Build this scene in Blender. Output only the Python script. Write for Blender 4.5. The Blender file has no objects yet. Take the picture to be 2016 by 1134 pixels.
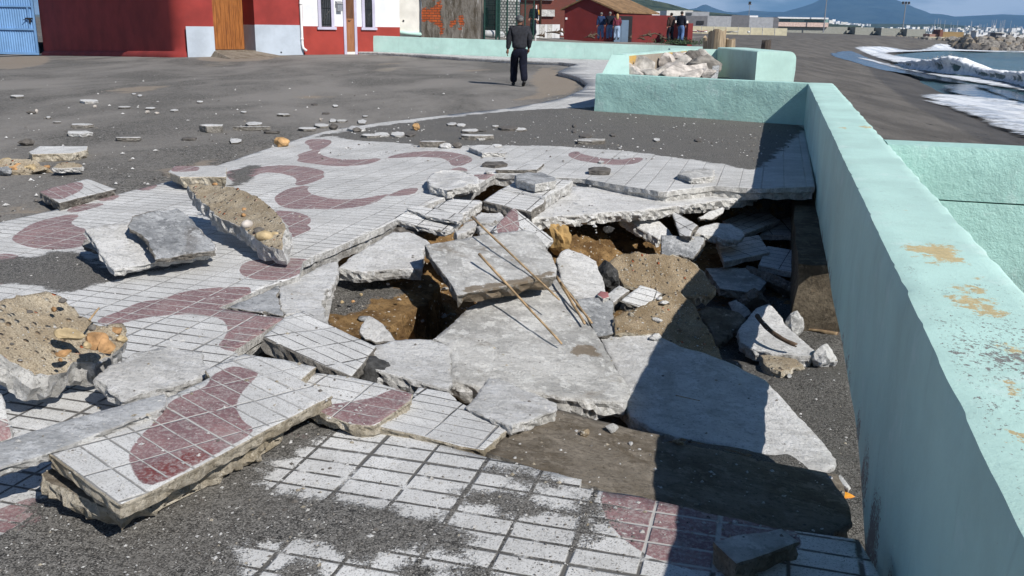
import bpy, bmesh, math, random
import numpy as np
from mathutils import Vector, Matrix, noise as mnoise
from mathutils.geometry import delaunay_2d_cdt

random.seed(7)
SC = bpy.context.scene
COL = SC.collection
R = math.radians

# ---------------------------------------------------------------- camera
FPX, HOR, ROLL, CAMH = 1820.0, 44.0, R(1.0), 1.55
PITCH = math.atan((567 - HOR) / FPX)
cr, sr, cp, sp = math.cos(ROLL), math.sin(ROLL), math.cos(PITCH), math.sin(PITCH)
AXR = Vector((cr, sr * sp, sr * cp))
AXU = Vector((-sr, cr * sp, cr * cp))
AXF = Vector((0, cp, -sp))
cam_d = bpy.data.cameras.new('camera')
cam_d.sensor_width = 36.0
cam_d.lens = 36.0 * FPX / 2016.0
cam_d.clip_start = 0.05
cam_d.clip_end = 60000
cam = bpy.data.objects.new('camera', cam_d)
COL.objects.link(cam)
cam.matrix_world = Matrix(((AXR.x, AXU.x, -AXF.x, 0), (AXR.y, AXU.y, -AXF.y, 0), (AXR.z, AXU.z, -AXF.z, CAMH), (0, 0, 0, 1)))
SC.camera = cam

# ---------------------------------------------------------------- light
WH = R(15.4)                                    # heading of the sea wall
WN = Vector((math.cos(WH), -math.sin(WH), 0))   # across, towards the sea
WT = Vector((math.sin(WH), math.cos(WH), 0))    # along the wall
SUNV = (WN * 0.95 - WT * 0.62 + Vector((0, 0, 1))).normalized()
SUN_EL = math.asin(SUNV.z)
SUN_AZ = math.atan2(SUNV.x, SUNV.y)
world = bpy.data.worlds.new('World')
SC.world = world
world.use_nodes = True
wt = world.node_tree
wt.nodes.clear()
wo = wt.nodes.new('ShaderNodeOutputWorld')
wb = wt.nodes.new('ShaderNodeBackground')
sky = wt.nodes.new('ShaderNodeTexSky')
sky.sky_type = 'NISHITA'
sky.sun_disc = False
sky.sun_elevation = SUN_EL
sky.sun_rotation = SUN_AZ
sky.altitude = 0
sky.air_density = 1.0
sky.dust_density = 0.4
sky.ozone_density = 2.0
wb.inputs['Strength'].default_value = 0.05
tc = wt.nodes.new('ShaderNodeTexCoord')
mp = wt.nodes.new('ShaderNodeMapping')
mp.inputs['Scale'].default_value = (3.2, 3.2, 17.0)
cn = wt.nodes.new('ShaderNodeTexNoise')
cn.inputs['Scale'].default_value = 1.7
cn.inputs['Detail'].default_value = 7
cn.inputs['Roughness'].default_value = 0.6
cramp = wt.nodes.new('ShaderNodeValToRGB')
cramp.color_ramp.elements[0].position = 0.40
cramp.color_ramp.elements[0].color = (0, 0, 0, 1)
cramp.color_ramp.elements[1].position = 0.60
cramp.color_ramp.elements[1].color = (1, 1, 1, 1)
cmix = wt.nodes.new('ShaderNodeMix')
cmix.data_type = 'RGBA'
cmix.inputs[7].default_value = (17, 18, 19, 1)
tint = wt.nodes.new('ShaderNodeMix')
tint.data_type = 'RGBA'
tint.blend_type = 'MULTIPLY'
tint.inputs[0].default_value = 1.0
tint.inputs[7].default_value = (0.44, 0.60, 0.82, 1)
L = wt.links.new
L(tc.outputs['Generated'], mp.inputs['Vector'])
L(mp.outputs['Vector'], cn.inputs['Vector'])
L(cn.outputs['Fac'], cramp.inputs['Fac'])
L(sky.outputs['Color'], tint.inputs[6])
L(tint.outputs[2], cmix.inputs[6])
sxyz = wt.nodes.new('ShaderNodeSeparateXYZ')
L(tc.outputs['Generated'], sxyz.inputs[0])
lowb = wt.nodes.new('ShaderNodeMapRange')        # a cloud bank that thins out higher up
lowb.inputs['From Min'].default_value = 0.35
lowb.inputs['From Max'].default_value = 0.08
L(sxyz.outputs[2], lowb.inputs['Value'])
cmul = wt.nodes.new('ShaderNodeMath')
cmul.operation = 'MULTIPLY'
L(cramp.outputs['Color'], cmul.inputs[0])
L(lowb.outputs[0], cmul.inputs[1])
L(cmul.outputs[0], cmix.inputs[0])
L(cmix.outputs[2], wb.inputs['Color'])
L(wb.outputs['Background'], wo.inputs['Surface'])

sun_d = bpy.data.lights.new('sun', 'SUN')
sun_d.energy = 5.0
sun_d.angle = R(0.5)
sun_d.color = (1.0, 0.955, 0.89)
sun = bpy.data.objects.new('sun', sun_d)
COL.objects.link(sun)
sun.rotation_euler = SUNV.to_track_quat('Z', 'Y').to_euler()
sun.location = (20, -20, 30)

vs = SC.view_settings
vs.view_transform = 'Standard'
vs.look = 'None'
vs.exposure = 0.40
vs.gamma = 1.0
SC.cycles.use_denoising = True
SC.cycles.max_bounces = 6
SC.cycles.volume_bounces = 0
SC.cycles.diffuse_bounces = 3
SC.cycles.glossy_bounces = 3

# ---------------------------------------------------------------- geometry helpers
CAM = Vector((0, 0, CAMH))

def ray(px, py):
    u = (px - 1008) / FPX
    v = -(py - 567) / FPX
    return (AXF + AXR * u + AXU * v).normalized()

def P(px, py, z=0.0):
    """the point of height z seen at photo pixel (px, py)"""
    d = ray(px, py)
    return CAM + d * ((z - CAMH) / d.z)

def PD(px, py, dist):
    """the point at ground distance dist (along world y) seen at photo pixel"""
    d = ray(px, py)
    return CAM + d * (dist / d.y)

def ST(p):
    return (p.x * WN.x + p.y * WN.y, p.x * WT.x + p.y * WT.y)

def XY(s, t, z=0.0):
    return Vector((WN.x * s + WT.x * t, WN.y * s + WT.y * t, z))

def sm(a, b, x):
    k = min(1.0, max(0.0, (x - a) / (b - a)))
    return k * k * (3 - 2 * k)

def rise(x, y):
    t = x * WT.x + y * WT.y
    return 0.0032 * max(0.0, t - 14) + 0.012 * min(9.0, max(0.0, -x)) * sm(25, 42, t)

def pave_z(x, y):
    t = x * WT.x + y * WT.y
    return rise(x, y) - 0.055 * (1 - sm(3.2, 8.0, t))

def street_z(x, y):
    s = x * WN.x + y * WN.y
    t = x * WT.x + y * WT.y
    return rise(x, y) - 0.035 - 0.075 * sm(9, 22, t) - 0.045 * max(0.0, -s - 22.8) - 0.055 * (1 - sm(3.2, 8.0, t))

def lot_z(x, y):
    return 0.74 - 0.42 * sm(-3.5, 6, x) + 0.0 * y

def G(px, py, f=pave_z):
    d = ray(px, py)
    z = 0.0
    for _ in range(25):
        p = CAM + d * ((z - CAMH) / d.z)
        z = 0.5 * z + 0.5 * f(p.x, p.y)
    return CAM + d * ((z - CAMH) / d.z)

def Q(ox, oy, k, pts):
    return [(ox + a / k, oy + b / k) for a, b in pts]

def Z(n, pts):
    o = {1: (0, 0), 2: (660, 0), 3: (1316, 0), 4: (0, 340), 5: (660, 340), 6: (1316, 340), 7: (0, 740), 8: (660, 740), 9: (1316, 740)}[n]
    return Q(o[0], o[1], 2.88, pts)

FR = {'A': (440, 250, 4.8), 'B': (860, 240, 4.8), 'C': (0, 400, 4.8), 'D': (540, 480, 4.8), 'E': (1180, 360, 4.8), 'F': (1180, 560, 3.73), 'G': (0, 160, 4.8), 'H': (420, 160, 4.8)}

def Y(f, pts):
    return Q(*FR[f], pts)

# ---------------------------------------------------------------- material DSL
class NB:
    def __init__(s, name, rough=0.85, spec=0.3):
        s.m = bpy.data.materials.new(name)
        s.m.use_nodes = True
        s.nt = s.m.node_tree
        s.nt.nodes.clear()
        s.out = s.nt.nodes.new('ShaderNodeOutputMaterial')
        s.b = s.nt.nodes.new('ShaderNodeBsdfPrincipled')
        s.nt.links.new(s.b.outputs[0], s.out.inputs['Surface'])
        s.b.inputs['Roughness'].default_value = rough
        s.b.inputs['Specular IOR Level'].default_value = spec

    def _in(s, sock, v):
        if v is None:
            return
        if hasattr(v, 'is_output'):
            s.nt.links.new(v, sock)
        else:
            if sock.type == 'RGBA' and len(v) == 3:
                v = (*v, 1)
            sock.default_value = v

    def math(s, op, a, b=None, c=None, clamp=False):
        n = s.nt.nodes.new('ShaderNodeMath')
        n.operation = op
        n.use_clamp = clamp
        for i, v in enumerate((a, b, c)):
            s._in(n.inputs[i], v)
        return n.outputs[0]

    def mix(s, f, a, b, mode='MIX'):
        n = s.nt.nodes.new('ShaderNodeMix')
        n.data_type = 'RGBA'
        n.blend_type = mode
        n.clamp_factor = True
        s._in(n.inputs[0], f)
        s._in(n.inputs[6], a)
        s._in(n.inputs[7], b)
        return n.outputs[2]

    def coord(s, kind='Object', scale=None):
        n = s.nt.nodes.new('ShaderNodeTexCoord')
        o = n.outputs[kind]
        if kind == 'Object':
            oi = s.nt.nodes.new('ShaderNodeObjectInfo')
            va = s.nt.nodes.new('ShaderNodeVectorMath')
            s.nt.links.new(o, va.inputs[0])
            s.nt.links.new(oi.outputs['Location'], va.inputs[1])
            o = va.outputs[0]
        if scale is not None:
            m = s.nt.nodes.new('ShaderNodeMapping')
            m.inputs['Scale'].default_value = scale
            s.nt.links.new(o, m.inputs['Vector'])
            o = m.outputs[0]
        return o

    def noise(s, scale, detail=4, rough=0.55, vec=None, dist=0.0):
        n = s.nt.nodes.new('ShaderNodeTexNoise')
        n.inputs['Scale'].default_value = scale
        n.inputs['Detail'].default_value = detail
        n.inputs['Roughness'].default_value = rough
        n.inputs['Distortion'].default_value = dist
        s._in(n.inputs['Vector'], vec if vec is not None else s.coord())
        return n.outputs['Fac']

    def voro(s, scale, vec=None, feature='F1', out='Distance', rand=1.0):
        n = s.nt.nodes.new('ShaderNodeTexVoronoi')
        n.feature = feature
        n.inputs['Scale'].default_value = scale
        n.inputs['Randomness'].default_value = rand
        s._in(n.inputs['Vector'], vec if vec is not None else s.coord())
        return n.outputs[out]

    def ss(s, x, a, b, lo=0.0, hi=1.0):
        n = s.nt.nodes.new('ShaderNodeMapRange')
        n.interpolation_type = 'SMOOTHSTEP'
        s._in(n.inputs['Value'], x)
        s._in(n.inputs['From Min'], a)
        s._in(n.inputs['From Max'], b)
        n.inputs['To Min'].default_value = lo
        n.inputs['To Max'].default_value = hi
        return n.outputs[0]

    def ramp(s, f, stops, interp='LINEAR'):
        n = s.nt.nodes.new('ShaderNodeValToRGB')
        n.color_ramp.interpolation = interp
        e = n.color_ramp.elements
        while len(e) < len(stops):
            e.new(0.5)
        for i, (p, c) in enumerate(stops):
            e[i].position = p
            e[i].color = (*c, 1)
        s._in(n.inputs['Fac'], f)
        return n.outputs['Color']

    def attr(s, name, out='Fac'):
        n = s.nt.nodes.new('ShaderNodeAttribute')
        n.attribute_name = name
        return n.outputs[out]

    def uv(s):
        n = s.nt.nodes.new('ShaderNodeUVMap')
        n.uv_map = 'grid'
        x = s.nt.nodes.new('ShaderNodeSeparateXYZ')
        s.nt.links.new(n.outputs[0], x.inputs[0])
        return x.outputs[0], x.outputs[1], n.outputs[0]

    def sep(s, v):
        x = s.nt.nodes.new('ShaderNodeSeparateXYZ')
        s.nt.links.new(v, x.inputs[0])
        return x.outputs

    def bump(s, h, strength=0.5, dist=0.01, normal=None):
        n = s.nt.nodes.new('ShaderNodeBump')
        n.inputs['Strength'].default_value = strength
        n.inputs['Distance'].default_value = dist
        s._in(n.inputs['Height'], h)
        if normal is not None:
            s._in(n.inputs['Normal'], normal)
        return n.outputs[0]

    def rnd(s):
        n = s.nt.nodes.new('ShaderNodeObjectInfo')
        return n.outputs['Random']

    def done(s, color=None, rough=None, normal=None, **kw):
        s._in(s.b.inputs['Base Color'], color)
        s._in(s.b.inputs['Roughness'], rough)
        s._in(s.b.inputs['Normal'], normal)
        for k, v in kw.items():
            s._in(s.b.inputs[k.replace('_', ' ')], v)
        return s.m

def simple(name, col, rough=0.8, var=0.25, scale=6.0, bump=0.15, bscale=40.0, metal=0.0, spec=0.3):
    n = NB(name, rough, spec)
    f = n.noise(scale, 5, 0.6)
    c = n.mix(n.ss(f, 0.3, 0.7), [x * (1 - var) for x in col], [min(1, x * (1 + var)) for x in col])
    h = n.noise(bscale, 4, 0.6)
    return n.done(c, normal=n.bump(h, bump, 0.01), Metallic=metal)

SAND_D, SAND_L = (0.040, 0.039, 0.037), (0.105, 0.102, 0.096)

def sand_color(n, vec, fine=140.0, flat=False):
    """salt and pepper grains of the black beach sand"""
    g = n.noise(fine, 3, 0.85, vec)
    g2 = n.noise(fine * 0.33, 4, 0.8, vec)
    k = n.math('ADD', n.math('MULTIPLY', g, 0.65), n.math('MULTIPLY', g2, 0.35))
    c = n.mix(n.ss(k, 0.44, 0.56), (0.014, 0.0135, 0.013), (0.200, 0.192, 0.178))
    w = n.noise(fine * 0.8, 1, 0.5, vec)
    c = n.mix(n.ss(w, 0.66, 0.72, 0, 0.75), c, (0.42, 0.41, 0.38))
    big = n.noise(2.3, 5, 0.65, vec)
    c = n.mix(n.ss(big, 0.35, 0.7, 0, 0.35), c, (0.150, 0.140, 0.125))
    return c, k

def tile_mat(name, white=(0.62, 0.62, 0.61), joint_dark=0.5, pave=False):
    n = NB(name, 0.75, 0.3)
    u, v, uvv = n.uv()
    purple = n.attr('purple')
    sand = n.attr('sand')
    wet = n.attr('wet')
    obj = n.coord('Object')
    wob = n.noise(9, 3, 0.6, uvv)
    wj = n.math('MULTIPLY', n.math('SUBTRACT', wob, 0.5), 0.006)
    near = n.ss(v, 4.6, 3.4) if pave else 0.0
    wide = n.math('ADD', 0.80, n.math('MULTIPLY', near, 0.42)) if pave else None
    def grid(c, period, hw):
        f = n.math('FRACT', n.math('DIVIDE', c, period))
        d = n.math('MULTIPLY', n.math('MINIMUM', f, n.math('SUBTRACT', 1.0, f)), period)
        d = n.math('ADD', d, wj)
        if wide is not None:
            hw = n.math('MULTIPLY', wide, hw)
            return n.ss(d, n.math('MULTIPLY', hw, 1.5), n.math('MULTIPLY', hw, 0.5), 0, 1)
        return n.ss(d, hw * 0.35, hw * 1.15, 1, 0)
    ju = grid(u, 0.22, 0.0048)
    jt = grid(u, 0.44, 0.007)
    jv = grid(v, 0.10, 0.0048)
    jv5 = grid(v, 0.50, 0.007)
    jcols = n.math('MAXIMUM', ju, jt)
    jrows = n.math('MAXIMUM', jv, jv5)
    j = n.math('MAXIMUM', jcols, jrows)
    jitter = n.noise(240, 2, 0.7, obj)
    edge = n.noise(35, 4, 0.65, obj)
    pm = n.ss(n.math('ADD', purple, n.math('MULTIPLY', n.math('SUBTRACT', edge, 0.5), 0.012)), -0.003, 0.003)
    # per-strip tone
    cu = n.math('FLOOR', n.math('DIVIDE', u, 0.22))
    cv = n.math('FLOOR', n.math('DIVIDE', v, 0.10))
    wn = n.nt.nodes.new('ShaderNodeTexWhiteNoise')
    wn.noise_dimensions = '2D'
    cx = n.nt.nodes.new('ShaderNodeCombineXYZ')
    n._in(cx.inputs[0], cu)
    n._in(cx.inputs[1], cv)
    n.nt.links.new(cx.outputs[0], wn.inputs['Vector'])
    tone = wn.outputs['Value']
    big = n.noise(1.6, 5, 0.65, obj)
    wcol = n.mix(n.ss(big, 0.3, 0.72), [x * 0.76 for x in white], [x * 1.06 for x in white])
    wcol = n.mix(n.math('MULTIPLY', tone, 0.34), wcol, (0.40, 0.40, 0.395))
    pcol = n.mix(n.ss(n.noise(4, 5, 0.6, obj), 0.3, 0.7), (0.165, 0.088, 0.096), (0.27, 0.155, 0.155))
    pcol = n.mix(n.math('MULTIPLY', tone, 0.30), pcol, (0.115, 0.066, 0.08))
    pcol = n.mix(n.ss(wet, -0.03, 0.03), pcol, (0.16, 0.030, 0.022))
    base = n.mix(pm, wcol, pcol)
    # pores and grains on the surface
    pores = n.noise(150, 3, 0.75, obj)
    base = n.mix(n.ss(pores, 0.55, 0.64, 0, 0.8), base, (0.10, 0.098, 0.092))
    sp45 = n.noise(42, 5, 0.8, obj)
    base = n.mix(n.ss(sp45, 0.53, 0.63, 0, 0.5), base, (0.27, 0.265, 0.255))
    stre = n.noise(6, 6, 0.7, uvv, 0.5)
    base = n.mix(n.ss(stre, 0.52, 0.66, 0, 0.30), base, (0.34, 0.33, 0.31))
    scuff = n.noise(22, 6, 0.75, obj)
    base = n.mix(n.ss(scuff, 0.56, 0.70, 0, 0.5), base, (0.20, 0.195, 0.185))
    dust = n.noise(60, 5, 0.8, obj)
    base = n.mix(n.math('MULTIPLY', pm, n.ss(dust, 0.46, 0.62, 0, 0.6)), base, (0.40, 0.36, 0.35))
    # joints: black sand in places, pale mortar elsewhere
    low = n.noise(0.9, 3, 0.5, obj)
    dark_j = n.math('ADD', n.ss(low, 0.38, 0.58), joint_dark - 0.5, clamp=True)
    if pave:
        dark_j = n.math('MAXIMUM', n.math('MULTIPLY', dark_j, n.math('SUBTRACT', 1.0, n.math('MULTIPLY', jcols, 0.6))), n.math('MULTIPLY', near, 0.95))
    dark_j = n.math('MULTIPLY', dark_j, n.math('SUBTRACT', 1.0, n.math('MULTIPLY', pm, 0.75)))
    jcol = n.mix(dark_j, (0.50, 0.49, 0.47), (0.085, 0.081, 0.075))
    jm = n.math('MULTIPLY', j, n.ss(n.noise(12, 4, 0.6, obj), 0.30, 0.46))
    base = n.mix(jm, base, jcol)
    # drifted sand
    scol, g = sand_color(n, obj)
    d1 = n.noise(3.2, 6, 0.68, obj)
    d2 = n.noise(120, 2, 0.8, obj)
    sd = n.math('ADD', sand, n.math('MULTIPLY', n.math('SUBTRACT', d1, 0.5), 0.55))
    sd = n.math('ADD', sd, n.math('MULTIPLY', n.math('SUBTRACT', d2, 0.5), 0.16))
    sd = n.math('ADD', sd, n.math('MULTIPLY', n.math('MULTIPLY', j, near), 0.05)) if pave else sd
    sf = n.ss(sd, -0.02, 0.03)
    base = n.mix(sf, base, scol)
    h = n.math('MULTIPLY', n.math('SUBTRACT', n.math('MULTIPLY', pores, -0.25), n.math('MULTIPLY', jm, 0.8)), n.math('SUBTRACT', 1.0, sf))
    h = n.math('ADD', h, n.math('MULTIPLY', n.math('MULTIPLY', sf, n.math('ADD', g, jitter)), 0.55))
    rough = n.mix(n.ss(wet, -0.03, 0.03), (0.8, 0.8, 0.8), (0.35, 0.35, 0.35))
    rx = n.sep(rough)[0]
    return n.done(base, rough=rx, normal=n.bump(h, 0.75, 0.008))

def concrete_mat(name, a=(0.36, 0.355, 0.34), b=(0.60, 0.59, 0.57), stain=(0.17, 0.145, 0.115), amt=0.35, pit=0.6):
    n = NB(name, 0.9, 0.2)
    o = n.coord()
    f = n.noise(2.6, 9, 0.74, o)
    c = n.mix(n.ss(f, 0.38, 0.60), a, b)
    sw = n.noise(5.0, 8, 0.72, n.coord('Object', (1.0, 2.6, 1.0)), 1.2)
    c = n.mix(n.ss(sw, 0.50, 0.62, 0, 0.5), c, [x * 0.70 for x in a])
    st = n.noise(2.1, 8, 0.68, o, 0.8)
    c = n.mix(n.ss(st, 0.54, 0.66, 0, amt), c, stain)
    hi = n.noise(11, 7, 0.75, o)
    c = n.mix(n.ss(hi, 0.52, 0.60, 0, 0.7), c, [min(0.78, x * 1.25) for x in b])
    p = n.noise(48, 7, 0.85, o)
    c = n.mix(n.ss(p, 0.52, 0.61, 0, pit), c, [x * 0.40 for x in a])
    wet = n.attr('wet')
    wm = n.ss(n.math('ADD', wet, n.math('MULTIPLY', n.math('SUBTRACT', n.noise(14, 6, 0.7, o), 0.5), 0.12)), 0.01, 0.03)
    c = n.mix(n.math('MULTIPLY', wm, 0.85), c, (0.20, 0.155, 0.105))
    g = n.noise(18, 8, 0.75, o)
    h = n.math('ADD', n.math('MULTIPLY', g, 1.0), n.math('MULTIPLY', p, -0.5))
    return n.done(c, normal=n.bump(h, 0.95, 0.03))

def aggregate_mat(name, base=(0.36, 0.29, 0.20), light=(0.52, 0.45, 0.34)):
    n = NB(name, 0.92, 0.2)
    o = n.coord()
    c = n.mix(n.ss(n.noise(5, 6, 0.65, o), 0.35, 0.65), base, light)
    gr = n.noise(120, 3, 0.8, o)
    c = n.mix(n.ss(gr, 0.42, 0.60, 0, 0.7), c, [x * 0.5 for x in base])
    d = n.voro(24, n.coord())
    cc = n.voro(24, n.coord(), out='Color')
    cs = n.sep(cc)
    pc = n.ramp(cs[0], [(0.0, (0.09, 0.075, 0.065)), (0.3, (0.30, 0.22, 0.14)), (0.55, (0.36, 0.33, 0.28)), (0.8, (0.50, 0.46, 0.38)), (0.93, (0.42, 0.12, 0.05))])
    keep = n.ss(cs[1], 0.38, 0.43)
    pm = n.math('MULTIPLY', n.ss(d, 0.30, 0.24), keep)
    c = n.mix(pm, c, pc)
    d2 = n.voro(70, n.coord())
    cs2 = n.sep(n.voro(70, n.coord(), out='Color'))
    pm2 = n.math('MULTIPLY', n.ss(d2, 0.36, 0.28), n.ss(cs2[1], 0.6, 0.65))
    c = n.mix(pm2, c, n.ramp(cs2[0], [(0, (0.12, 0.10, 0.08)), (0.5, (0.40, 0.34, 0.26)), (1, (0.60, 0.56, 0.48))]))
    h = n.math('ADD', n.math('MULTIPLY', n.ss(d, 0.36, 0.0), keep), n.math('MULTIPLY', gr, 0.35))
    h = n.math('ADD', h, n.math('MULTIPLY', pm2, 0.4))
    return n.done(c, normal=n.bump(h, 1.0, 0.03))

def earth_mat(name):
    n = NB(name, 0.95, 0.15)
    o = n.coord()
    e = n.attr('earth')
    c = n.mix(n.ss(n.noise(6, 7, 0.7, o), 0.35, 0.65), (0.105, 0.060, 0.026), (0.30, 0.19, 0.085))
    f = n.noise(60, 5, 0.75, o)
    c = n.mix(n.ss(f, 0.50, 0.66, 0, 0.8), c, (0.045, 0.028, 0.014))
    cs = n.sep(n.voro(34, o, out='Color'))
    pm = n.math('MULTIPLY', n.ss(n.voro(34, o), 0.32, 0.25), n.ss(cs[1], 0.74, 0.78))
    c = n.mix(pm, c, n.ramp(cs[0], [(0, (0.25, 0.2, 0.14)), (1, (0.62, 0.58, 0.5))]))
    scol, g = sand_color(n, o)
    m = n.ss(n.math('ADD', e, n.math('MULTIPLY', n.math('SUBTRACT', n.noise(5, 6, 0.7, o), 0.5), 1.3)), 0.42, 0.56)
    c = n.mix(m, scol, c)
    h = n.math('ADD', n.math('MULTIPLY', f, 1.0), n.math('MULTIPLY', g, 0.25))
    return n.done(c, normal=n.bump(h, 0.9, 0.02))

def paint_mat(name, col, peel=0.5, grain=0.5, lumps=0.4, under=(0.30, 0.29, 0.27), yellow=(0.56, 0.38, 0.14), rough=0.6):
    """thick wall paint: brush relief, chips, and older yellow paint where the 'wear' attribute says"""
    n = NB(name, rough, 0.35)
    o = n.coord()
    f = n.noise(1.4, 6, 0.65, o)
    c = n.mix(n.ss(f, 0.32, 0.68), [x * 0.90 for x in col], [min(1, x * 1.08) for x in col])
    dirt = n.noise(7, 7, 0.75, n.coord('Object', (1, 1, 0.35)))
    c = n.mix(n.ss(dirt, 0.60, 0.78, 0, 0.35 * peel), c, [x * 0.55 for x in col])
    drip = n.noise(5, 6, 0.7, n.coord('Object', (3.0, 3.0, 0.25)))
    c = n.mix(n.ss(drip, 0.55, 0.72, 0, 0.30), c, [x * 0.62 for x in col])
    pale = n.noise(3.3, 7, 0.75, o)
    c = n.mix(n.ss(pale, 0.54, 0.68, 0, 0.4), c, [min(0.85, x * 0.6 + 0.36) for x in col])
    wear = n.attr('wear')
    b1 = n.noise(9, 8, 0.75, o)
    b2 = n.noise(26, 6, 0.8, n.coord('Object', (1, 1.0, 1)))
    k = n.math('ADD', wear, n.math('ADD', n.math('MULTIPLY', n.math('SUBTRACT', b1, 0.5), 1.5), n.math('MULTIPLY', n.math('SUBTRACT', b2, 0.5), 1.6)))
    c = n.mix(n.ss(k, 0.52, 0.60, 0, 0.8), c, n.mix(n.ss(b2, 0.45, 0.6), yellow, [x * 0.8 for x in yellow]))
    chip = n.attr('chip')
    k2 = n.math('ADD', chip, n.math('ADD', n.math('MULTIPLY', n.math('SUBTRACT', n.noise(55, 4, 0.7, o), 0.5), 2.4), n.math('MULTIPLY', n.math('SUBTRACT', n.noise(4, 4, 0.6, o), 0.5), 1.2)))
    k3 = n.math('ADD', n.math('MULTIPLY', chip, 0.5), n.math('MULTIPLY', n.math('SUBTRACT', n.noise(120, 3, 0.6, n.coord('Object', (1, 0.6, 1))), 0.5), 2.4))
    cm = n.math('MAXIMUM', n.ss(k2, 0.60, 0.66), n.ss(k3, 0.50, 0.56))
    c = n.mix(cm, c, n.mix(n.noise(90, 3, 0.7, o), [x * 0.35 for x in under], under))
    h = n.math('ADD', n.math('MULTIPLY', n.noise(16, 6, 0.65, o), grain * lumps), n.math('MULTIPLY', n.noise(60, 6, 0.75, o), grain * 0.5))
    h = n.math('SUBTRACT', h, n.math('MULTIPLY', cm, 0.3))
    return n.done(c, normal=n.bump(h, 0.6, 0.02))

# ---------------------------------------------------------------- object helpers
def tag(o, label=None, cat=None, group=None, kind=None):
    if label:
        o['label'] = label
    if cat:
        o['category'] = cat
    if group:
        o['group'] = group
    if kind or (label and cat):
        o['kind'] = kind or 'thing'
    return o

ORG = {}

def empty(name, loc, label=None, cat=None, group=None):
    o = bpy.data.objects.new(name, None)
    o.empty_display_size = 0.2
    COL.objects.link(o)
    o.location = loc
    ORG[o.name] = Vector(loc)
    return tag(o, label, cat, group)

def mk(name, verts, faces, mats, parent=None, smooth=False, origin=None, midx=None, attrs=None, uv=None):
    vs_ = [Vector(v) for v in verts]
    if origin is None:
        if parent is not None:
            origin = ORG[parent.name]
        else:
            xs = [v.x for v in vs_]
            ys = [v.y for v in vs_]
            origin = Vector(((min(xs) + max(xs)) / 2, (min(ys) + max(ys)) / 2, min(v.z for v in vs_)))
    origin = Vector(origin)
    me = bpy.data.meshes.new(name)
    me.from_pydata([tuple(v - origin) for v in vs_], [], [tuple(f) for f in faces])
    for m in (mats if isinstance(mats, (list, tuple)) else [mats]):
        me.materials.append(m)
    if midx is not None:
        me.polygons.foreach_set('material_index', midx)
    me.polygons.foreach_set('use_smooth', [smooth] * len(me.polygons) if isinstance(smooth, bool) else smooth)
    for k, a in (attrs or {}).items():
        at = me.attributes.new(k, 'FLOAT', 'POINT')
        at.data.foreach_set('value', np.asarray(a, dtype=np.float32))
    if uv is not None:
        ul = me.uv_layers.new(name='grid')
        li = np.empty(len(me.loops), dtype=np.int32)
        me.loops.foreach_get('vertex_index', li)
        ul.data.foreach_set('uv', np.asarray(uv, dtype=np.float32)[li].ravel())
    me.update()
    o = bpy.data.objects.new(name, me)
    COL.objects.link(o)
    ORG[o.name] = origin
    if parent is not None:
        o.parent = parent
    else:
        o.location = origin
    return o

def fixn(o):
    bm = bmesh.new()
    bm.from_mesh(o.data)
    bmesh.ops.recalc_face_normals(bm, faces=bm.faces)
    bm.to_mesh(o.data)
    bm.free()
    return o

class MB:
    """collects boxes, tubes and loose faces into one mesh (world coordinates)"""
    def __init__(s):
        s.v, s.f, s.mi = [], [], []

    def raw(s, verts, faces, m=0):
        k = len(s.v)
        s.v += [Vector(v) for v in verts]
        s.f += [tuple(i + k for i in f) for f in faces]
        s.mi += [m] * len(faces)
        return s

    def hexa(s, b, t, m=0):
        """b, t: four bottom and four top points, same winding"""
        return s.raw(list(b) + list(t), [(3, 2, 1, 0), (4, 5, 6, 7), (0, 1, 5, 4), (1, 2, 6, 5), (2, 3, 7, 6), (3, 0, 4, 7)], m)

    def box(s, c, d, rz=0.0, m=0):
        c = Vector(c)
        hx, hy, hz = d[0] / 2, d[1] / 2, d[2] / 2
        ca, sa = math.cos(rz), math.sin(rz)
        def q(x, y, z):
            return c + Vector((x * ca - y * sa, x * sa + y * ca, z))
        return s.hexa([q(-hx, -hy, -hz), q(hx, -hy, -hz), q(hx, hy, -hz), q(-hx, hy, -hz)], [q(-hx, -hy, hz), q(hx, -hy, hz), q(hx, hy, hz), q(-hx, hy, hz)], m)

    def tube(s, pts, rad, seg=8, m=0, cap=True):
        pts = [Vector(p) for p in pts]
        rad = rad if isinstance(rad, (list, tuple)) else [rad] * len(pts)
        k = len(s.v)
        for i, p in enumerate(pts):
            d = (pts[min(i + 1, len(pts) - 1)] - pts[max(i - 1, 0)]).normalized()
            a = d.cross(Vector((0, 0, 1)))
            if a.length < 1e-3:
                a = d.cross(Vector((1, 0, 0)))
            a.normalize()
            b = d.cross(a)
            for j in range(seg):
                t = 2 * math.pi * j / seg
                s.v.append(p + (a * math.cos(t) + b * math.sin(t)) * rad[i])
        n0 = len(s.f)
        for i in range(len(pts) - 1):
            for j in range(seg):
                j2 = (j + 1) % seg
                s.f.append((k + i * seg + j, k + i * seg + j2, k + (i + 1) * seg + j2, k + (i + 1) * seg + j))
        if cap:
            s.f.append(tuple(k + j for j in range(seg))[::-1])
            s.f.append(tuple(k + (len(pts) - 1) * seg + j for j in range(seg)))
        s.mi += [m] * (len(s.f) - n0)
        return s

    def build(s, name, mats, parent=None, smooth=False, origin=None):
        return fixn(mk(name, s.v, s.f, mats, parent, smooth, origin, s.mi))

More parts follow.
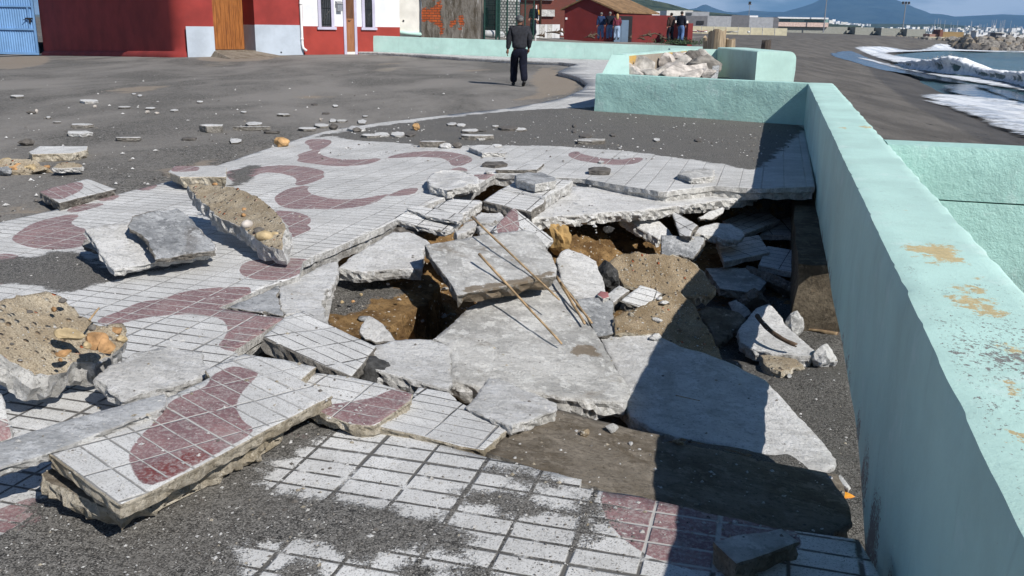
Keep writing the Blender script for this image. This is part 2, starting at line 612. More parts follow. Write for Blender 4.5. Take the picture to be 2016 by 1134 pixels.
def pip(pts, poly):
    """vectorised point in polygon; pts Nx2"""
    x, y = pts[:, 0], pts[:, 1]
    ins = np.zeros(len(pts), bool)
    n = len(poly)
    for i in range(n):
        x1, y1 = poly[i]
        x2, y2 = poly[(i + 1) % n]
        c = ((y1 > y) != (y2 > y)) & (x < (x2 - x1) * (y - y1) / ((y2 - y1) if abs(y2 - y1) > 1e-12 else 1e-12) + x1)
        ins ^= c
    return ins

def sdist(pts, polys):
    """signed distance (positive inside) to the union of polygons"""
    best = np.full(len(pts), -9.0)
    for poly in polys:
        poly = np.asarray(poly, float)
        d = np.full(len(pts), 1e9)
        for i in range(len(poly)):
            a, b = poly[i], poly[(i + 1) % len(poly)]
            ab = b - a
            t = np.clip(((pts - a) @ ab) / max(ab @ ab, 1e-12), 0, 1)
            d = np.minimum(d, np.hypot(*(pts - a - t[:, None] * ab).T))
        best = np.maximum(best, np.where(pip(pts, poly), d, -d))
    return best

def smooth_poly(poly, it=2):
    """Chaikin corner cutting for curved motifs"""
    p = [np.asarray(q, float) for q in poly]
    for _ in range(it):
        o = []
        for i in range(len(p)):
            a, b = p[i], p[(i + 1) % len(p)]
            o += [a * 0.75 + b * 0.25, a * 0.25 + b * 0.75]
        p = o
    return p

def resample(poly, step, jag, seed, keep=0.75):
    """polygon edges cut into short steps with ragged noise"""
    out = []
    n = len(poly)
    for i in range(n):
        a, b = np.array(poly[i], float), np.array(poly[(i + 1) % n], float)
        Lg = np.hypot(*(b - a))
        k = max(1, int(Lg / step))
        nn = np.array([-(b - a)[1], (b - a)[0]]) / max(Lg, 1e-9)
        for j in range(k):
            t = j / k
            q = a + (b - a) * t
            w = 1.0 if j else 0.3
            o = mnoise.noise(Vector((q[0] * 9 + seed, q[1] * 9, seed * 1.7))) + 0.6 * mnoise.noise(Vector((q[0] * 31 + seed, q[1] * 31, seed)))
            out.append(q + nn * o * jag * w)
    return out

def cdt(bound, inner):
    n = len(bound)
    vin = [Vector((float(p[0]), float(p[1]))) for p in bound] + [Vector((float(p[0]), float(p[1]))) for p in inner]
    r = delaunay_2d_cdt(vin, [(i, (i + 1) % n) for i in range(n)], [list(range(n))], 1, 1e-6)
    return r[0], r[2], r[3]

def grid_in(poly, res, margin=0.4, jit=0.25, seed=1):
    a = np.array(poly, float)
    lo, hi = a.min(0), a.max(0)
    xs = np.arange(lo[0], hi[0], res)
    ys = np.arange(lo[1], hi[1], res)
    g = np.array(np.meshgrid(xs, ys)).reshape(2, -1).T
    rg = np.random.default_rng(seed)
    g = g + rg.uniform(-jit, jit, g.shape) * res
    d = sdist(g, [poly])
    return g[d > margin * res]

SEED = [11]

def slab(name, outline, refs, th, mtop, mside, label=None, cat=None, group=None, parent=None, jag=0.014, res=None, ax=None, purple=(), sand=(), wet=(), warp=0.006, side_rough=0.02, uvo=(0, 0), step=None, lean=0.0, earth=None):
    """a broken slab: its upper face is the photo outline laid on the plane through refs (px, py, z)"""
    SEED[0] += 1
    sd = SEED[0] * 3.17
    coarse = {'concrete_pale': 0.0035, 'concrete_dirty': 0.003, 'concrete_grey': 0.003, 'aggregate_tan': 0.008, 'aggregate_brown': 0.010, 'mortar_blue_grey': 0.0025, 'brown_earth': 0.012}.get(mtop.name, 0.0)
    r3 = [P(*q) for q in refs]
    if len(r3) == 1:
        nrm = Vector((0, 0, 1))
    else:
        nrm = (r3[1] - r3[0]).cross(r3[2] - r3[0]).normalized()
        if nrm.z < 0:
            nrm = -nrm
    o0 = r3[0]
    def hit(px, py):
        d = ray(px, py)
        return CAM + d * ((o0 - CAM).dot(nrm) / d.dot(nrm))
    pts3 = [hit(*q) for q in outline]
    if ax is None:
        e1 = WN - nrm * WN.dot(nrm)
    else:
        e1 = hit(*ax[1]) - hit(*ax[0])
    e1.normalize()
    e2 = nrm.cross(e1)
    def to2(p):
        return ((p - o0).dot(e1), (p - o0).dot(e2))
    poly = [to2(p) for p in pts3]
    area = sum(poly[i][0] * poly[(i + 1) % len(poly)][1] - poly[(i + 1) % len(poly)][0] * poly[i][1] for i in range(len(poly)))
    if area < 0:
        poly = poly[::-1]
    size = math.sqrt(abs(area) / 2)
    st = step or max(0.018, size / 22)
    bnd = resample(poly, st, jag, sd)
    rs = res or max(0.022, size / 26)
    inn = grid_in(bnd, rs, seed=SEED[0])
    V2, Fc, om = cdt(bnd, inn)
    idx = {}
    for k, lst in enumerate(om):
        for q in lst:
            idx[q] = k
    verts, a2 = [], []
    for v in V2:
        w = warp * (mnoise.noise(Vector((v[0] * 2.2 + sd, v[1] * 2.2, 0))) + 0.5 * mnoise.noise(Vector((v[0] * 8 + sd, v[1] * 8, 3))))
        if coarse:
            w += coarse * (mnoise.noise(Vector((v[0] * 14 + sd, v[1] * 14, 5))) + 0.8 * mnoise.noise(Vector((v[0] * 30 + sd, v[1] * 30, 8))))
        verts.append(o0 + e1 * v[0] + e2 * v[1] + nrm * w)
        a2.append((v[0], v[1]))
    faces = [tuple(f) for f in Fc]
    midx = [0] * len(faces)
    smf = [True] * len(faces)
    nb = len(bnd)
    ring = [idx[i] for i in range(nb)]
    cen = np.mean(np.array(bnd), 0)
    fr = [0.10, 0.35, 0.68, 1.0]
    prev = ring
    for li, f_ in enumerate(fr):
        cur = []
        for i in range(nb):
            b = np.array(bnd[i])
            pv, nx = np.array(bnd[i - 1]), np.array(bnd[(i + 1) % nb])
            tg = nx - pv
            nn = np.array([tg[1], -tg[0]]) / max(np.hypot(*tg), 1e-9)
            k = Vector((b[0] * 17 + sd, b[1] * 17, li * 2.3 + sd))
            off = side_rough * (mnoise.noise(k) + 0.7 * mnoise.noise(k * 2.7)) + lean * th * f_
            if li == 0:
                off = 0.25 * off + 0.004
            elif li == 3:
                off -= 0.4 * side_rough
            q = b + nn * off
            dz = th * f_ * (1 + 0.22 * mnoise.noise(Vector((b[0] * 6 + sd, b[1] * 6, 9))))
            verts.append(o0 + e1 * q[0] + e2 * q[1] - nrm * dz)
            a2.append((q[0], q[1]))
            cur.append(len(verts) - 1)
        for i in range(nb):
            j = (i + 1) % nb
            faces.append((prev[i], cur[i], cur[j], prev[j]))
            midx.append(1)
            smf.append(False)
        prev = cur
    faces.append(tuple(prev)[::-1])
    midx.append(1)
    smf.append(False)
    A = np.array(a2)
    def pols(pl, sm_=2):
        return [smooth_poly([to2(hit(*q)) for q in p], sm_) for p in pl]
    attrs = {'purple': sdist(A, pols(purple)) if purple else np.full(len(A), -1.0),
             'sand': sdist(A, pols(sand, 1)) if sand else np.full(len(A), -1.0),
             'wet': sdist(A, pols(wet)) if wet else np.full(len(A), -1.0)}
    if earth is not None:
        attrs['earth'] = np.clip(0.5 + 4 * sdist(A, pols(earth, 1)), -0.2, 1.2)
        attrs['earth'][len(V2):] = 1.0
    uvs = A + np.array(uvo)
    o = mk(name, verts, faces, [mtop, mside], parent, smf, None, midx, attrs, uvs)
    if parent is None:
        tag(o, label, cat or 'slab', group)
    elif label:
        o['label'] = label
    return o

def rock(name, c, dim, mat, seed=1, rz=0.0, rough=0.25, sub=3, label=None, cat='rock', group=None, parent=None, facets=0.5, tilt=0.0, angular=False):
    bm = bmesh.new()
    bmesh.ops.create_icosphere(bm, subdivisions=sub, radius=1.0)
    rg = random.Random(seed)
    planes = []
    for _ in range(14 if angular else 9):
        d = Vector((rg.uniform(-1, 1), rg.uniform(-1, 1), rg.uniform(-1, 1))).normalized()
        planes.append((d, rg.uniform(0.40, 0.72) if angular else rg.uniform(0.62, 0.9)))
    rot = Matrix.Rotation(rz, 3, 'Z') @ Matrix.Rotation(tilt, 3, 'X')
    vs_ = []
    for v in bm.verts:
        p = v.co.copy()
        for d, k in planes:
            e = p.dot(d) - k
            if e > 0:
                p -= d * e * (1.0 if angular else min(1.0, facets * 1.6))
        q = p * 1.7 + Vector((seed * 3.1, seed, 0))
        p *= 1 + rough * (mnoise.noise(q) + 0.5 * mnoise.noise(q * 2.3) + 0.25 * mnoise.noise(q * 5.1))
        p = rot @ Vector((p.x * dim[0] / 2, p.y * dim[1] / 2, p.z * dim[2] / 2))
        vs_.append(p + Vector(c))
    fs = [[v.index for v in f.verts] for f in bm.faces]
    bm.free()
    o = mk(name, vs_, fs, mat, parent, facets < 0.4)
    if parent is None:
        tag(o, label, cat, group)
    return o

def skinned(name, nodes, edges, mat, parent, origin, sub=1):
    """a continuous limb-and-trunk surface grown round a skeleton: nodes = [(x, y, z, rx, ry)]"""
    me = bpy.data.meshes.new(name + '_skeleton')
    me.from_pydata([n[:3] for n in nodes], edges, [])
    ob = bpy.data.objects.new(name + '_skeleton', me)
    COL.objects.link(ob)
    ob.modifiers.new('skin', 'SKIN')
    sk = me.skin_vertices[0].data
    for i, n in enumerate(nodes):
        sk[i].radius = (n[3], n[4])
        sk[i].use_root = (i == 0)
    ss_ = ob.modifiers.new('sub', 'SUBSURF')
    ss_.levels = sub
    ss_.render_levels = sub
    dg = bpy.context.evaluated_depsgraph_get()
    ev = ob.evaluated_get(dg)
    m2 = bpy.data.meshes.new_from_object(ev)
    m2.name = name
    vs_ = [v.co.copy() for v in m2.vertices]
    fs = [tuple(p.vertices) for p in m2.polygons]
    bpy.data.objects.remove(ob)
    bpy.data.meshes.remove(me)
    bpy.data.meshes.remove(m2)
    return vs_, fs

# ---------------------------------------------------------------- materials
MINT = (0.45, 0.655, 0.595)
M = {}
M['tile'] = tile_mat('tile_paving')
M['tile_clean'] = tile_mat('tile_paving_pale', white=(0.68, 0.68, 0.67), joint_dark=0.8)
M['tile_dark'] = tile_mat('tile_paving_fallen', white=(0.70, 0.70, 0.69), joint_dark=1.5)
M['kerb_pale'] = concrete_mat('kerb_concrete', (0.46, 0.47, 0.48), (0.60, 0.61, 0.62), (0.3, 0.3, 0.3), 0.3, 0.4)
M['tile_pave'] = tile_mat('tile_paving_laid', white=(0.63, 0.63, 0.62), joint_dark=0.8, pave=True)
M['tile'] = tile_mat('tile_paving_slab', joint_dark=0.12)
M['conc'] = concrete_mat('concrete_pale', (0.58, 0.575, 0.56), (0.76, 0.755, 0.74), (0.30, 0.27, 0.23), 0.3)
M['conc_grey'] = concrete_mat('concrete_grey', (0.40, 0.395, 0.38), (0.63, 0.625, 0.605), (0.24, 0.205, 0.16), amt=0.6, pit=0.4)
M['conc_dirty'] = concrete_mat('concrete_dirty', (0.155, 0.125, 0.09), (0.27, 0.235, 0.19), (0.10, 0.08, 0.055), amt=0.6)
M['mortar'] = concrete_mat('mortar_blue_grey', (0.22, 0.23, 0.24), (0.50, 0.51, 0.52), (0.12, 0.10, 0.08), 0.5)
M['side'] = concrete_mat('broken_edge', (0.44, 0.43, 0.41), (0.68, 0.67, 0.64), (0.16, 0.13, 0.09), 0.35, 0.8)
M['side_dark'] = concrete_mat('broken_edge_dirty_shaded', (0.14, 0.13, 0.115), (0.30, 0.28, 0.25), (0.10, 0.08, 0.06), 0.5, 0.8)  # dark edge colour; on street fragments it paints in shaded fronts and undersides
M['side_tan'] = concrete_mat('broken_edge_tan', (0.34, 0.29, 0.21), (0.56, 0.51, 0.42), (0.2, 0.15, 0.09), 0.5, 0.8)
M['agg'] = aggregate_mat('aggregate_tan')
M['agg_brown'] = aggregate_mat('aggregate_brown', (0.24, 0.18, 0.11), (0.40, 0.32, 0.22))
M['earth'] = earth_mat('brown_earth')
M['black_lump'] = simple('tarmac_lump', (0.045, 0.045, 0.045), 0.9, 0.5, 30, 0.9, 60)
M['dark_stone'] = simple('dark_stone', (0.115, 0.105, 0.095), 0.85, 0.4, 14, 0.7, 50)
M['white_stone'] = simple('pale_rock', (0.43, 0.395, 0.36), 0.9, 0.4, 7, 0.8, 30)
M['grey_rock'] = simple('grey_rock', (0.20, 0.185, 0.165), 0.9, 0.45, 4, 0.8, 18)
M['orange_stone'] = simple('orange_cobble', (0.42, 0.26, 0.12), 0.7, 0.4, 9, 0.35, 40)
M['yellow_stone'] = simple('yellow_cobble', (0.40, 0.31, 0.18), 0.75, 0.35, 12, 0.4, 40)
M['rust_stone'] = simple('rust_cobble', (0.32, 0.185, 0.085), 0.75, 0.5, 14, 0.5, 40)
M['mint'] = paint_mat('mint_paint', MINT, 0.5, 0.45)
M['mint_rough'] = paint_mat('mint_paint_lumpy', (0.39, 0.62, 0.56), 0.5, 1.3, 1.0)
M['reed'] = simple('dry_cane', (0.36, 0.25, 0.14), 0.6, 0.35, 18, 0.2, 60)
M['dark_wood'] = simple('dark_driftwood', (0.09, 0.06, 0.04), 0.8, 0.4, 20, 0.4, 60)

def asphalt():
    n = NB('street_sandy_asphalt', 0.93, 0.2)
    o = n.coord()
    c, g = sand_color(n, o, 60)
    f = n.noise(0.35, 6, 0.62, n.coord('Object', (1.0, 0.45, 1)), 0.4)
    c = n.mix(n.ss(f, 0.38, 0.62, 0, 0.85), c, (0.225, 0.212, 0.196))
    f2 = n.noise(0.16, 5, 0.6, n.coord('Object', (1.0, 0.6, 1)), 0.8)
    patch = n.ss(n.math('ADD', n.attr('bare'), n.math('MULTIPLY', n.math('SUBTRACT', n.noise(1.6, 6, 0.7, o), 0.5), 0.9)), -0.02, 0.12)
    bare = n.mix(n.ss(n.noise(40, 4, 0.7, o), 0.4, 0.65), (0.28, 0.235, 0.185), (0.18, 0.155, 0.13))
    c = n.mix(n.math('MULTIPLY', patch, 0.85), c, bare)
    c = n.mix(n.ss(f2, 0.62, 0.70, 0, 0.45), c, (0.30, 0.265, 0.215))
    sp = n.noise(30, 2, 0.5, o)
    c = n.mix(n.ss(sp, 0.735, 0.76, 0, 0.75), c, (0.5, 0.48, 0.44))
    h = n.math('ADD', n.math('MULTIPLY', g, 0.5), n.math('MULTIPLY', n.noise(6, 6, 0.7, o), 1.2))
    return n.done(c, normal=n.bump(h, 0.7, 0.02))
M['street'] = asphalt()

def beach_mat():
    n = NB('beach_black_sand', 0.93, 0.25)
    o = n.coord()
    wet = n.attr('wet')
    c = n.mix(n.ss(n.noise(0.5, 6, 0.65, n.coord('Object', (1, 0.4, 1))), 0.36, 0.64), (0.095, 0.088, 0.080), (0.165, 0.153, 0.138))
    fine = n.noise(45, 3, 0.75, o)
    c = n.mix(n.ss(fine, 0.35, 0.65, 0, 0.4), c, (0.075, 0.07, 0.064))
    w = n.ss(n.math('ADD', wet, n.math('MULTIPLY', n.math('SUBTRACT', n.noise(0.35, 5, 0.6, n.coord('Object', (1, 0.35, 1))), 0.5), 0.5)), 0.35, 0.65)
    c = n.mix(n.math('MULTIPLY', w, 0.42), c, (0.040, 0.038, 0.037))
    st = n.noise(0.9, 5, 0.7, n.coord('Object', (1, 0.3, 1)))
    fp_ = n.voro(1.1, n.coord('Object', (1, 0.7, 1)))
    fpm = n.math('MULTIPLY', n.ss(fp_, 0.20, 0.10), n.ss(n.noise(0.15, 3, 0.6, o), 0.46, 0.56))
    c = n.mix(n.math('MULTIPLY', fpm, 0.5), c, (0.06, 0.056, 0.052))
    h = n.math('ADD', n.math('MULTIPLY', st, 1.2), n.math('MULTIPLY', n.noise(3.5, 7, 0.75, o), 1.1))
    h = n.math('SUBTRACT', h, fpm)
    r = n.math('SUBTRACT', 0.93, n.math('MULTIPLY', w, 0.25))
    return n.done(c, rough=r, normal=n.bump(h, 0.9, 0.09))
M['beach'] = beach_mat()

# ---------------------------------------------------------------- the promenade paving (one sheet with the collapsed hole cut out)
HOLE = [(775, 437), (691, 474), (597, 514), (588, 545), (520, 568), (430, 606), (559, 625), (461, 690), (500, 740), (560, 800), (640, 838), (700, 838), (810, 856), (905, 887), (1145, 944), (1140, 960), (1257, 976), (1390, 1008), (1530, 1040), (1690, 1062)]
HOLE_FAR = [(1597, 368), (1500, 372), (1405, 366), (1312, 378), (1296, 377), (1146, 352), (1075, 348), (975, 341), (930, 372), (850, 400), (800, 420)]
hole3 = [G(*q) for q in HOLE]
holef = [G(*q) for q in HOLE_FAR]
SW = 0.493                                    # inner face of the sea wall (across)
SO = 0.925                                    # its outer face
KERB = [(-420, 555), (0, 438), (100, 415), (240, 380), (340, 355), (440, 322), (540, 288), (600, 270), (650, 256), (760, 240), (880, 226), (1000, 213), (1060, 203), (1110, 192), (1146, 176), (1157, 165), (1140, 153), (1122, 147), (1098, 141.5), (1112, 135), (1136, 126), (1100, 122.5), (990, 117.5), (905, 113), (820, 107), (760, 104), (700, 101.5), (655, 99)]
kerb3 = [G(*q) for q in KERB]
ca = ST(hole3[-1])
outline = []
outline += [XY(-9.0, 1.2), XY(SW - 0.02, 1.2), XY(SW - 0.02, ca[1] - 0.35)]
outline += hole3[::-1]
outline += holef[::-1]
outline += [XY(SW - 0.02, ST(holef[0])[1]), XY(SW + 0.01, 16.02)]
outline += [Vector((1.44, 17.36, 0)), Vector((1.95, 17.9, 0)), Vector((3.9, 22.2, 0)), Vector((4.9, 40.6, 0)), Vector((4.2, 40.56, 0)), Vector((-6.52, 43.52, 0)), Vector((-9.2, 41.25, 0))]
outline += kerb3[::-1][0:]
outline = [(p.x, p.y) for p in outline]
# boundary sampling: ragged round the hole, plain elsewhere
def pave_bound():
    out = []
    n = len(outline)
    h0, h1 = 3, 3 + len(hole3) + len(holef)
    for i in range(n):
        a, b = np.array(outline[i]), np.array(outline[(i + 1) % n])
        Lg = np.hypot(*(b - a))
        step = 0.05 if h0 - 1 <= i < h1 else max(0.12, 0.02 * (abs(a[1]) + 2))
        k = max(1, int(Lg / step))
        nn = np.array([-(b - a)[1], (b - a)[0]]) / max(Lg, 1e-9)
        for j in range(k):
            q = a + (b - a) * j / k
            if h0 <= i < h1 - 1:
                q = q + nn * (0.014 * mnoise.noise(Vector((q[0] * 11, q[1] * 11, 4))))
            elif i > h1 + 8:
                q = q + nn * (0.02 * mnoise.noise(Vector((q[0] * 3, q[1] * 3, 8))))
            out.append(tuple(q))
    return out
pb = pave_bound()
inner = []
rg = np.random.default_rng(5)
t = 1.25
while t < 44:
    res = 0.05 if t < 7 else (0.075 if t < 15 else (0.3 if t < 20 else 0.9))
    smin, smax = (-7.5, 0.5) if t < 20 else (-25, 0.5)
    s_ = np.arange(smin, smax, res)
    pp = np.array([(WN.x * a + WT.x * t, WN.y * a + WT.y * t) for a in s_]) + rg.uniform(-0.2, 0.2, (len(s_), 2)) * res
    inner.append(pp)
    t += res
inner = np.concatenate(inner)
inner = inner[pip(inner, pb)]
keep = np.ones(len(inner), bool)
pba = np.array(pb)
ylim = inner[:, 1] < 20
for i0 in range(0, len(inner), 4000):
    d2 = ((inner[i0:i0 + 4000, None, :] - pba[None, :, :]) ** 2).sum(2).min(1)
    keep[i0:i0 + 4000] = d2 > np.where(inner[i0:i0 + 4000, 1] < 20, 0.02, 0.15) ** 2
inner = inner[keep]
V2, Fc, om = cdt(pb, inner)
idx = {}
for k, lst in enumerate(om):
    for q in lst:
        idx[q] = k
A = np.array([(v[0], v[1]) for v in V2])
def gp(pl, it=2):
    return [smooth_poly([tuple(G(*q))[:2] for q in p], it) for p in pl]
PURPLE = [
    Y('A', [(770, 150), (830, 115), (960, 120), (1020, 140), (960, 190), (900, 215), (885, 245), (930, 280), (1050, 305), (1180, 312), (1320, 310), (1500, 292), (1380, 345), (1200, 365), (1080, 370), (960, 360), (850, 345), (700, 325), (740, 285), (700, 270), (800, 235), (880, 215), (820, 205), (835, 180)]),
    Y('A', [(1540, 295), (1650, 255), (1800, 235), (2016, 228), (2156, 240), (2306, 275), (2346, 320), (2250, 360), (2216, 370), (2166, 360), (2156, 330), (2076, 290), (2016, 285), (1840, 278), (1700, 285)]),
    Y('B', [(90, 480), (200, 425), (280, 445), (255, 485)]),
    Y('B', [(320, 500), (480, 490), (640, 495), (560, 530), (400, 545)]),
    Y('B', [(345, 700), (430, 610), (520, 600), (480, 680), (410, 735)]),
    Y('A', [(30, 430), (120, 405), (330, 380), (600, 360), (800, 385), (940, 420), (920, 450), (940, 475), (830, 520), (740, 550), (690, 545), (715, 510), (700, 480), (600, 445), (450, 430), (350, 430), (200, 500), (100, 520)]),
    Y('A', [(500, 660), (560, 620), (640, 580), (800, 555), (765, 590), (790, 630), (880, 660), (1040, 685), (1200, 690), (1400, 670), (1560, 625), (1400, 720), (1200, 760), (1000, 775), (800, 765), (700, 770), (580, 755), (520, 710)]),
    Y('A', [(1570, 655), (1700, 590), (1830, 575), (1810, 600), (1780, 635)]),
    Y('A', [(480, 795), (600, 795), (720, 820), (800, 860), (800, 905), (750, 930), (820, 960), (720, 1000), (600, 1050), (560, 1000), (585, 900), (560, 860)]),
    Y('C', [(140, 330), (200, 285), (300, 215), (400, 170), (560, 130), (700, 100), (720, 130), (640, 180), (660, 215), (740, 245), (810, 250), (800, 390), (650, 430), (430, 430), (260, 400), (160, 360)]),
    Y('C', [(640, 70), (760, 10), (990, 0), (870, 40), (690, 85)]),
    Y('C', [(0, 480), (130, 490), (150, 520), (0, 560), (-80, 540)]),
    Y('C', [(0, 700), (70, 700), (60, 750), (0, 770), (-60, 740)]),
    Y('G', [(1300, 1025), (1370, 990), (1470, 970), (1450, 1010), (1350, 1035)]),
    Y('G', [(920, 1120), (1010, 1085), (1130, 1070), (1040, 1130)]),
    Y('B', [(1240, 310), (1320, 270), (1340, 300), (1480, 335), (1640, 355), (1760, 360), (1850, 340), (1950, 340), (1880, 390), (1700, 405), (1500, 385), (1330, 360)]),
    Z(4, [(1375, 550), (1400, 510), (1500, 490), (1730, 490), (1760, 520), (1640, 600), (1540, 610), (1450, 600), (1390, 580)]),
    Z(4, [(570, 835), (700, 790), (800, 735), (920, 725), (1000, 690), (1120, 665), (1260, 655), (1440, 655), (1290, 765), (1680, 815), (1380, 1010), (1250, 985), (1300, 930), (1320, 870), (1280, 820), (1160, 795), (1010, 795), (820, 815), (650, 860), (600, 865)]),
    [(1191, 962), (1257, 970), (1390, 1000), (1530, 1030), (1570, 1060), (1545, 1095), (1480, 1120), (1390, 1120), (1300, 1100), (1229, 1052), (1202, 1014)],
    Z(7, [(-60, 770), (60, 760), (150, 705), (210, 710), (215, 780), (190, 840), (100, 870), (-60, 860)]),
    Z(7, [(1600, 340), (1700, 260), (1800, 220), (1930, 165), (1900, 260), (1800, 330), (1700, 360)]),
]
SANDP = [
    [(600, 276), (655, 266), (690, 278), (800, 280), (830, 290), (985, 286), (1100, 287), (1125, 290), (1260, 300), (1400, 320), (1500, 338), (1530, 300), (1600, 240), (1300, 190), (1170, 212), (1080, 214), (1000, 219), (880, 231), (760, 246), (655, 262)],
    Y('A', [(50, 440), (280, 340), (350, 380), (300, 470), (150, 550), (40, 560), (130, 490)]),
    Y('C', [(-150, 560), (150, 500), (300, 520), (540, 470), (800, 430), (900, 560), (1080, 650), (1400, 650), (1880, 520), (1600, 640), (1250, 690), (900, 770), (700, 830), (550, 820), (350, 760), (150, 770), (-150, 740)]),
    Z(7, [(-300, 900), (100, 875), (215, 790), (250, 650), (650, 770), (1210, 490), (1530, 340), (1900, 180), (1900, 270), (1720, 400), (1680, 470), (1600, 450), (1500, 490), (1520, 580), (1450, 640), (1680, 670), (2000, 700), (2166, 735), (2496, 800), (2856, 910), (2876, 960), (2700, 1000), (2200, 1010), (1500, 960), (1460, 1134), (1400, 1300), (-300, 1300)]),
    Z(8, [(680, 520), (840, 480), (1000, 520), (1280, 625), (1150, 620), (940, 560), (700, 570)]),
    Z(8, [(690, 640), (850, 700), (1150, 740), (1240, 810), (1180, 840), (1000, 790), (830, 770)]),
    Z(8, [(1390, 660), (1500, 680), (1500, 800), (1420, 880), (1250, 940), (1300, 830)]),
    Z(8, [(300, 1060), (600, 1030), (860, 1060), (900, 1180), (400, 1200)]),
    Z(7, [(1600, 1050), (1750, 1020), (1800, 1100), (1700, 1180), (1560, 1150)]),
]
sh = 0.0
att_p = sdist(A, gp(PURPLE, 1)) + 0.022
att_s = np.maximum(sdist(A, gp(SANDP, 1)), -0.6)
# drift along the foot of the far low wall and street edge is thin
farm = np.array([sm(20, 26, y) for y in A[:, 1]])
att_s = np.where(farm > 0, np.maximum(att_s, -0.28 * (1 - farm) - 0.10), att_s)
uvs = np.array([(p[0] * WN.x + p[1] * WN.y + 0.05, p[0] * WT.x + p[1] * WT.y + 0.03) for p in A])
verts, faces, midx = [], [], []
for (x, y) in A:
    w = 0.008 * mnoise.noise(Vector((x * 1.1, y * 1.1, 2))) * (1 - sm(12, 20, y))
    verts.append(Vector((x, y, pave_z(x, y) + w)))
faces = [tuple(f) for f in Fc]
midx = [0] * len(faces)
nb = len(pb)
ring = [idx[i] for i in range(nb)]
att_p, att_s, uvs = list(att_p), list(att_s), list(uvs)
prev = ring
for li, dz in enumerate((0.045, 0.06, 0.12)):
    cur = []
    for i in range(nb):
        p = verts[ring[i]]
        b = np.array((p.x, p.y))
        tg = np.array(pb[(i + 1) % nb]) - np.array(pb[i - 1])
        nn = np.array([tg[1], -tg[0]]) / max(np.hypot(*tg), 1e-9)
        near = p.y < 14 and p.x > -4
        off = (0.0 if li == 0 else (-0.018 if li == 1 else -0.03)) + (0.028 * mnoise.noise(Vector((p.x * 14, p.y * 14, li * 5))) * (0.3 if li == 0 else 1) if near else 0)
        q = b + nn * off
        verts.append(Vector((q[0], q[1], p.z - dz * (1 + (0.25 * mnoise.noise(Vector((p.x * 5, p.y * 5, 1))) if near else 0)))))
        att_p.append(-1)
        att_s.append(-1)
        uvs.append((0, 0))
        cur.append(len(verts) - 1)
    for i in range(nb):
        j = (i + 1) % nb
        faces.append((prev[i], cur[i], cur[j], prev[j]))
        midx.append(1)
    prev = cur
pav = mk('pavement', verts, faces, [M['tile_pave'], M['side']], None, [m == 0 for m in midx], (0, 0, 0), midx, {'purple': att_p, 'sand': att_s, 'wet': [-1.0] * len(verts)}, uvs)
tag(pav, 'tiled promenade pavement with white and purple wave pattern, broken open along the sea wall', 'pavement', None, 'structure')

# ---------------------------------------------------------------- the washed-out pit
PITC = [(1660, 850, -.72, .1), (1650, 660, -.72, .1), (1600, 665, -.74, .2), (1560, 760, -.73, .1), (1480, 690, -.82, .2), (1690, 1000, -.66, .1), (1640, 760, -.70, .1),
        (1180, 452, -.34, 1), (1235, 505, -.62, 1), (1100, 480, -.42, 1), (1090, 440, -.24, 1), (1150, 505, -.60, 1), (1210, 470, -.50, 1), (1130, 450, -.28, 1),
        (1275, 480, -1.0, .6), (1300, 450, -.98, .6), (1500, 400, -.95, .6), (1400, 400, -.95, .6), (1550, 450, -.85, .4), (1480, 470, -.8, .4),
        (915, 605, -1.05, .8), (880, 645, -.85, .9), (960, 600, -1.0, .6), (905, 640, -.8, .3),
        (700, 600, -.40, .6), (650, 600, -.36, .5), (700, 500, -.42, .6), (850, 668, -.68, 1), (800, 665, -.62, 1), (850, 600, -.5, 1),
        (600, 560, -.26, .5), (500, 700, -.3, .5), (620, 790, -.35, .5), (900, 780, -.85, .6), (1150, 810, -.8, .5), (1200, 830, -.8, .5),
        (1000, 900, -.42, .5), (1300, 950, -.42, .4), (1550, 950, -.5, .4), (1660, 1060, -.62, .2), (1400, 600, -.82, .4), (1300, 600, -.78, .6), (1200, 560, -.7, .8), (1000, 500, -.62, .6), (1060, 440, -.4, .8)]
pc = [(P(a, b, c), e) for a, b, c, e in PITC]
pcx = np.array([(p.x, p.y, p.z, e) for p, e in pc])
hp = [(p.x, p.y) for p in hole3] + [tuple(XY(SW + 0.8, 2.7))[:2], tuple(XY(SW + 0.8, 10.6))[:2]] + [(p.x, p.y) for p in holef]
gs = np.arange(-3.4, 1.75, 0.055)
gt = np.arange(1.9, 12.6, 0.055)
gv, ge = [], []
pts = np.array([tuple(XY(a, b))[:2] for b in gt for a in gs])
dh = sdist(pts, [hp])
d2 = ((pts[:, None, :] - pcx[None, :, :2]) ** 2).sum(2) + 0.004
w = d2 ** -1.7
zz = (w * pcx[None, :, 2]).sum(1) / w.sum(1)
ee = (w * pcx[None, :, 3]).sum(1) / w.sum(1)
for k, (x, y) in enumerate(pts):
    s_ = x * WN.x + y * WN.y
    z = zz[k]
    o_ = max(0.0, -dh[k])
    z = z + (-0.16 - z) * sm(0.25, 1.0, o_) if s_ < SW + 0.2 else z
    if s_ > SW + 0.1:
        z = z + (-1.12 - z) * sm(SW + 0.1, 1.5, s_)
    rough = 0.05 + 0.05 * ee[k]
    z += rough * (mnoise.noise(Vector((x * 2.5, y * 2.5, 1))) * 0.5 + mnoise.noise(Vector((x * 7, y * 7, 5))) * 0.5 * (0.35 + ee[k]) + 0.3 * ee[k] * mnoise.noise(Vector((x * 19, y * 19, 2))))
    if o_ > 0.0 and s_ < SW:
        z = min(z, pave_z(x, y) - 0.13)
    gv.append(Vector((x, y, z)))
ns = len(gs)
gf = [(j * ns + i, j * ns + i + 1, (j + 1) * ns + i + 1, (j + 1) * ns + i) for j in range(len(gt) - 1) for i in range(ns - 1)]
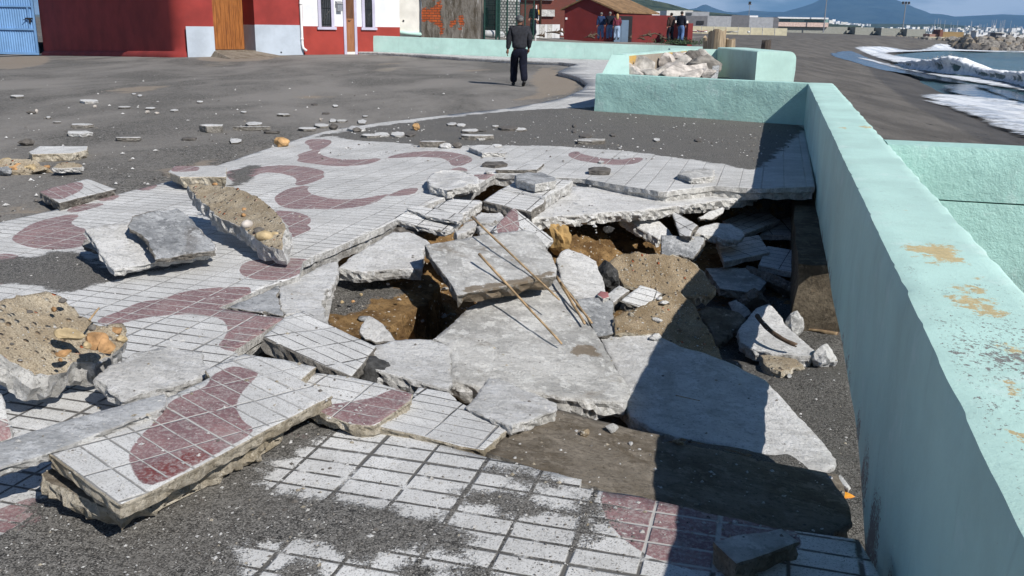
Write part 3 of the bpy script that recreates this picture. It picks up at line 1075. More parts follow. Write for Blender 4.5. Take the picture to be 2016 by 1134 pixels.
pit = mk('ground', gv, gf, M['earth'], None, True, (0, 0, 0), None, {'earth': ee})
tag(pit, 'washed out ground of dark sand and brown earth under the broken paving', 'ground', None, 'structure')

# ---------------------------------------------------------------- street
sv, sf, sb = [], [], []
xs = list(np.arange(-46, 10.01, 0.5))
ys = [0.5]
while ys[-1] < 62:
    ys.append(ys[-1] + max(0.14, 0.03 * ys[-1]))
BARE = [[(320, 330), (345, 318), (400, 313), (450, 318), (430, 335), (340, 352), (290, 352)], [(0, 398), (45, 397), (80, 405), (70, 425), (0, 432), (-60, 425)],
        [(205, 180), (240, 172), (300, 170), (345, 168), (300, 178), (240, 186)], [(545, 190), (600, 187), (680, 192), (640, 195), (560, 193)], [(985, 201), (1040, 200), (1130, 184), (1146, 165), (1120, 150), (1098, 145), (1100, 130), (1060, 132), (1040, 160), (1060, 180), (1030, 192)],
        [(730, 126), (790, 123), (800, 125), (740, 128)], [(885, 140), (960, 135), (970, 138), (900, 143)], [(0, 110), (75, 106), (110, 118), (60, 135), (0, 140), (-80, 130)], [(395, 110), (480, 102), (560, 112), (500, 122), (380, 120)]]
bp = [smooth_poly([tuple(G(*q, street_z))[:2] for q in p], 1) for p in BARE]
spts = np.array([(x, y) for y in ys for x in xs])
sb = np.maximum(sdist(spts, bp), -2.0)
for x, y in spts:
    sv.append(Vector((x, y, street_z(x, y) + 0.012 * mnoise.noise(Vector((x * 0.9, y * 0.9, 7))))))
ins = pip(spts, pb)
dpv = sdist(spts, [pb])
for k in range(len(sv)):
    if dpv[k] > -0.2:                          # tuck the street under the paving
        sv[k].z -= 0.03 * sm(-0.2, 0.3, dpv[k]) + (0.14 if dpv[k] > 0.55 else 0)
nx = len(xs)
hp_in = sdist(spts, [hp])
sst = np.array([ST(Vector((a, b, 0))) for a, b in spts])
def okq(q):
    return all(hp_in[i] < -0.9 or sst[i][1] < 1.3 for i in q) and all(sst[i][0] < SW + 0.3 for i in q) and any(dpv[i] < 0.6 for i in q)
sf = [f for f in ((j * nx + i, j * nx + i + 1, (j + 1) * nx + i + 1, (j + 1) * nx + i) for j in range(len(ys) - 1) for i in range(nx - 1)) if okq(f)]
st_o = mk('street', sv, sf, M['street'], None, True, (0, 0, 0), None, {'bare': sb})
tag(st_o, 'street covered with washed-up black sand', 'street', None, 'structure')

# ---------------------------------------------------------------- beach
TW = [(-40, 9.5), (0, 9.2), (30, 8.8), (50, 8.4), (80, 9.2), (100, 10.4), (130, 12.2), (155, 14.0), (180, 19), (200, 26), (215, 33), (228, 42), (240, 75), (255, 140), (270, 400), (300, 2000)]
def water_s(t):
    return float(np.interp(t, [a for a, b in TW], [b for a, b in TW]))
SEA = -2.3
def beach_z(s_, t):
    raw = max(-3.4, min(2.0, SEA + 0.135 * (water_s(t) - s_)))
    top = -1.02 + 0.9 * sm(70, 210, t) * sm(60, -10, s_)
    return -0.15 * math.log(math.exp(-raw / 0.15) + math.exp(-top / 0.15))

def beach_full(x, y):
    s_, t = ST(Vector((x, y, 0)))
    z = beach_z(s_, t)
    dry = sm(2.5, 6.0, water_s(t) - s_)
    if s_ > 0.5:
        z += dry * (0.05 * mnoise.noise(Vector((x * 0.35, y * 0.16, 1))) + 0.02 * mnoise.noise(Vector((x * 1.7, y * 1.2, 4))))
    else:
        z += 0.10 * mnoise.noise(Vector((x * 0.08, y * 0.05, 1)))
    return z

bs = list(np.arange(0.45, 16, 0.35)) + list(np.arange(16, 40, 1.5)) + list(np.arange(40, 700, 22))
bs = [-900, -500, -300, -200, -140, -100, -70, -50, -35, -25, -18, -12, -8, -5, -3, -1, 0.1] + bs
bt = []
t = -8.0
while t < 420:
    bt.append(t)
    t += max(0.4, 0.02 * t)
bv, bw = [], []
for t in bt:
    for s_ in bs:
        q = XY(s_, t)
        bv.append(Vector((q.x, q.y, beach_full(q.x, q.y))))
        bw.append(sm(-3.0, -0.6, s_ - water_s(t)))
nbs = len(bs)
def okb(i, j):
    return bs[i + 1] > 0.44 or (bt[j] > 58 if bs[i] > -20 else bt[j] > 75)
bf = [(j * nbs + i, j * nbs + i + 1, (j + 1) * nbs + i + 1, (j + 1) * nbs + i) for j in range(len(bt) - 1) for i in range(nbs - 1) if okb(i, j)]
bo = mk('beach', bv, bf, M['beach'], None, True, (0, 0, 0), None, {'wet': bw})
tag(bo, 'black sand beach sloping down to the surf', 'beach', None, 'structure')
# wide base ground to the horizon
mg = simple('far_land', (0.10, 0.11, 0.085), 0.95, 0.3, 0.02, 0.0)
gnd = MB().raw([(-16000, 250, -3.6), (16000, 250, -3.6), (16000, 16000, -3.6), (-16000, 16000, -3.6)], [(0, 1, 2, 3)]).raw([(-16000, -3000, -3.75), (-46, -3000, -3.75), (-46, 260, -3.75), (-16000, 260, -3.75)], [(0, 1, 2, 3)])
g_ = gnd.build('ground', mg, None, False, (0, 300, -3.6))
tag(g_, None, None, None, 'structure')
# sandy lot behind the low mint wall
lv, lf = [], []
lx = list(np.arange(-50, 22.1, 1.5))
ly = list(np.arange(36, 118, 2.0))
for y in ly:
    for x in lx:
        lv.append(Vector((x, y, lot_z(x, y) + 0.06 * mnoise.noise(Vector((x * 0.4, y * 0.4, 1))))))
nl = len(lx)
def okl(i, j):
    x, y = lx[i], ly[j]
    return y > 44.5 - 0.285 * (x + 6.5) + (0 if x > -6.5 else (x + 6.5) * -1.2) - 0.0 and x < 4 + (y - 36) * 0.22
lf = [(j * nl + i, j * nl + i + 1, (j + 1) * nl + i + 1, (j + 1) * nl + i) for j in range(len(ly) - 1) for i in range(nl - 1) if okl(i, j)]
M['lot'] = simple('sandy_lot', (0.20, 0.185, 0.165), 0.95, 0.35, 0.8, 0.8, 4)
lo = mk('ground', lv, lf, M['lot'], None, True, (0, 0, 0), None, {'wet': [0.0] * len(lv)})
tag(lo, None, None, None, 'structure')

# ---------------------------------------------------------------- sea wall
def zb(t):
    return float(np.interp(t, [-4, 2.9, 3.3, 3.9, 4.3, 5.2, 7.0, 10.6, 11.0, 17], [-0.5, -0.46, -0.41, -0.26, -0.20, -0.17, -0.17, -0.17, -0.35, -0.35]))
def zo(t):
    return float(np.interp(t, [-4, 2.6, 3.0, 7.1, 7.4, 17], [-1.3, -1.3, 0.30, 0.30, -1.3, -1.3]))  # outer underside raised, out of view, so sunlight passes beneath the wall
WEARB = [(1845, 498, .20, .62), (1800, 490, .12, .45), (1880, 505, .12, .5), (1915, 585, .18, .5), (1945, 605, .14, .45), (1860, 565, .10, .35), (1705, 250, .13, .6), (1660, 252, .10, .5), (1990, 690, .12, .42), (1930, 545, .12, .3), (1780, 415, .08, .35), (1980, 850, .12, .35), (1985, 760, .10, .4)]
wb_ = [(*ST(P(a, b, .68)), r, k) for a, b, r, k in WEARB]
CHIPB = [(1940, 640, .25, .16), (1985, 700, .3, .20), (1720, 262, .12, .25), (1745, 275, .08, .5), (1680, 215, .3, .15), (1660, 190, .3, .15), (1975, 830, .3, .14), (1775, 530, .04, .7)]
cb_ = [(*ST(P(a, b, .68)), r, k) for a, b, r, k in CHIPB]
prof = [(0, i / 12, 'i') for i in range(12)] + [(0, 1, 'ie')] + [((i + 1) / 9, 1, 't') for i in range(8)] + [(1, 1, 'oe')] + [(1, 1 - i / 7, 'o') for i in range(1, 8)]
ts = list(np.arange(-3, 1, 0.2)) + list(np.arange(1, 9, 0.055)) + list(np.arange(9, 16.36, 0.09))
wv, wear, chip = [], [], []
for t in ts:
    for fs, fz, kd in prof:
        bi, bo_ = zb(t), zo(t)
        s_ = SW + (SO - SW) * fs
        z = (bi if fs < 0.5 else bo_) + (0.68 - (bi if fs < 0.5 else bo_)) * fz
        n1 = mnoise.noise(Vector((t * 0.9, z * 1.4, s_ * 2)))
        n2 = mnoise.noise(Vector((t * 3.2, z * 3.5, s_ * 4 + 5)))
        n3 = mnoise.noise(Vector((t * 11, z * 11, s_ * 11)))
        c_ = -0.22
        w_ = -0.6
        if kd == 'i':
            s_ -= 0.010 * n1 + 0.006 * n2 + 0.003 * n3
            if fz == 0:
                z += 0.02 * n2 + 0.014 * n3
            c_ = -0.30 + 1.05 * sm(0.10, -0.22, z) * sm(0.0, 0.5, mnoise.noise(Vector((t * 5, z * 1.2, 3))) + 0.30)
            if z > 0.55:
                c_ += 0.1
        elif kd == 'ie':
            s_ += 0.006 + 0.004 * n2 + 0.020 * max(0, n3 - 0.15)
            z -= 0.004 + 0.010 * max(0, n3)
            c_ = -0.05
        elif kd == 't':
            z += 0.002 * n1 + 0.001 * n2
            c_ = -0.04 + 0.15 * sm(5, 1.8, t)
            for a, b, r_, k_ in wb_:
                w_ = max(w_, (k_ * 1.25 + 0.42) * math.exp(-(((s_ - a) / (r_ * 0.8)) ** 2 + ((t - b) / (r_ * 1.6)) ** 2)) - 0.35)
            for a, b, r_, k_ in cb_:
                c_ += k_ * math.exp(-(((s_ - a) / r_) ** 2 + ((t - b) / (r_ * 1.6)) ** 2))
        elif kd == 'oe':
            s_ -= 0.02 + 0.03 * abs(n2) + 0.03 * max(0, mnoise.noise(Vector((t * 4.1, 2, 9)))) * (1.6 if t > 8 else 0.7)
            z -= 0.012
            c_ = 0.0
        else:
            s_ += 0.012 * n1 + 0.01 * n2
        q = XY(s_, t, z)
        wv.append(q)
        wear.append(w_)
        chip.append(c_)
npf = len(prof)
wf = [(j * npf + i, j * npf + i + 1, (j + 1) * npf + i + 1, (j + 1) * npf + i) for j in range(len(ts) - 1) for i in range(npf - 1)]
wf += [(j * npf + npf - 1, j * npf, (j + 1) * npf, (j + 1) * npf + npf - 1) for j in range(len(ts) - 1)]
wf += [tuple(range(npf)), tuple((len(ts) - 1) * npf + i for i in range(npf))[::-1]]
sw_o = fixn(mk('sea_wall', wv, wf, M['mint'], None, True, XY(0.7, 6, -1), None, {'wear': wear, 'chip': chip}))
sw_o.modifiers.new('edges', 'EDGE_SPLIT').split_angle = R(38)
tag(sw_o, 'long mint green sea wall with flaking top running beside the collapsed paving', 'wall')
# footing left under the wall
fb_ = MB()
def ragged_box(mb, s0, s1, t0, t1, z0, z1, amp=0.03, n=(5, 24, 6)):
    bm = bmesh.new()
    bmesh.ops.create_grid(bm, x_segments=1, y_segments=1, size=1)
    bm.free()
    idx_, vs_, fs_ = {}, [], []
    def vert(i, j, k):
        key = (i, j, k)
        if key not in idx_:
            a = s0 + (s1 - s0) * i / n[0]
            b = t0 + (t1 - t0) * j / n[1]
            c = z0 + (z1 - z0) * k / n[2]
            o = Vector((mnoise.noise(Vector((a * 7, b * 7, c * 7))), mnoise.noise(Vector((a * 7 + 9, b * 7, c * 7))), mnoise.noise(Vector((a * 7, b * 7 + 9, c * 7))))) * amp
            idx_[key] = len(vs_)
            vs_.append(XY(a + o.x, b + o.y, c + o.z * 0.5))
        return idx_[key]
    for ax_ in range(3):
        u_, v_ = [q for q in range(3) if q != ax_]
        for side in (0, n[ax_]):
            for a in range(n[u_]):
                for b in range(n[v_]):
                    def kk(p, q):
                        r_ = [0, 0, 0]
                        r_[ax_], r_[u_], r_[v_] = side, p, q
                        return vert(*r_)
                    fs_.append((kk(a, b), kk(a + 1, b), kk(a + 1, b + 1), kk(a, b + 1)))
    return mb.raw(vs_, fs_)
ragged_box(fb_, 0.285, 0.88, 7.25, 15.6, -1.3, -0.20)
ft = fb_.build('wall_footing', concrete_mat('footing_brown', (0.075, 0.06, 0.042), (0.17, 0.14, 0.10), (0.08, 0.06, 0.045), 0.5), None, False)
tag(ft, 'rough brown concrete footing exposed under the mint sea wall at the edge of the pit', 'footing')

def lump_wall(name, a, b, th, z0, z1, mat, label, cat='wall', res=0.12, lump=0.012, wearf=None, chipf=None, side=1, z1b=None, origin=None, parent=None, edge=0.02):
    """a rendered wall from a to b (plan points on its front face), thickness th behind, lumpy surface"""
    a, b = Vector((a[0], a[1], 0)), Vector((b[0], b[1], 0))
    d = (b - a)
    Lg = d.length
    d.normalize()
    nn = Vector((d.y, -d.x, 0)) * side           # towards the front
    z1b = z1 if z1b is None else z1b
    k = max(2, int(Lg / res))
    nz = max(3, int((z1 - z0) / res))
    pr = [(0, i / nz) for i in range(nz)] + [(0.0, 1), (0.33, 1), (0.66, 1), (1, 1)] + [(1, 1 - (i + 1) / 3) for i in range(3)]
    vs_, we, ch = [], [], []
    for i in range(k + 1):
        p = a + d * (Lg * i / k)
        top = z1 + (z1b - z1) * i / k
        for fs, fz in pr:
            z = z0 + (top - z0) * fz
            q = p - nn * (th * fs)
            n1 = mnoise.noise(Vector((q.x * 2.1, q.y * 2.1, z * 2.4)))
            n2 = mnoise.noise(Vector((q.x * 6, q.y * 6, z * 6)))
            if fz == 1:
                z += 0.4 * lump * n1
                if fs in (0.0, 1):
                    q += nn * (-edge if fs == 0.0 else edge) * (0.5 + 0.5 * abs(n2))
                    z -= edge * 0.3
            else:
                q += nn * (lump * (n1 + 0.6 * n2))
            vs_.append(Vector((q.x, q.y, z)))
            we.append(wearf(fs, fz, i / k, z) if wearf else -0.6)
            ch.append(chipf(fs, fz, i / k, z) if chipf else -0.25)
    m = len(pr)
    fs_ = [(j * m + i, j * m + i + 1, (j + 1) * m + i + 1, (j + 1) * m + i) for j in range(k) for i in range(m - 1)]
    fs_ += [(j * m + m - 1, j * m, (j + 1) * m, (j + 1) * m + m - 1) for j in range(k)]
    fs_ += [tuple(range(m)), tuple(k * m + i for i in range(m))[::-1]]
    o = fixn(mk(name, vs_, fs_, mat, parent, True, origin, None, {'wear': we, 'chip': ch}))
    md = o.modifiers.new('edges', 'EDGE_SPLIT')
    md.split_angle = R(40)
    if parent is None:
        tag(o, label, cat)
    return o

c0 = P(1170, 219.5)
c1 = XY(SW + 0.02, 16.03)
lump_wall('planter_front_wall', c0, c1, 0.30, -0.5, 0.68, M['mint_rough'], 'knobbly mint wall crossing the promenade in front of the rock filled planter', res=0.08, lump=0.016, chipf=lambda fs, fz, u, z: -0.28 + (0.35 if z < 0.04 else 0) + (0.3 if fz == 1 and fs > 0 else 0))
# side wall going out to the beach
sb0, sb1 = XY(SO - 0.03, 7.86), XY(9.5, 7.96)
lump_wall('side_wall', sb0, sb1, 0.36, 0.262, 0.68, M['mint_rough'], 'mint side wall running from the sea wall out over the beach, crack along its face', res=0.1, lump=0.012, chipf=lambda fs, fz, u, z: -0.28 + (0.25 if fz == 1 else 0), origin=XY(4, 7.9, -1.5))
low = lump_wall('lower_course', XY(SO - 0.03, 7.84), XY(9.5, 7.94), 0.40, -2.6, 0.256, M['mint_rough'], None, res=0.1, lump=0.014, parent=bpy.data.objects['side_wall'], wearf=lambda fs, fz, u, z: 0.05 if abs(u - 0.085) < 0.02 and z < 0.1 else -0.6)
# planter
PL = empty('planter', (3.2, 19.6, 0), 'mint walled planter heaped with pale rocks, inner face yellow and bare cement', 'planter')
M['planter_in'] = paint_mat('planter_inner', (0.36, 0.31, 0.25), 0.5, 0.4, yellow=(0.70, 0.42, 0.07))
a_, b_ = Vector((1.80, 17.70, 0)), Vector((3.67, 22.0, 0))
dL = (b_ - a_).normalized()
nL = Vector((dL.y, -dL.x, 0))
lump_wall('left_wall', a_ + nL * 0.0, b_, 0.26, -0.3, 1.02, M['mint'], None, parent=PL, res=0.15, side=-1, edge=0.03)
inl = lump_wall('inner_lining', a_ + nL * 0.265, b_ + nL * 0.265, 0.03, -0.2, 0.985, M['planter_in'], None, parent=PL, res=0.15, side=1, edge=0.0, lump=0.003,
          wearf=lambda fs, fz, u, z: 0.62 if (u < 0.14 or 0.62 < u < 0.74 or u > 0.9 or (z < 0.7 and u < 0.35)) else 0.1)
# sloped front end of the left wall
e0, e1_ = a_ - nL * 0.02, a_ + nL * 0.31
f0, f1_ = a_ - dL * 0.42 - nL * 0.10, a_ - dL * 0.42 + nL * 0.46
MB().hexa([f0 + Vector((0, 0, -0.2)), f1_ + Vector((0, 0, -0.2)), e1_ + Vector((0, 0, -0.2)), e0 + Vector((0, 0, -0.2))],
          [f0 + Vector((0, 0, 0.60)), f1_ + Vector((0, 0, 0.60)), e1_ + Vector((0, 0, 1.005)), e0 + Vector((0, 0, 1.005))]).build('sloped_end', M['mint'], PL)
lump_wall('back_wall', (3.55, 22.0), (4.9, 22.0), 0.3, -0.3, 1.03, M['mint'], None, parent=PL, res=0.15)
# right block with a rounded shoulder
rb = MB()
ra, rbk = Vector((4.85, 19.2, 0)), Vector((4.63, 22.0, 0))
dR = (rbk - ra).normalized()
nR = Vector((dR.y, -dR.x, 0))
Wd = 0.82
ol = [(0, -0.5), (0, 1.06), (0.03, 1.08)] + [(Wd - 0.16 + 0.16 * math.sin(R(q)), 0.92 + 0.16 * math.cos(R(q)) * (1 if q else 1)) for q in range(0, 91, 15)] + [(Wd, 0.72), (Wd - 0.02, 0.45), (Wd, -0.5)]
rv = []
kk_ = 20
for i in range(kk_ + 1):
    p = ra + dR * ((rbk - ra).length * i / kk_)
    for w_, z in ol:
        q = p + nR * w_
        o_ = 0.012 * mnoise.noise(Vector((q.x * 4, q.y * 4, z * 4)))
        rv.append(Vector((q.x + o_, q.y + o_, z)))
m_ = len(ol)
rf = [(j * m_ + i, j * m_ + (i + 1) % m_, (j + 1) * m_ + (i + 1) % m_, (j + 1) * m_ + i) for j in range(kk_) for i in range(m_)] + [tuple(range(m_)), tuple(kk_ * m_ + i for i in range(m_))[::-1]]
ro = fixn(mk('right_wall', rv, rf, M['mint'], PL, False, None, None, {'wear': [-0.6] * len(rv), 'chip': [0.25 if i % m_ in (9, 10, 11) and i < m_ else -0.25 for i in range(len(rv))]}))
MB().box((3.4, 19.7, 0.2), (2.6, 3.6, 0.5), -0.35).build('soil_bed', M['grey_rock'], PL)
# rocks in the planter
M['grey_pale'] = simple('pale_grey_rock', (0.36, 0.34, 0.31), 0.9, 0.4, 6, 0.8, 30)
RK = [(1262, 130, 17.9, .75, .55), (1275, 131, 18.3, .6, .3), (1322, 128, 18.2, .8, .5), (1300, 137, 17.5, .7, .4), (1250, 138, 17.4, .6, .3), (1338, 108, 20.3, .8, .6), (1345, 122, 19.0, 1.0, .8), (1365, 132, 18.0, .9, .6), (1330, 140, 17.3, .9, .35), (1372, 113, 19.6, .7, .5), (1318, 117, 19.6, .5, .4), (1355, 142, 17.2, .8, .3), (1280, 140, 17.3, .5, .28), (1388, 138, 17.5, .6, .35), (1240, 133, 17.8, .4, .35), (1252, 126, 18.6, .22, .26)]
rk_l = ['pale rock low at the left of the planter heap', 'pale rock against the bare cement lining of the planter', 'broad pale rock in the middle of the planter heap', 'flat pale rock at the front of the planter, left of centre', 'small pale rock in the front left corner of the planter', 'pale rock at the back of the planter heap', 'tallest pale rock near the centre of the planter', 'smooth pale pyramid shaped rock at the right of the planter', 'low pale rock behind the front planter wall, centre', 'pale jagged rock beside the dark one in the planter', 'pale rock high against the yellow lining of the planter', 'low pale rock at front right of the planter heap', 'little pale rock wedged at the front of the planter', 'pale rock at the far right front of the planter', 'small pale rock nearest the sloped end of the planter', 'small upright pale stone against the planter lining']
for i, (px, py, dist, w_, h_) in enumerate(RK):
    c = PD(px, py, dist)
    rock('planter_rock', (c.x, c.y, c.z - h_ * 0.25), (w_ * 1.05, w_ * 0.85, h_ * 1.25), M['white_stone'] if i % 3 else M['grey_pale'], 31 + i, i * 1.3, 0.10, 3, rk_l[i], 'rock', 'pale rocks heaped in the planter', angular=True)
c = PD(1362, 112, 19.3)
rock('planter_rock', (c.x, c.y, c.z - 0.05), (0.5, 0.4, 0.36), M['dark_stone'], 71, 0.4, 0.25, 3, 'dark brown boulder on top of the planter heap', 'rock', tilt=0.3)
c = PD(1388, 122, 18.8)
rock('planter_rock', (c.x, c.y, c.z - 0.05), (0.75, 0.5, 0.42), M['grey_rock'], 72, 0.2, 0.2, 3, 'smooth grey boulder beside the right planter wall', 'rock', tilt=0.2)
c = PD(1405, 141, 18.0)
MB().hexa([c + Vector((-.07, 0, -.25)), c + Vector((.07, 0, -.25)), c + Vector((.10, .25, -.25)), c + Vector((-.04, .25, -.25))], [c + Vector((-.02, .03, .10)), c + Vector((.10, .03, .12)), c + Vector((.13, .12, .10)), c + Vector((.02, .12, .10))]).build('stone_shard', M['mortar'])
tag(bpy.data.objects['stone_shard'], 'upright grey stone shard in the right corner of the planter', 'stone')

# far low mint wall round the end of the promenade
fw0, fw1 = Vector((-6.52, 43.5, 0)), Vector((8.4, 39.42, 0))
lump_wall('low_wall', fw0, fw1, 0.3, -0.4, 0.86, M['mint'], 'long low mint wall closing the far end of the promenade', res=0.3, lump=0.02, z1b=0.70)
stp = MB()
q = G(747, 93)
stp.box((q.x + 0.15, q.y - 0.12, q.z + 0.36), (1.5, 0.35, 0.08), -0.27).box((q.x + 0.75, q.y - 0.45, q.z + 0.16), (0.18, 0.5, 0.42), -0.27)
tag(stp.build('garden_step', M['mint']), 'little mint step built against the end of the low wall by the white house', 'step')

# ---------------------------------------------------------------- sea
def water_mat():
    n = NB('sea_water', 0.12, 0.5)
    o = n.coord('Object', (0.5, 1.0, 1))
    f = n.noise(0.10, 5, 0.6, o)
    c = n.mix(n.ss(f, 0.35, 0.65), (0.030, 0.075, 0.080), (0.065, 0.135, 0.135))
    foam = n.attr('foam')
    k = n.math('ADD', foam, n.math('ADD', n.math('MULTIPLY', n.math('SUBTRACT', n.noise(0.7, 7, 0.72, n.coord('Object', (0.6, 1.0, 1))), 0.5), 1.4), 0.0))
    fm = n.ss(k, 0.40, 0.62)
    fc = n.mix(n.ss(n.noise(1.6, 8, 0.8), 0.36, 0.52), (0.42, 0.49, 0.56), (0.84, 0.86, 0.88))  # grey-blue patches paint in the shadows among the white foam
    c = n.mix(fm, c, fc)
    r = n.math('ADD', 0.16, n.math('MULTIPLY', fm, 0.6))
    h = n.math('ADD', n.noise(0.7, 6, 0.65, o), n.math('MULTIPLY', n.noise(4, 5, 0.7), 0.3))
    return n.done(c, rough=r, normal=n.bump(h, 0.55, 0.5))
M['water'] = water_mat()
def foam_mat():
    n = NB('sea_foam', 0.6, 0.3)
    o = n.coord('Object', (0.55, 1.25, 1))
    sd = n.attr('edge')
    k = n.math('ADD', n.math('MULTIPLY', sd, 0.9), n.math('MULTIPLY', n.math('SUBTRACT', n.noise(0.5, 9, 0.76, o, 0.5), 0.5), 3.2))
    a = n.ss(k, -0.05, 0.30)
    lace = n.noise(1.1, 9, 0.78, o, 1.0)
    a = n.math('MULTIPLY', a, n.ss(n.math('ADD', lace, n.math('MULTIPLY', sd, 0.05)), 0.40, 0.56))
    rot = n.nt.nodes.new('ShaderNodeMapping')
    rot.inputs['Rotation'].default_value = (0, 0, R(15.4))
    rot.inputs['Scale'].default_value = (1.0, 0.16, 1.0)
    n.nt.links.new(n.coord(), rot.inputs['Vector'])
    band = n.noise(0.9, 7, 0.7, rot.outputs[0], 0.6)
    c = n.mix(n.ss(band, 0.38, 0.60), (0.40, 0.46, 0.55), (0.80, 0.83, 0.86))
    c = n.mix(n.ss(n.noise(3.0, 7, 0.75, o), 0.45, 0.65, 0, 0.6), c, (0.84, 0.86, 0.88))
    return n.done(c, normal=n.bump(n.noise(3, 8, 0.75, o), 0.9, 0.12), Alpha=a)
M['foam'] = foam_mat()
film = NB('wet_sand_film', 0.10, 0.5)
fo = film.coord('Object', (0.5, 1, 1))
fa = film.ss(film.math('ADD', film.attr('edge'), film.math('MULTIPLY', film.math('SUBTRACT', film.noise(0.3, 6, 0.6, fo), 0.5), 1.6)), 0.0, 0.45)
M['film'] = film.done((0.030, 0.034, 0.042), normal=film.bump(film.noise(1.5, 4, 0.6, fo), 0.25, 0.05), Alpha=fa)

wsv, wsa = [], []
wss = list(np.arange(-4, 30, 0.8)) + list(np.arange(30, 120, 4)) + list(np.arange(120, 900, 40))
wts = []
t = -20.0
while t < 330:
    wts.append(t)
    t += max(0.7, 0.012 * t)
for t in wts:
    for a in wss:
        s_ = water_s(min(t, 232)) + a
        q = XY(s_, t)
        k = min(1, max(0, (a + 1) / 8))
        z = SEA + k * (0.20 * math.sin((a * 0.55) + 0.9 * mnoise.noise(Vector((t * 0.05, a * 0.02, 0))) * 4) * (0.5 + mnoise.noise(Vector((t * 0.04, a * 0.05, 3)))) + 0.10 * mnoise.noise(Vector((q.x * 0.3, q.y * 0.25, 1))))
        wsv.append(Vector((q.x, q.y, z - 0.05 - 0.30 * sm(7, 0, a))))
        wsa.append(-0.25)
nws = len(wss)
wsf = [(j * nws + i, j * nws + i + 1, (j + 1) * nws + i + 1, (j + 1) * nws + i) for j in range(len(wts) - 1) for i in range(nws - 1)]
wo_ = mk('water', wsv, wsf, M['water'], None, True, (20, 100, SEA), None, {'foam': wsa})
tag(wo_, 'grey green sea water rolling on to the beach', 'water', None, 'structure')

def foam_z(x, y):
    return max(beach_full(x, y), SEA) + 0.03
def drape(name, polys, mat, dz, label, res=0.5):
    vs_, fs_, ed = [], [], []
    for pl in polys:
        pp = [G(*q, foam_z) for q in pl]
        p2 = smooth_poly([(p.x, p.y) for p in pp], 2)
        a = np.array(p2)
        inn = []
        rs = res
        g_ = grid_in(p2, max(rs, math.sqrt(abs(np.ptp(a[:, 0]) * np.ptp(a[:, 1])) / 3500)), seed=3)
        bd = resample([tuple(q) for q in p2], 1.0, 0.0, 1)
        V2_, F_, _ = cdt(bd, g_)
        k = len(vs_)
        A_ = np.array([(v[0], v[1]) for v in V2_])
        e = np.clip(sdist(A_, [bd]), 0, 3)
        for (x, y), ee_ in zip(A_, e):
            vs_.append(Vector((x, y, foam_z(x, y) + dz + 0.02 * mnoise.noise(Vector((x * 0.8, y * 0.8, 2))) * min(1, ee_))))
            ed.append(ee_ - 0.25)
        fs_ += [tuple(i + k for i in f) for f in F_]
    o = mk(name, vs_, fs_, mat, None, True, None, None, {'edge': ed})
    return tag(o, label, None, None, 'structure')
FO1 = Z(3, [(1035, 264), (1110, 261), (1240, 263), (1390, 253), (1520, 260), (1700, 274), (2015, 286), (2200, 293), (2200, 303), (1800, 293), (1560, 287), (1420, 292), (1320, 297), (1230, 299), (1300, 318), (1420, 332), (1480, 340), (1400, 355), (1340, 372), (1260, 352), (1160, 322), (1090, 292)])
FO2 = Z(3, [(1040, 324), (1120, 331), (1220, 351), (1330, 384), (1450, 404), (1560, 424), (1750, 439), (1900, 464), (2015, 491), (2200, 530), (2200, 548), (2015, 517), (1900, 497), (1750, 474), (1640, 457), (1500, 432), (1350, 402), (1250, 380), (1150, 350)])
FO3 = Z(3, [(1385, 544), (1480, 525), (1600, 535), (1750, 548), (1900, 563), (2015, 580), (2200, 610), (2300, 900), (2060, 805), (2000, 782), (1900, 747), (1830, 717), (1690, 657), (1560, 604), (1420, 574), (1460, 557)])
FI1 = Z(3, [(870, 305), (960, 288), (1040, 280), (1120, 318), (1300, 378), (1500, 423), (1640, 450), (1900, 498), (2200, 570), (2200, 648), (2015, 592), (1850, 545), (1700, 480), (1500, 457), (1300, 410), (1100, 374), (1010, 342)])
FI2 = Z(3, [(1500, 484), (1620, 474), (1720, 474), (1850, 520), (2015, 575), (2200, 610), (2200, 660), (1900, 590), (1700, 552), (1560, 520)])
drape('wet_sand', [FI1, FI2], M['film'], 0.0, 'sheet of shallow backwash mirroring the sky on the sand')
drape('foam', [FO1, FO2, FO3], M['foam'], 0.035, 'white surf foam spread along the shoreline')

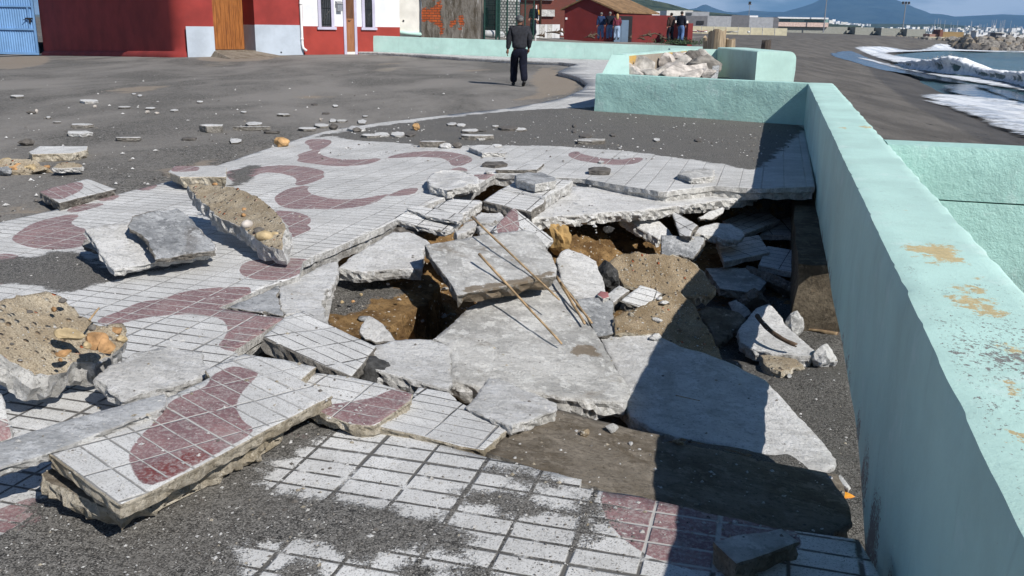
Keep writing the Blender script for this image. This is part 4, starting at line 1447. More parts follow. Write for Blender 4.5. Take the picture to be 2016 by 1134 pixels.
# breaking wave
BB = Z(3, [(1300, 366), (1390, 394), (1470, 402), (1560, 419), (1640, 426), (1740, 433), (1850, 456), (1950, 472), (2050, 496), (2200, 530), (2600, 640)])
BC = Z(3, [(1300, 352), (1390, 346), (1470, 344), (1530, 339), (1600, 328), (1660, 348), (1720, 384), (1800, 400), (1900, 406), (2015, 416), (2200, 455), (2600, 560)])
bx = [q[0] for q in BB]
vv, ff, fo_ = [], [], []
NS = 420
prfl = [(-0.35, 0.02), (-0.1, 0.12), (0.05, 0.35), (0.02, 0.6), (-0.12, 0.82), (0.0, 0.95), (0.25, 1.0), (0.6, 0.95), (1.1, 0.72), (1.8, 0.42), (2.8, 0.15), (4.2, 0.0)]
for i in range(NS + 1):
    px = bx[0] + (bx[-1] - bx[0]) * (i / NS)
    yb = float(np.interp(px, bx, [q[1] for q in BB]))
    yc = float(np.interp(px, [q[0] for q in BC], [q[1] for q in BC]))
    b = G(px, yb, lambda x, y: SEA + 0.05)
    h = (yb - yc) / FPX * b.y
    wid = 1.0 + 0.4 * h
    for j, (a, z) in enumerate(prfl):
        q = b + WN * (a * wid) + Vector((0, 0, z * h))
        amp = h * (0.34 if 2 < j < 10 else 0.10)
        d_ = mnoise.noise(q * 0.9) + 0.7 * mnoise.noise(q * 2.3) + 0.6 * mnoise.noise(q * 5.0)
        q += Vector((-WN.x, -WN.y, 0.5)) * amp * d_
        vv.append(q)
        zx = (px - 1316) / 1 
        dark = sm(0.18, 0.5, z) * 0
        face = 1 if j in (2, 3) else 0
        gap = sm(0.1, 0.35, mnoise.noise(Vector((i * 0.045, 3.3, 0))) + 0.12)
        fo_.append((0.86 if j not in (0, 11) else 0.2) - 0.50 * face * gap + 0.25 * mnoise.noise(q * 2.2))
m_ = len(prfl)
ff = [(i * m_ + j, i * m_ + j + 1, (i + 1) * m_ + j + 1, (i + 1) * m_ + j) for i in range(NS) for j in range(m_ - 1)]
wv_ = fixn(mk('breaking_wave', vv, ff, M['water'], None, True, None, None, {'foam': fo_}))
tag(wv_, 'white crested wave breaking close to the beach', None, None, 'structure')
# droplets thrown up by the breaker
sp_ = MB()
rg = random.Random(4)
for k in range(260):
    px = 1316 + (1480 + rg.gauss(110, 85)) / 2.88
    yb = float(np.interp(px, bx, [q[1] for q in BB]))
    yc = float(np.interp(px, [q[0] for q in BC], [q[1] for q in BC]))
    b = PD(px, yc + 4 - abs(rg.gauss(0, 4.5)), G(px, yb, lambda x, y: SEA).y + rg.uniform(0.2, 1.2))
    r_ = rg.uniform(0.02, 0.07)
    sp_.raw([b + Vector((r_, 0, 0)), b + Vector((-r_, 0, 0)), b + Vector((0, r_, 0)), b + Vector((0, -r_, 0)), b + Vector((0, 0, r_)), b + Vector((0, 0, -r_))], [(0, 2, 4), (2, 1, 4), (1, 3, 4), (3, 0, 4), (2, 0, 5), (1, 2, 5), (3, 1, 5), (0, 3, 5)])
sp_o = sp_.build('foam', M['white_stone'])
tag(sp_o, 'spray flying off the crest of the breaking wave', None, None, 'stuff')

# ---------------------------------------------------------------- street buildings on the left
def paint(name, col, rough=0.75, var=0.12, scale=1.2, bump=0.25, bscale=25):
    return simple(name, col, rough, var, scale, bump, bscale)
M['red'] = paint('red_render', (0.265, 0.036, 0.031), 0.85, 0.2, 0.8)
M['red_dado'] = paint('red_dado', (0.28, 0.040, 0.030), 0.85, 0.2, 0.8)
M['grey_dado'] = paint('pale_grey_dado', (0.40, 0.45, 0.51))
M['white_wall'] = paint('white_render', (0.66, 0.67, 0.68), 0.8, 0.08)
M['cream_wall'] = paint('cream_render', (0.66, 0.64, 0.59), 0.8, 0.12)
M['lavender'] = paint('lavender_trim', (0.46, 0.44, 0.55))
M['blue'] = paint('blue_gate_paint', (0.17, 0.33, 0.58), 0.5, 0.12)
M['iron'] = simple('dark_iron', (0.02, 0.02, 0.022), 0.5, 0.2, 10, 0.1)
M['glass'] = simple('dark_glass', (0.05, 0.055, 0.06), 0.12, 0.3, 2, 0.02)
M['pvc'] = paint('white_pipe', (0.72, 0.72, 0.71), 0.4)
M['metal'] = simple('grey_metal', (0.35, 0.35, 0.36), 0.4, 0.15, 8, 0.1, metal=0.6)
M['roof'] = simple('flat_roof', (0.25, 0.22, 0.19), 0.9, 0.3, 1, 0.3)

def wood(name, a, b, plank=0.0):
    n = NB(name, 0.6, 0.3)
    o = n.coord('Object', (9, 9, 0.7))
    f = n.noise(2.5, 6, 0.65, o, 0.8)
    c = n.mix(n.ss(f, 0.3, 0.7), a, b)
    return n.done(c, normal=n.bump(f, 0.3, 0.01))
M['wood_door'] = wood('varnished_wood', (0.16, 0.052, 0.012), (0.36, 0.135, 0.032))
M['brown_door'] = wood('brown_door', (0.24, 0.10, 0.045), (0.33, 0.15, 0.07))

B1 = Vector((-13.27, 37.56, 0))
BD = Vector((0.751, 0.660, 0)).normalized()
BO = Vector((BD.y, -BD.x, 0))                  # outwards
BL = -BO * -1.0

def al(px, off=0.0):
    """distance along the street front at photo column px"""
    d = ray(px, 60)
    m = d.x / d.y
    o = B1 + BO * off
    return (m * o.y - o.x) / (BD.x - m * BD.y)

def zat(px, py, off=0.0):
    d = ray(px, py)
    p = B1 + BD * al(px, off) + BO * off
    return CAMH + d.z / d.y * p.y

def fp(k, z, o=0.0):
    q = B1 + BD * k + BO * o
    return Vector((q.x, q.y, z))

def fbox(mb, k0, k1, z0, z1, o0, o1, m=0):
    return mb.hexa([fp(k0, z0, o0), fp(k0, z0, o1), fp(k1, z0, o1), fp(k1, z0, o0)], [fp(k0, z1, o0), fp(k0, z1, o1), fp(k1, z1, o1), fp(k1, z1, o0)], m)

kd0, kd1, kr = al(421), al(479), al(502)
rec = 0.1
while rec < 2.5:
    p = fp(kr, 0, -rec)
    k2 = al(479)
    d = ray(479, 60)
    if p.x / p.y <= d.x / d.y:
        break
    rec += 0.01
k2 = al(597)
LK = Vector((-25.5, 51.4, 0))
dl = (LK - B1).normalized()
nl_ = Vector((-dl.y, dl.x, 0))
if nl_.dot(Vector((0, -1, 0))) < 0:
    nl_ = -nl_
RB = empty('red_building', fp(2, street_z(B1.x, B1.y)), 'dark red rendered building with a rounded corner, tall wooden door and pale grey dado', 'building')
plan = []
for i in range(9):
    q = LK + (B1 + dl * 0.9 - LK) * i / 8
    plan.append((q, nl_))
rr = 0.9
for i in range(1, 8):
    a = i / 8
    q = (B1 + dl * 0.9) * (1 - a) ** 2 + B1 * 2 * a * (1 - a) + (B1 + BD * 0.9) * a * a
    plan.append((q, (nl_ * (1 - a) + BO * a).normalized() * (1 - a)))
plan += [(B1 + BD * 0.9, None), (fp(kd0, 0), None), (fp(kd0, 0, -rec), None), (fp(kr, 0, -rec), None), (fp(kr, 0), None), (fp(k2, 0), None), (fp(k2, 0, -9), None), (fp(k2, 0, -9) + (LK - B1) * 0.75, None)]
def ring(h, off):
    out = []
    for q, nn in plan:
        g_ = street_z(q.x, q.y)
        p = q + (nn * off if nn is not None else Vector((0, 0, 0)))
        out.append(Vector((p.x, p.y, h if h > 3 else g_ + h)))
    return out
rings = [ring(-0.6, 0.16), ring(0.0, 0.16), ring(0.16, 0.12), ring(0.24, 0.0), ring(0.45, 0.0), ring(1.6, 0.0), ring(4.8, 0.0)]
vs_ = [v for r_ in rings for v in r_]
k = len(plan)
fs_ = [(j * k + i, j * k + (i + 1) % k, (j + 1) * k + (i + 1) % k, (j + 1) * k + i) for j in range(len(rings) - 1) for i in range(k)] + [tuple(range((len(rings) - 1) * k, len(rings) * k))]
wl = fixn(mk('wall', vs_, fs_, M['red'], RB, True))
wl.modifiers.new('split', 'EDGE_SPLIT').split_angle = R(50)
zb_ = street_z(B1.x, B1.y)
zd = zat(395, 52)
mb = MB()
fbox(mb, al(366), kd0 - 0.003, zb_ - 0.4, zd, 0.0, 0.012)
mb.build('dado', M['grey_dado'], RB)
mb = MB()
fbox(mb, kr + 0.0, k2 - 0.03, zb_ - 0.4, zat(550, 49), 0.0, 0.012)
mb.hexa([fp(kr - 0.012, zb_ - 0.4, -rec + 0.05), fp(kr - 0.012, zb_ - 0.4, 0.012), fp(kr, zb_ - 0.4, 0.012), fp(kr, zb_ - 0.4, -rec + 0.05)], [fp(kr - 0.012, zat(490, 49), -rec + 0.05), fp(kr - 0.012, zat(490, 49), 0.012), fp(kr, zat(490, 49), 0.012), fp(kr, zat(490, 49), -rec + 0.05)])
mb.build('dado', M['grey_dado'], RB)
mb = MB()
zdb = zat(450, 97, -rec)
npl = 9
for i in range(npl):
    a, b = kd0 + 0.01 + (kr - kd0 - 0.02) * i / npl, kd0 + 0.01 + (kr - kd0 - 0.02) * (i + 1) / npl
    fbox(mb, a + 0.004, b - 0.004, zdb, 3.4, -rec + 0.01, -rec + 0.06)
mb.build('door', M['wood_door'], RB)
mb = MB()
fbox(mb, kd0, kr, zdb - 0.5, zdb - 0.02, -rec, 0.02)
mb.hexa([fp(kd0 - 0.6, zb_ - 0.5, 0.02), fp(kd0 - 0.3, zb_ - 0.5, 2.4), fp(kr + 0.9, zb_ - 0.5, 2.0), fp(kr + 0.8, zb_ - 0.5, 0.02)], [fp(kd0 - 0.05, zdb - 0.03, 0.02), fp(kd0 - 0.3, zb_ - 0.03, 2.4), fp(kr + 0.9, zb_ - 0.03, 2.0), fp(kr + 0.05, zdb - 0.05, 0.02)])
mb.build('door_ramp', M['conc_dirty'], RB)
mb = MB()
hp0 = fp(al(551), zat(551, 103), 0.013)
mb.tube([hp0, hp0 + BO * 0.015], 0.035, 10)
mb.build('drain_hole', M['iron'], RB)
mb = MB()
mb.raw([Vector((q.x, q.y, 4.802)) + ((nn * 0.25) if nn is not None else Vector((0, 0, 0))) for q, nn in plan] + [Vector((q.x, q.y, 5.0)) + ((nn * 0.25) if nn is not None else Vector((0, 0, 0))) for q, nn in plan], [tuple(range(k))[::-1], tuple(range(k, 2 * k))] + [(i, (i + 1) % k, k + (i + 1) % k, k + i) for i in range(k)])
mb.build('roof', M['roof'], RB)

# blue gate
GT = empty('metal_gate', PD(40, 104, 51.4), 'tall blue corrugated metal gate standing beside the red building', 'gate')
g0, g1 = PD(-90, 104, 51.9), PD(78, 103.5, 51.3)
gd = (g1 - g0).normalized()
gn = Vector((gd.y, -gd.x, 0)).normalized()
gz = min(g0.z, g1.z)
W_ = (g1 - g0).length
def gp_(k, z, o):
    q = g0 + gd * k + gn * o
    return Vector((q.x, q.y, gz + z))
vs_, fs_ = [], []
nn_ = int(W_ / 0.035)
for i in range(nn_ + 1):
    o_ = 0.012 if (i // 2) % 2 else -0.012
    vs_ += [gp_(W_ * i / nn_, 0.05, o_), gp_(W_ * i / nn_, 4.2, o_)]
fs_ = [(2 * i, 2 * i + 2, 2 * i + 3, 2 * i + 1) for i in range(nn_)]
fixn(mk('sheet', vs_, fs_, M['blue'], GT))
mb = MB()
def gbar(k0, k1, z0, z1):
    mb.hexa([gp_(k0, z0, 0.014), gp_(k0, z0, 0.075), gp_(k1, z0, 0.075), gp_(k1, z0, 0.014)], [gp_(k0, z1, 0.014), gp_(k0, z1, 0.075), gp_(k1, z1, 0.075), gp_(k1, z1, 0.014)])
def gpx(px):
    d = ray(px, 60)
    m = d.x / d.y
    return (m * g0.y - g0.x) / (gd.x - m * gd.y)
def gzz(py, px=40):
    d = ray(px, py)
    return CAMH + d.z / d.y * 51.5 - gz
gbar(0, W_, 0.0, 0.12)
gbar(0, W_ - 0.1, gzz(59), gzz(55.5))
gbar(0, W_ - 0.1, gzz(14), gzz(11))
gbar(W_ - 0.13, W_, 0.125, 4.25)
gbar(gpx(59), gpx(61.5), gzz(55.4), gzz(14.2))
mb.build('frame', M['blue'], GT)
mb = MB()
h_ = gp_(gpx(62), gzz(36), 0.09)
mb.box(h_, (0.42, 0.05, 0.08), math.atan2(gd.y, gd.x)).box(h_ + Vector((0.05, -0.02, -0.12)), (0.10, 0.06, 0.16), 0).tube([h_ + Vector((-0.1, 0, 0)), h_ + Vector((-0.3, -0.05, -0.08))], 0.02)
mb.build('bolt', M['iron'], GT)

# white house
k3 = al(735)
HW = empty('white_house', fp((k2 + k3) / 2, street_z(*fp(k2, 0)[:2])), 'white house with brick red dado, lavender trimmed windows and narrow brown door', 'house')
zw = street_z(*fp(k2, 0)[:2])
zt = zat(650, 52)
mb = MB()
fbox(mb, k2 + 0.003, k3 + 1.45, zw - 0.5, 5.2, -8, -0.012)
mb.build('wall', M['white_wall'], HW)
mb = MB()
fbox(mb, k2 + 0.004, k3 + 1.45, zw - 0.4, zt, -0.012, 0.004)
mb.build('dado', M['red_dado'], HW)
mb = MB()
fbox(mb, k2 - 0.2, k3 + 1.6, 5.2, 5.4, -8.2, 0.3)
mb.build('roof', M['roof'], HW)
def window(p0, p1, py_s, with_l=True):
    a, b = al(p0), al(p1)
    zs = zat((p0 + p1) / 2, py_s)
    mb = MB()
    fbox(mb, a, a + 0.14, zs + 0.003, 3.3, -0.01, 0.045)
    fbox(mb, b - 0.14, b, zs + 0.003, 3.3, -0.01, 0.045)
    fbox(mb, a + 0.142, b - 0.142, 3.16, 3.3, -0.01, 0.045)
    fr_ = mb.build('window', M['lavender'], HW)
    mb = MB()
    fbox(mb, a - 0.08, b + 0.08, zs - 0.11, zs, -0.01, 0.09)
    mb.build('sill', M['lavender'], fr_)
    mb = MB()
    fbox(mb, a + 0.142, b - 0.142, zs + 0.004, 3.158, -0.011, 0.004)
    mb.build('pane', M['glass'], fr_)
    mb = MB()
    n_ = 6
    for i in range(n_):
        kk = a + 0.17 + (b - a - 0.34) * i / (n_ - 1)
        mb.tube([fp(kk, zs + 0.03, 0.03), fp(kk, 3.12, 0.03)], 0.011, 6)
    for z in (zs + 0.12, zs + 0.8, zs + 1.5):
        mb.tube([fp(a + 0.145, z, 0.032), fp(b - 0.145, z, 0.032)], 0.011, 6)
    kk0, kk1 = a + 0.2, b - 0.2
    for z in (zs + 0.2, zs + 0.95):
        mb.tube([fp(kk0, z, 0.034), fp((kk0 + kk1) / 2, z + 0.3, 0.034), fp(kk1, z + 0.45, 0.034)], 0.014, 6)
    mb.build('grille', M['iron'], fr_)
window(627, 658, 53)
window(713, 738, 54)
a, b = al(676), al(702)
zdr = zat(690, 104)
mb = MB()
fbox(mb, a, a + 0.13, zdr - 0.2, 3.4, -0.01, 0.05)
fbox(mb, b - 0.13, b, zdr - 0.2, 3.4, -0.01, 0.05)
mb.build('door_frame', M['lavender'], HW)
mb = MB()
fbox(mb, a + 0.132, b - 0.132, zdr + 0.05, 3.3, -0.01, 0.012)
dr = mb.build('door', M['brown_door'], HW)
mb = MB()
for i in range(6):
    kk = a + 0.19 + (b - a - 0.38) * i / 5
    mb.tube([fp(kk, zat(690, 36), 0.03), fp(kk, 3.2, 0.03)], 0.012, 6)
mb.build('grille', M['iron'], dr)
mb = MB()
hk = fp(a + 0.24, zat(683, 40), 0.03)
mb.tube([hk, hk + BO * 0.04, hk + BO * 0.04 + BD * 0.12], 0.014, 6)
mb.build('handle', M['iron'], dr)
mb = MB()
fbox(mb, a, b, zdr - 0.3, zdr + 0.045, -0.01, 0.03)
mb.build('threshold', M['cream_wall'], HW)
MBX = empty('mailbox', fp(al(668), zat(668, 22), 0.02), 'grey metal mailbox on the white wall beside the brown door', 'mailbox')
mb = MB()
m0, m1 = al(663), al(672.5)
fbox(mb, m0, m1, zat(668, 22), zat(668, 8), 0.0, 0.14)
mb.build('box', M['metal'], MBX)
mb = MB()
zt_ = zat(668, 8) + 0.003
mb.hexa([fp(m0 - .03, zt_, 0), fp(m0 - .03, zt_, .18), fp(m1 + .03, zt_, .18), fp(m1 + .03, zt_, 0)], [fp(m0 - .03, zt_ + .12, 0), fp(m0 + .02, zt_ + .05, .12), fp(m1 - .02, zt_ + .05, .12), fp(m1 + .03, zt_ + .12, 0)])
mb.build('lid', M['metal'], MBX)
def pipe(name, px, py, label, top=5.1):
    kk = al(px)
    z0 = zat(px, py)
    mb = MB()
    mb.tube([fp(kk, top, 0.07), fp(kk, z0 + 0.28, 0.07), fp(kk + 0.02, z0 + 0.12, 0.09), fp(kk + 0.12, z0, 0.2)], 0.055, 10)
    for z in (z0 + 0.45, z0 + 1.9, z0 + 3.2):
        mb.tube([fp(kk, z, 0.07), fp(kk, z + 0.08, 0.07)], 0.066, 10)
    tag(mb.build(name, M['pvc'], None, True), label, 'pipe')
pipe('downpipe', 592.5, 100, 'white downpipe at the join of the red building and the white house')

# cream annex behind, with its mint pipe
a0, a1 = PD(763.5, 61, 45.6), PD(829.5, 69, 45.9)
def vwall(p0, p1, z0, z1, th, mat, name, label, cat, parent=None):
    d = Vector((p1.x - p0.x, p1.y - p0.y, 0)).normalized()
    nn = Vector((d.y, -d.x, 0))
    mb = MB()
    a, b = Vector((p0.x, p0.y, 0)), Vector((p1.x, p1.y, 0))
    mb.hexa([a + Vector((0, 0, z0)), b + Vector((0, 0, z0)), b - nn * th + Vector((0, 0, z0)), a - nn * th + Vector((0, 0, z0))], [a + Vector((0, 0, z1)), b + Vector((0, 0, z1)), b - nn * th + Vector((0, 0, z1)), a - nn * th + Vector((0, 0, z1))])
    o = mb.build(name, mat, parent)
    if parent is None:
        tag(o, label, cat)
    return o, d, nn
AN = empty('annex', a0, 'cream rendered blank annex wall between the white house and the ruined wall', 'building')
ao, ad, an = vwall(a0, a1, 0.0, 5.0, 7.0, M['cream_wall'], 'wall', None, None, AN)
mb = MB()
mb.tube([a0 + an * 0.06 + Vector((-0.05, 0, 0.0)), a1 + an * 0.06 + Vector((0.1, 0, 0.02))], 0.09, 10)
mb.build('pipe', M['mint'], AN, True)
mb = MB()
mb.tube([a0 + an * 0.05 + Vector((0.12, 0, 0.1)), a0 + an * 0.05 + Vector((0.12, 0, 5))], 0.07, 10)
mb.build('downpipe', M['pvc'], AN, True)
q = a0 + (a1 - a0) * 0.47
mb = MB()
mb.tube([Vector((q.x, q.y, 0)) + an * 0.002 + Vector((0, 0, zat(792, 40) * 0 + PD(793, 41, q.y).z)), Vector((q.x, q.y, 0)) + an * 0.03 + Vector((0, 0, PD(793, 41, q.y).z))], 0.045, 8)
mb.build('drain_hole', M['iron'], AN)

# ruined wall with bare brick patches
def ruin_mat():
    n = NB('ruined_render', 0.95, 0.15)
    o = n.coord()
    st = n.noise(2.2, 7, 0.72, n.coord('Object', (2.2, 2.2, 0.5)))
    c = n.mix(n.ss(st, 0.36, 0.62), (0.085, 0.070, 0.052), (0.22, 0.20, 0.175))
    c = n.mix(n.ss(n.noise(1.1, 7, 0.75, n.coord('Object', (3.5, 3.5, 0.45))), 0.58, 0.70), c, (0.50, 0.48, 0.45))
    br = n.nt.nodes.new('ShaderNodeTexBrick')
    br.inputs['Scale'].default_value = 1.0
    br.inputs['Brick Width'].default_value = 0.27
    br.inputs['Row Height'].default_value = 0.115
    br.inputs['Mortar Size'].default_value = 0.014
    br.inputs['Color1'].default_value = (0.52, 0.115, 0.035, 1)
    br.inputs['Color2'].default_value = (0.40, 0.085, 0.03, 1)
    br.inputs['Mortar'].default_value = (0.10, 0.06, 0.04, 1)
    u, v, uvv = n.uv()
    n.nt.links.new(uvv, br.inputs['Vector'])
    a = n.attr('brick')
    m = n.ss(n.math('ADD', a, n.math('MULTIPLY', n.math('SUBTRACT', n.noise(3.5, 5, 0.7, o), 0.5), 1.3)), -0.03, 0.03)
    c = n.mix(m, c, br.outputs['Color'])
    h = n.math('SUBTRACT', n.noise(10, 6, 0.7, o), n.math('MULTIPLY', m, 0.6))
    return n.done(c, normal=n.bump(h, 0.8, 0.04))
r0, r1 = PD(829.8, 71, 45.75), PD(946, 77, 45.0)
rd = Vector((r1.x - r0.x, r1.y - r0.y, 0)).normalized()
rn = Vector((rd.y, -rd.x, 0))
RL = (Vector((r1.x, r1.y, 0)) - Vector((r0.x, r0.y, 0))).length
def rk2(px, py):
    d = ray(px, py)
    m = d.x / d.y
    k = (m * r0.y - r0.x) / (rd.x - m * rd.y)
    q = r0 + rd * k
    return (k, CAMH + d.z / d.y * q.y)
bps = [[rk2(640 + a / 6.3, b / 6.3) for a, b in pl] for pl in ([(1170, 90), (1260, 100), (1290, 130), (1380, 90), (1440, 110), (1430, 190), (1420, 240), (1440, 300), (1470, 330), (1440, 420), (1400, 340), (1350, 290), (1260, 260), (1170, 230)], [(1600, 230), (1720, 220), (1720, 310), (1690, 340), (1640, 280), (1550, 320), (1530, 280)], [(1350, 0), (1440, 10), (1400, 60), (1370, 50)])]
vs_, kz = [], []
nk, nz = 60, 50
for j in range(nz + 1):
    for i in range(nk + 1):
        kk, z = RL * i / nk, 0.2 + 4.6 * j / nz
        q = Vector((r0.x, r0.y, 0)) + rd * kk + Vector((0, 0, z + (0.35 * mnoise.noise(Vector((kk * 1.3, 0, 1))) if j == nz else 0))) + rn * 0.02 * mnoise.noise(Vector((kk * 2, z * 2, 0)))
        vs_.append(q)
        kz.append((kk, z))
bd_ = sdist(np.array(kz), bps)
fs_ = [(j * (nk + 1) + i, j * (nk + 1) + i + 1, (j + 1) * (nk + 1) + i + 1, (j + 1) * (nk + 1) + i) for j in range(nz) for i in range(nk)]
n0 = len(vs_)
bdry = [i for i in range(nk + 1)] + [(j) * (nk + 1) + nk for j in range(1, nz + 1)] + [nz * (nk + 1) + i for i in range(nk - 1, -1, -1)] + [j * (nk + 1) for j in range(nz - 1, 0, -1)]
for i in bdry:
    vs_.append(vs_[i] - rn * 0.5)
kz += [kz[i] for i in bdry]
fs_ += [(bdry[i], bdry[(i + 1) % len(bdry)], n0 + (i + 1) % len(bdry), n0 + i) for i in range(len(bdry))] + [tuple(n0 + i for i in range(len(bdry)))]
ru = fixn(mk('ruined_wall', vs_, fs_, ruin_mat(), None, False, None, None, {'brick': list(bd_) + [-1] * len(bdry)}, kz))
tag(ru, 'old stained wall with render fallen off to show orange bricks', 'wall')

# green fence
M['green'] = simple('green_fence_paint', (0.012, 0.045, 0.035), 0.5, 0.2, 10, 0.05)
FN = empty('mesh_fence', PD(975, 77, 45), 'dark green metal mesh fence with slim posts beside the ruined wall', 'fence')
fpx = [(953.5, 76.5, 45.0), (976.5, 77, 44.7), (983, 73, 47.0), (998, 71.5, 49), (1016.5, 69.5, 51), (1033, 68, 53), (1050, 67, 55)]
fpos = [PD(a, b, c) for a, b, c in fpx]
for q in fpos:
    mb = MB()
    mb.tube([Vector((q.x, q.y, q.z - 0.3)), Vector((q.x, q.y, 2.75))], 0.045, 8)
    mb.build('post', M['green'], FN)
for i in range(len(fpos) - 1):
    a, b = fpos[i], fpos[i + 1]
    mb = MB()
    for j in range(1, 13):
        q = a.lerp(b, j / 13)
        mb.tube([Vector((q.x, q.y, q.z + 0.05)), Vector((q.x, q.y, 2.6))], 0.006, 4)
    for z in (0.1, 0.6, 1.1, 1.6):
        mb.tube([Vector((a.x, a.y, a.z + z)), Vector((b.x, b.y, b.z + z))], 0.007, 4)
    mb.build('mesh_panel', M['green'], FN)
# yard behind the fence
def brickm(name, c1, c2, mortar, bw, bh, ms=0.02):
    n = NB(name, 0.9, 0.2)
    br = n.nt.nodes.new('ShaderNodeTexBrick')
    br.inputs['Scale'].default_value = 1.0
    br.inputs['Brick Width'].default_value = bw
    br.inputs['Row Height'].default_value = bh
    br.inputs['Mortar Size'].default_value = ms
    for k_, v_ in (('Color1', c1), ('Color2', c2), ('Mortar', mortar)):
        br.inputs[k_].default_value = (*v_, 1)
    mp_ = n.nt.nodes.new('ShaderNodeMapping')
    mp_.inputs['Rotation'].default_value = (R(90), 0, 0)
    n.nt.links.new(n.coord(), mp_.inputs['Vector'])
    n.nt.links.new(mp_.outputs[0], br.inputs['Vector'])
    c = n.mix(n.ss(n.noise(3, 5, 0.6), 0.4, 0.7, 0, 0.4), br.outputs['Color'], mortar)
    return n.done(c)
YH = empty('block_shed', PD(985, 66, 62), 'shed of bare concrete blocks and white lattice behind the green fence', 'shed')
def pbox(px0, px1, py0, py1, dist, depth, mat, name, parent, zmin=None):
    a, b = PD(px0, py1, dist), PD(px1, py1, dist)
    zt2 = PD((px0 + px1) / 2, py0, dist).z
    z0 = a.z if zmin is None else zmin
    mb = MB()
    d = Vector((b.x - a.x, b.y - a.y, 0)).normalized()
    nn = Vector((-d.y, d.x, 0))
    A_, B_ = Vector((a.x, a.y, z0)), Vector((b.x, b.y, z0))
    up = Vector((0, 0, zt2 - z0))
    mb.hexa([A_, B_, B_ + nn * depth, A_ + nn * depth], [A_ + up, B_ + up, B_ + nn * depth + up, A_ + nn * depth + up])
    return mb.build(name, mat, parent)
pbox(938, 981, -60, 66, 60, 5, brickm('concrete_blocks', (0.30, 0.27, 0.22), (0.24, 0.215, 0.18), (0.14, 0.12, 0.10), 0.5, 0.28), 'wall', YH, 0.3)
pbox(981.5, 1022, -60, 66, 57, 3, brickm('white_lattice', (0.62, 0.62, 0.60), (0.52, 0.52, 0.50), (0.12, 0.12, 0.12), 0.18, 0.15, 0.03), 'lattice_wall', YH, 0.3)
pbox(950, 960, 15, 52, 59.6, 0.1, M['green'], 'door', YH)
tk = MB()
q0, q1 = PD(947, 66, 50), PD(989, 68.5, 50)
tk.tube([q0 + Vector((-0.05, 0, 0)), q0 + Vector((0.05, 0, 0)), q0.lerp(q1, 0.5), q1, q1 + Vector((0.12, 0, 0))], [0.05, 0.17, 0.2, 0.17, 0.05], 12)
tag(tk.build('float_tube', M['white_wall'], None, True), 'long white cylinder lying on the ground behind the green fence', 'float')
sg = MB()
q = PD(1056, 24, 57)
sg.box(q, (0.34, 0.05, 0.26)).box(q + Vector((0, 0.01, -0.33)), (0.32, 0.04, 0.26), 0, 1).box((q.x, q.y + 0.06, q.z - 0.9), (0.06, 0.06, 2.6), 0, 1)
tag(sg.build('notice_board', [simple('yellow_notice', (0.75, 0.42, 0.06), 0.5, 0.05), M['white_wall']]), 'small yellow and white notice on a post beyond the fence', 'sign')

# brick red back building and pole
BB_ = empty('brick_building', PD(1080, 50, 84), 'brown brick building with a grey shutter behind the striped barrier', 'building')
pbox(1024, 1132, -20, 52, 84, 6, brickm('brown_brick', (0.19, 0.055, 0.04), (0.15, 0.045, 0.035), (0.12, 0.06, 0.05), 0.25, 0.08, 0.01), 'wall', BB_, 0.0)
pbox(1065, 1092, 19, 32, 83.8, 0.1, M['conc_grey'], 'shutter', BB_)
pbox(1024, 1090, -14, -1, 83.7, 0.15, M['white_wall'], 'fascia', BB_)
up_ = MB()
q = PD(1063, 49, 66)
up_.tube([q, q + Vector((0.03, 0, 7.5))], [0.10, 0.08], 10)
tag(up_.build('utility_pole', M['dark_wood'], None, True), 'brown wooden utility pole behind the striped barrier', 'pole')

# striped barrier blocks
BR = empty('barrier', PD(1078, 66, 64), 'low concrete barrier in white and grey vertical stripes before the brick building', 'barrier')
xs_ = [1055.5, 1062, 1073, 1078, 1087, 1092.5, 1102]
b0_ = PD(1055.5, 65.5, 64)
for i in range(6):
    pbox(xs_[i], xs_[i + 1] - 0.1, 48, 65.5, 64 - 0.02 * (i % 2), 0.4, M['white_wall'] if i % 2 == 0 or i == 5 else M['conc_grey'], 'white_block' if i % 2 == 0 or i == 5 else 'grey_block', BR, b0_.z - 0.3)
bl = MB()
q = PD(1105.5, 70, 62)
bl.tube([q, q + Vector((0, 0, 0.12)), q + Vector((0, 0, 0.4)), q + Vector((0, 0, 0.46))], [0.14, 0.10, 0.07, 0.03], 10)
tag(bl.build('bollard', M['white_wall'], None, True), 'small white bollard at the end of the striped barrier', 'bollard')

# red gabled house and its walled yard
M['red_far'] = paint('dark_red_render', (0.175, 0.026, 0.025))
M['tiles'] = simple('mossy_roof_tile', (0.20, 0.125, 0.065), 0.9, 0.35, 2, 0.15, 6)
GH = empty('gabled_house', PD(1158, 70, 70), 'dark red gabled house with a mossy tiled roof near the beach', 'house')
a, b = PD(1110.5, 66, 70.5), PD(1206, 74.5, 68.5)
d = Vector((b.x - a.x, b.y - a.y, 0)).normalized()
nn = Vector((-d.y, d.x, 0))
zl, zr, zp = PD(1110.5, 17.5, 70.5).z, PD(1206, 19, 68.5).z, PD(1151, -3.5, 69.6).z
L_ = (Vector((b.x, b.y, 0)) - Vector((a.x, a.y, 0))).length
kp = L_ * 0.46
def hp_(k, z, o):
    q = Vector((a.x, a.y, 0)) + d * k + nn * o
    return Vector((q.x, q.y, z))
mb = MB()
mb.raw([hp_(0, -0.2, 0), hp_(L_, -0.2, 0), hp_(L_, zr, 0), hp_(kp, zp, 0), hp_(0, zl, 0), hp_(0, -0.2, 7), hp_(L_, -0.2, 7), hp_(L_, zr, 7), hp_(kp, zp, 7), hp_(0, zl, 7)], [(0, 1, 2, 3, 4), (9, 8, 7, 6, 5), (0, 5, 6, 1), (1, 6, 7, 2), (4, 9, 5, 0)])
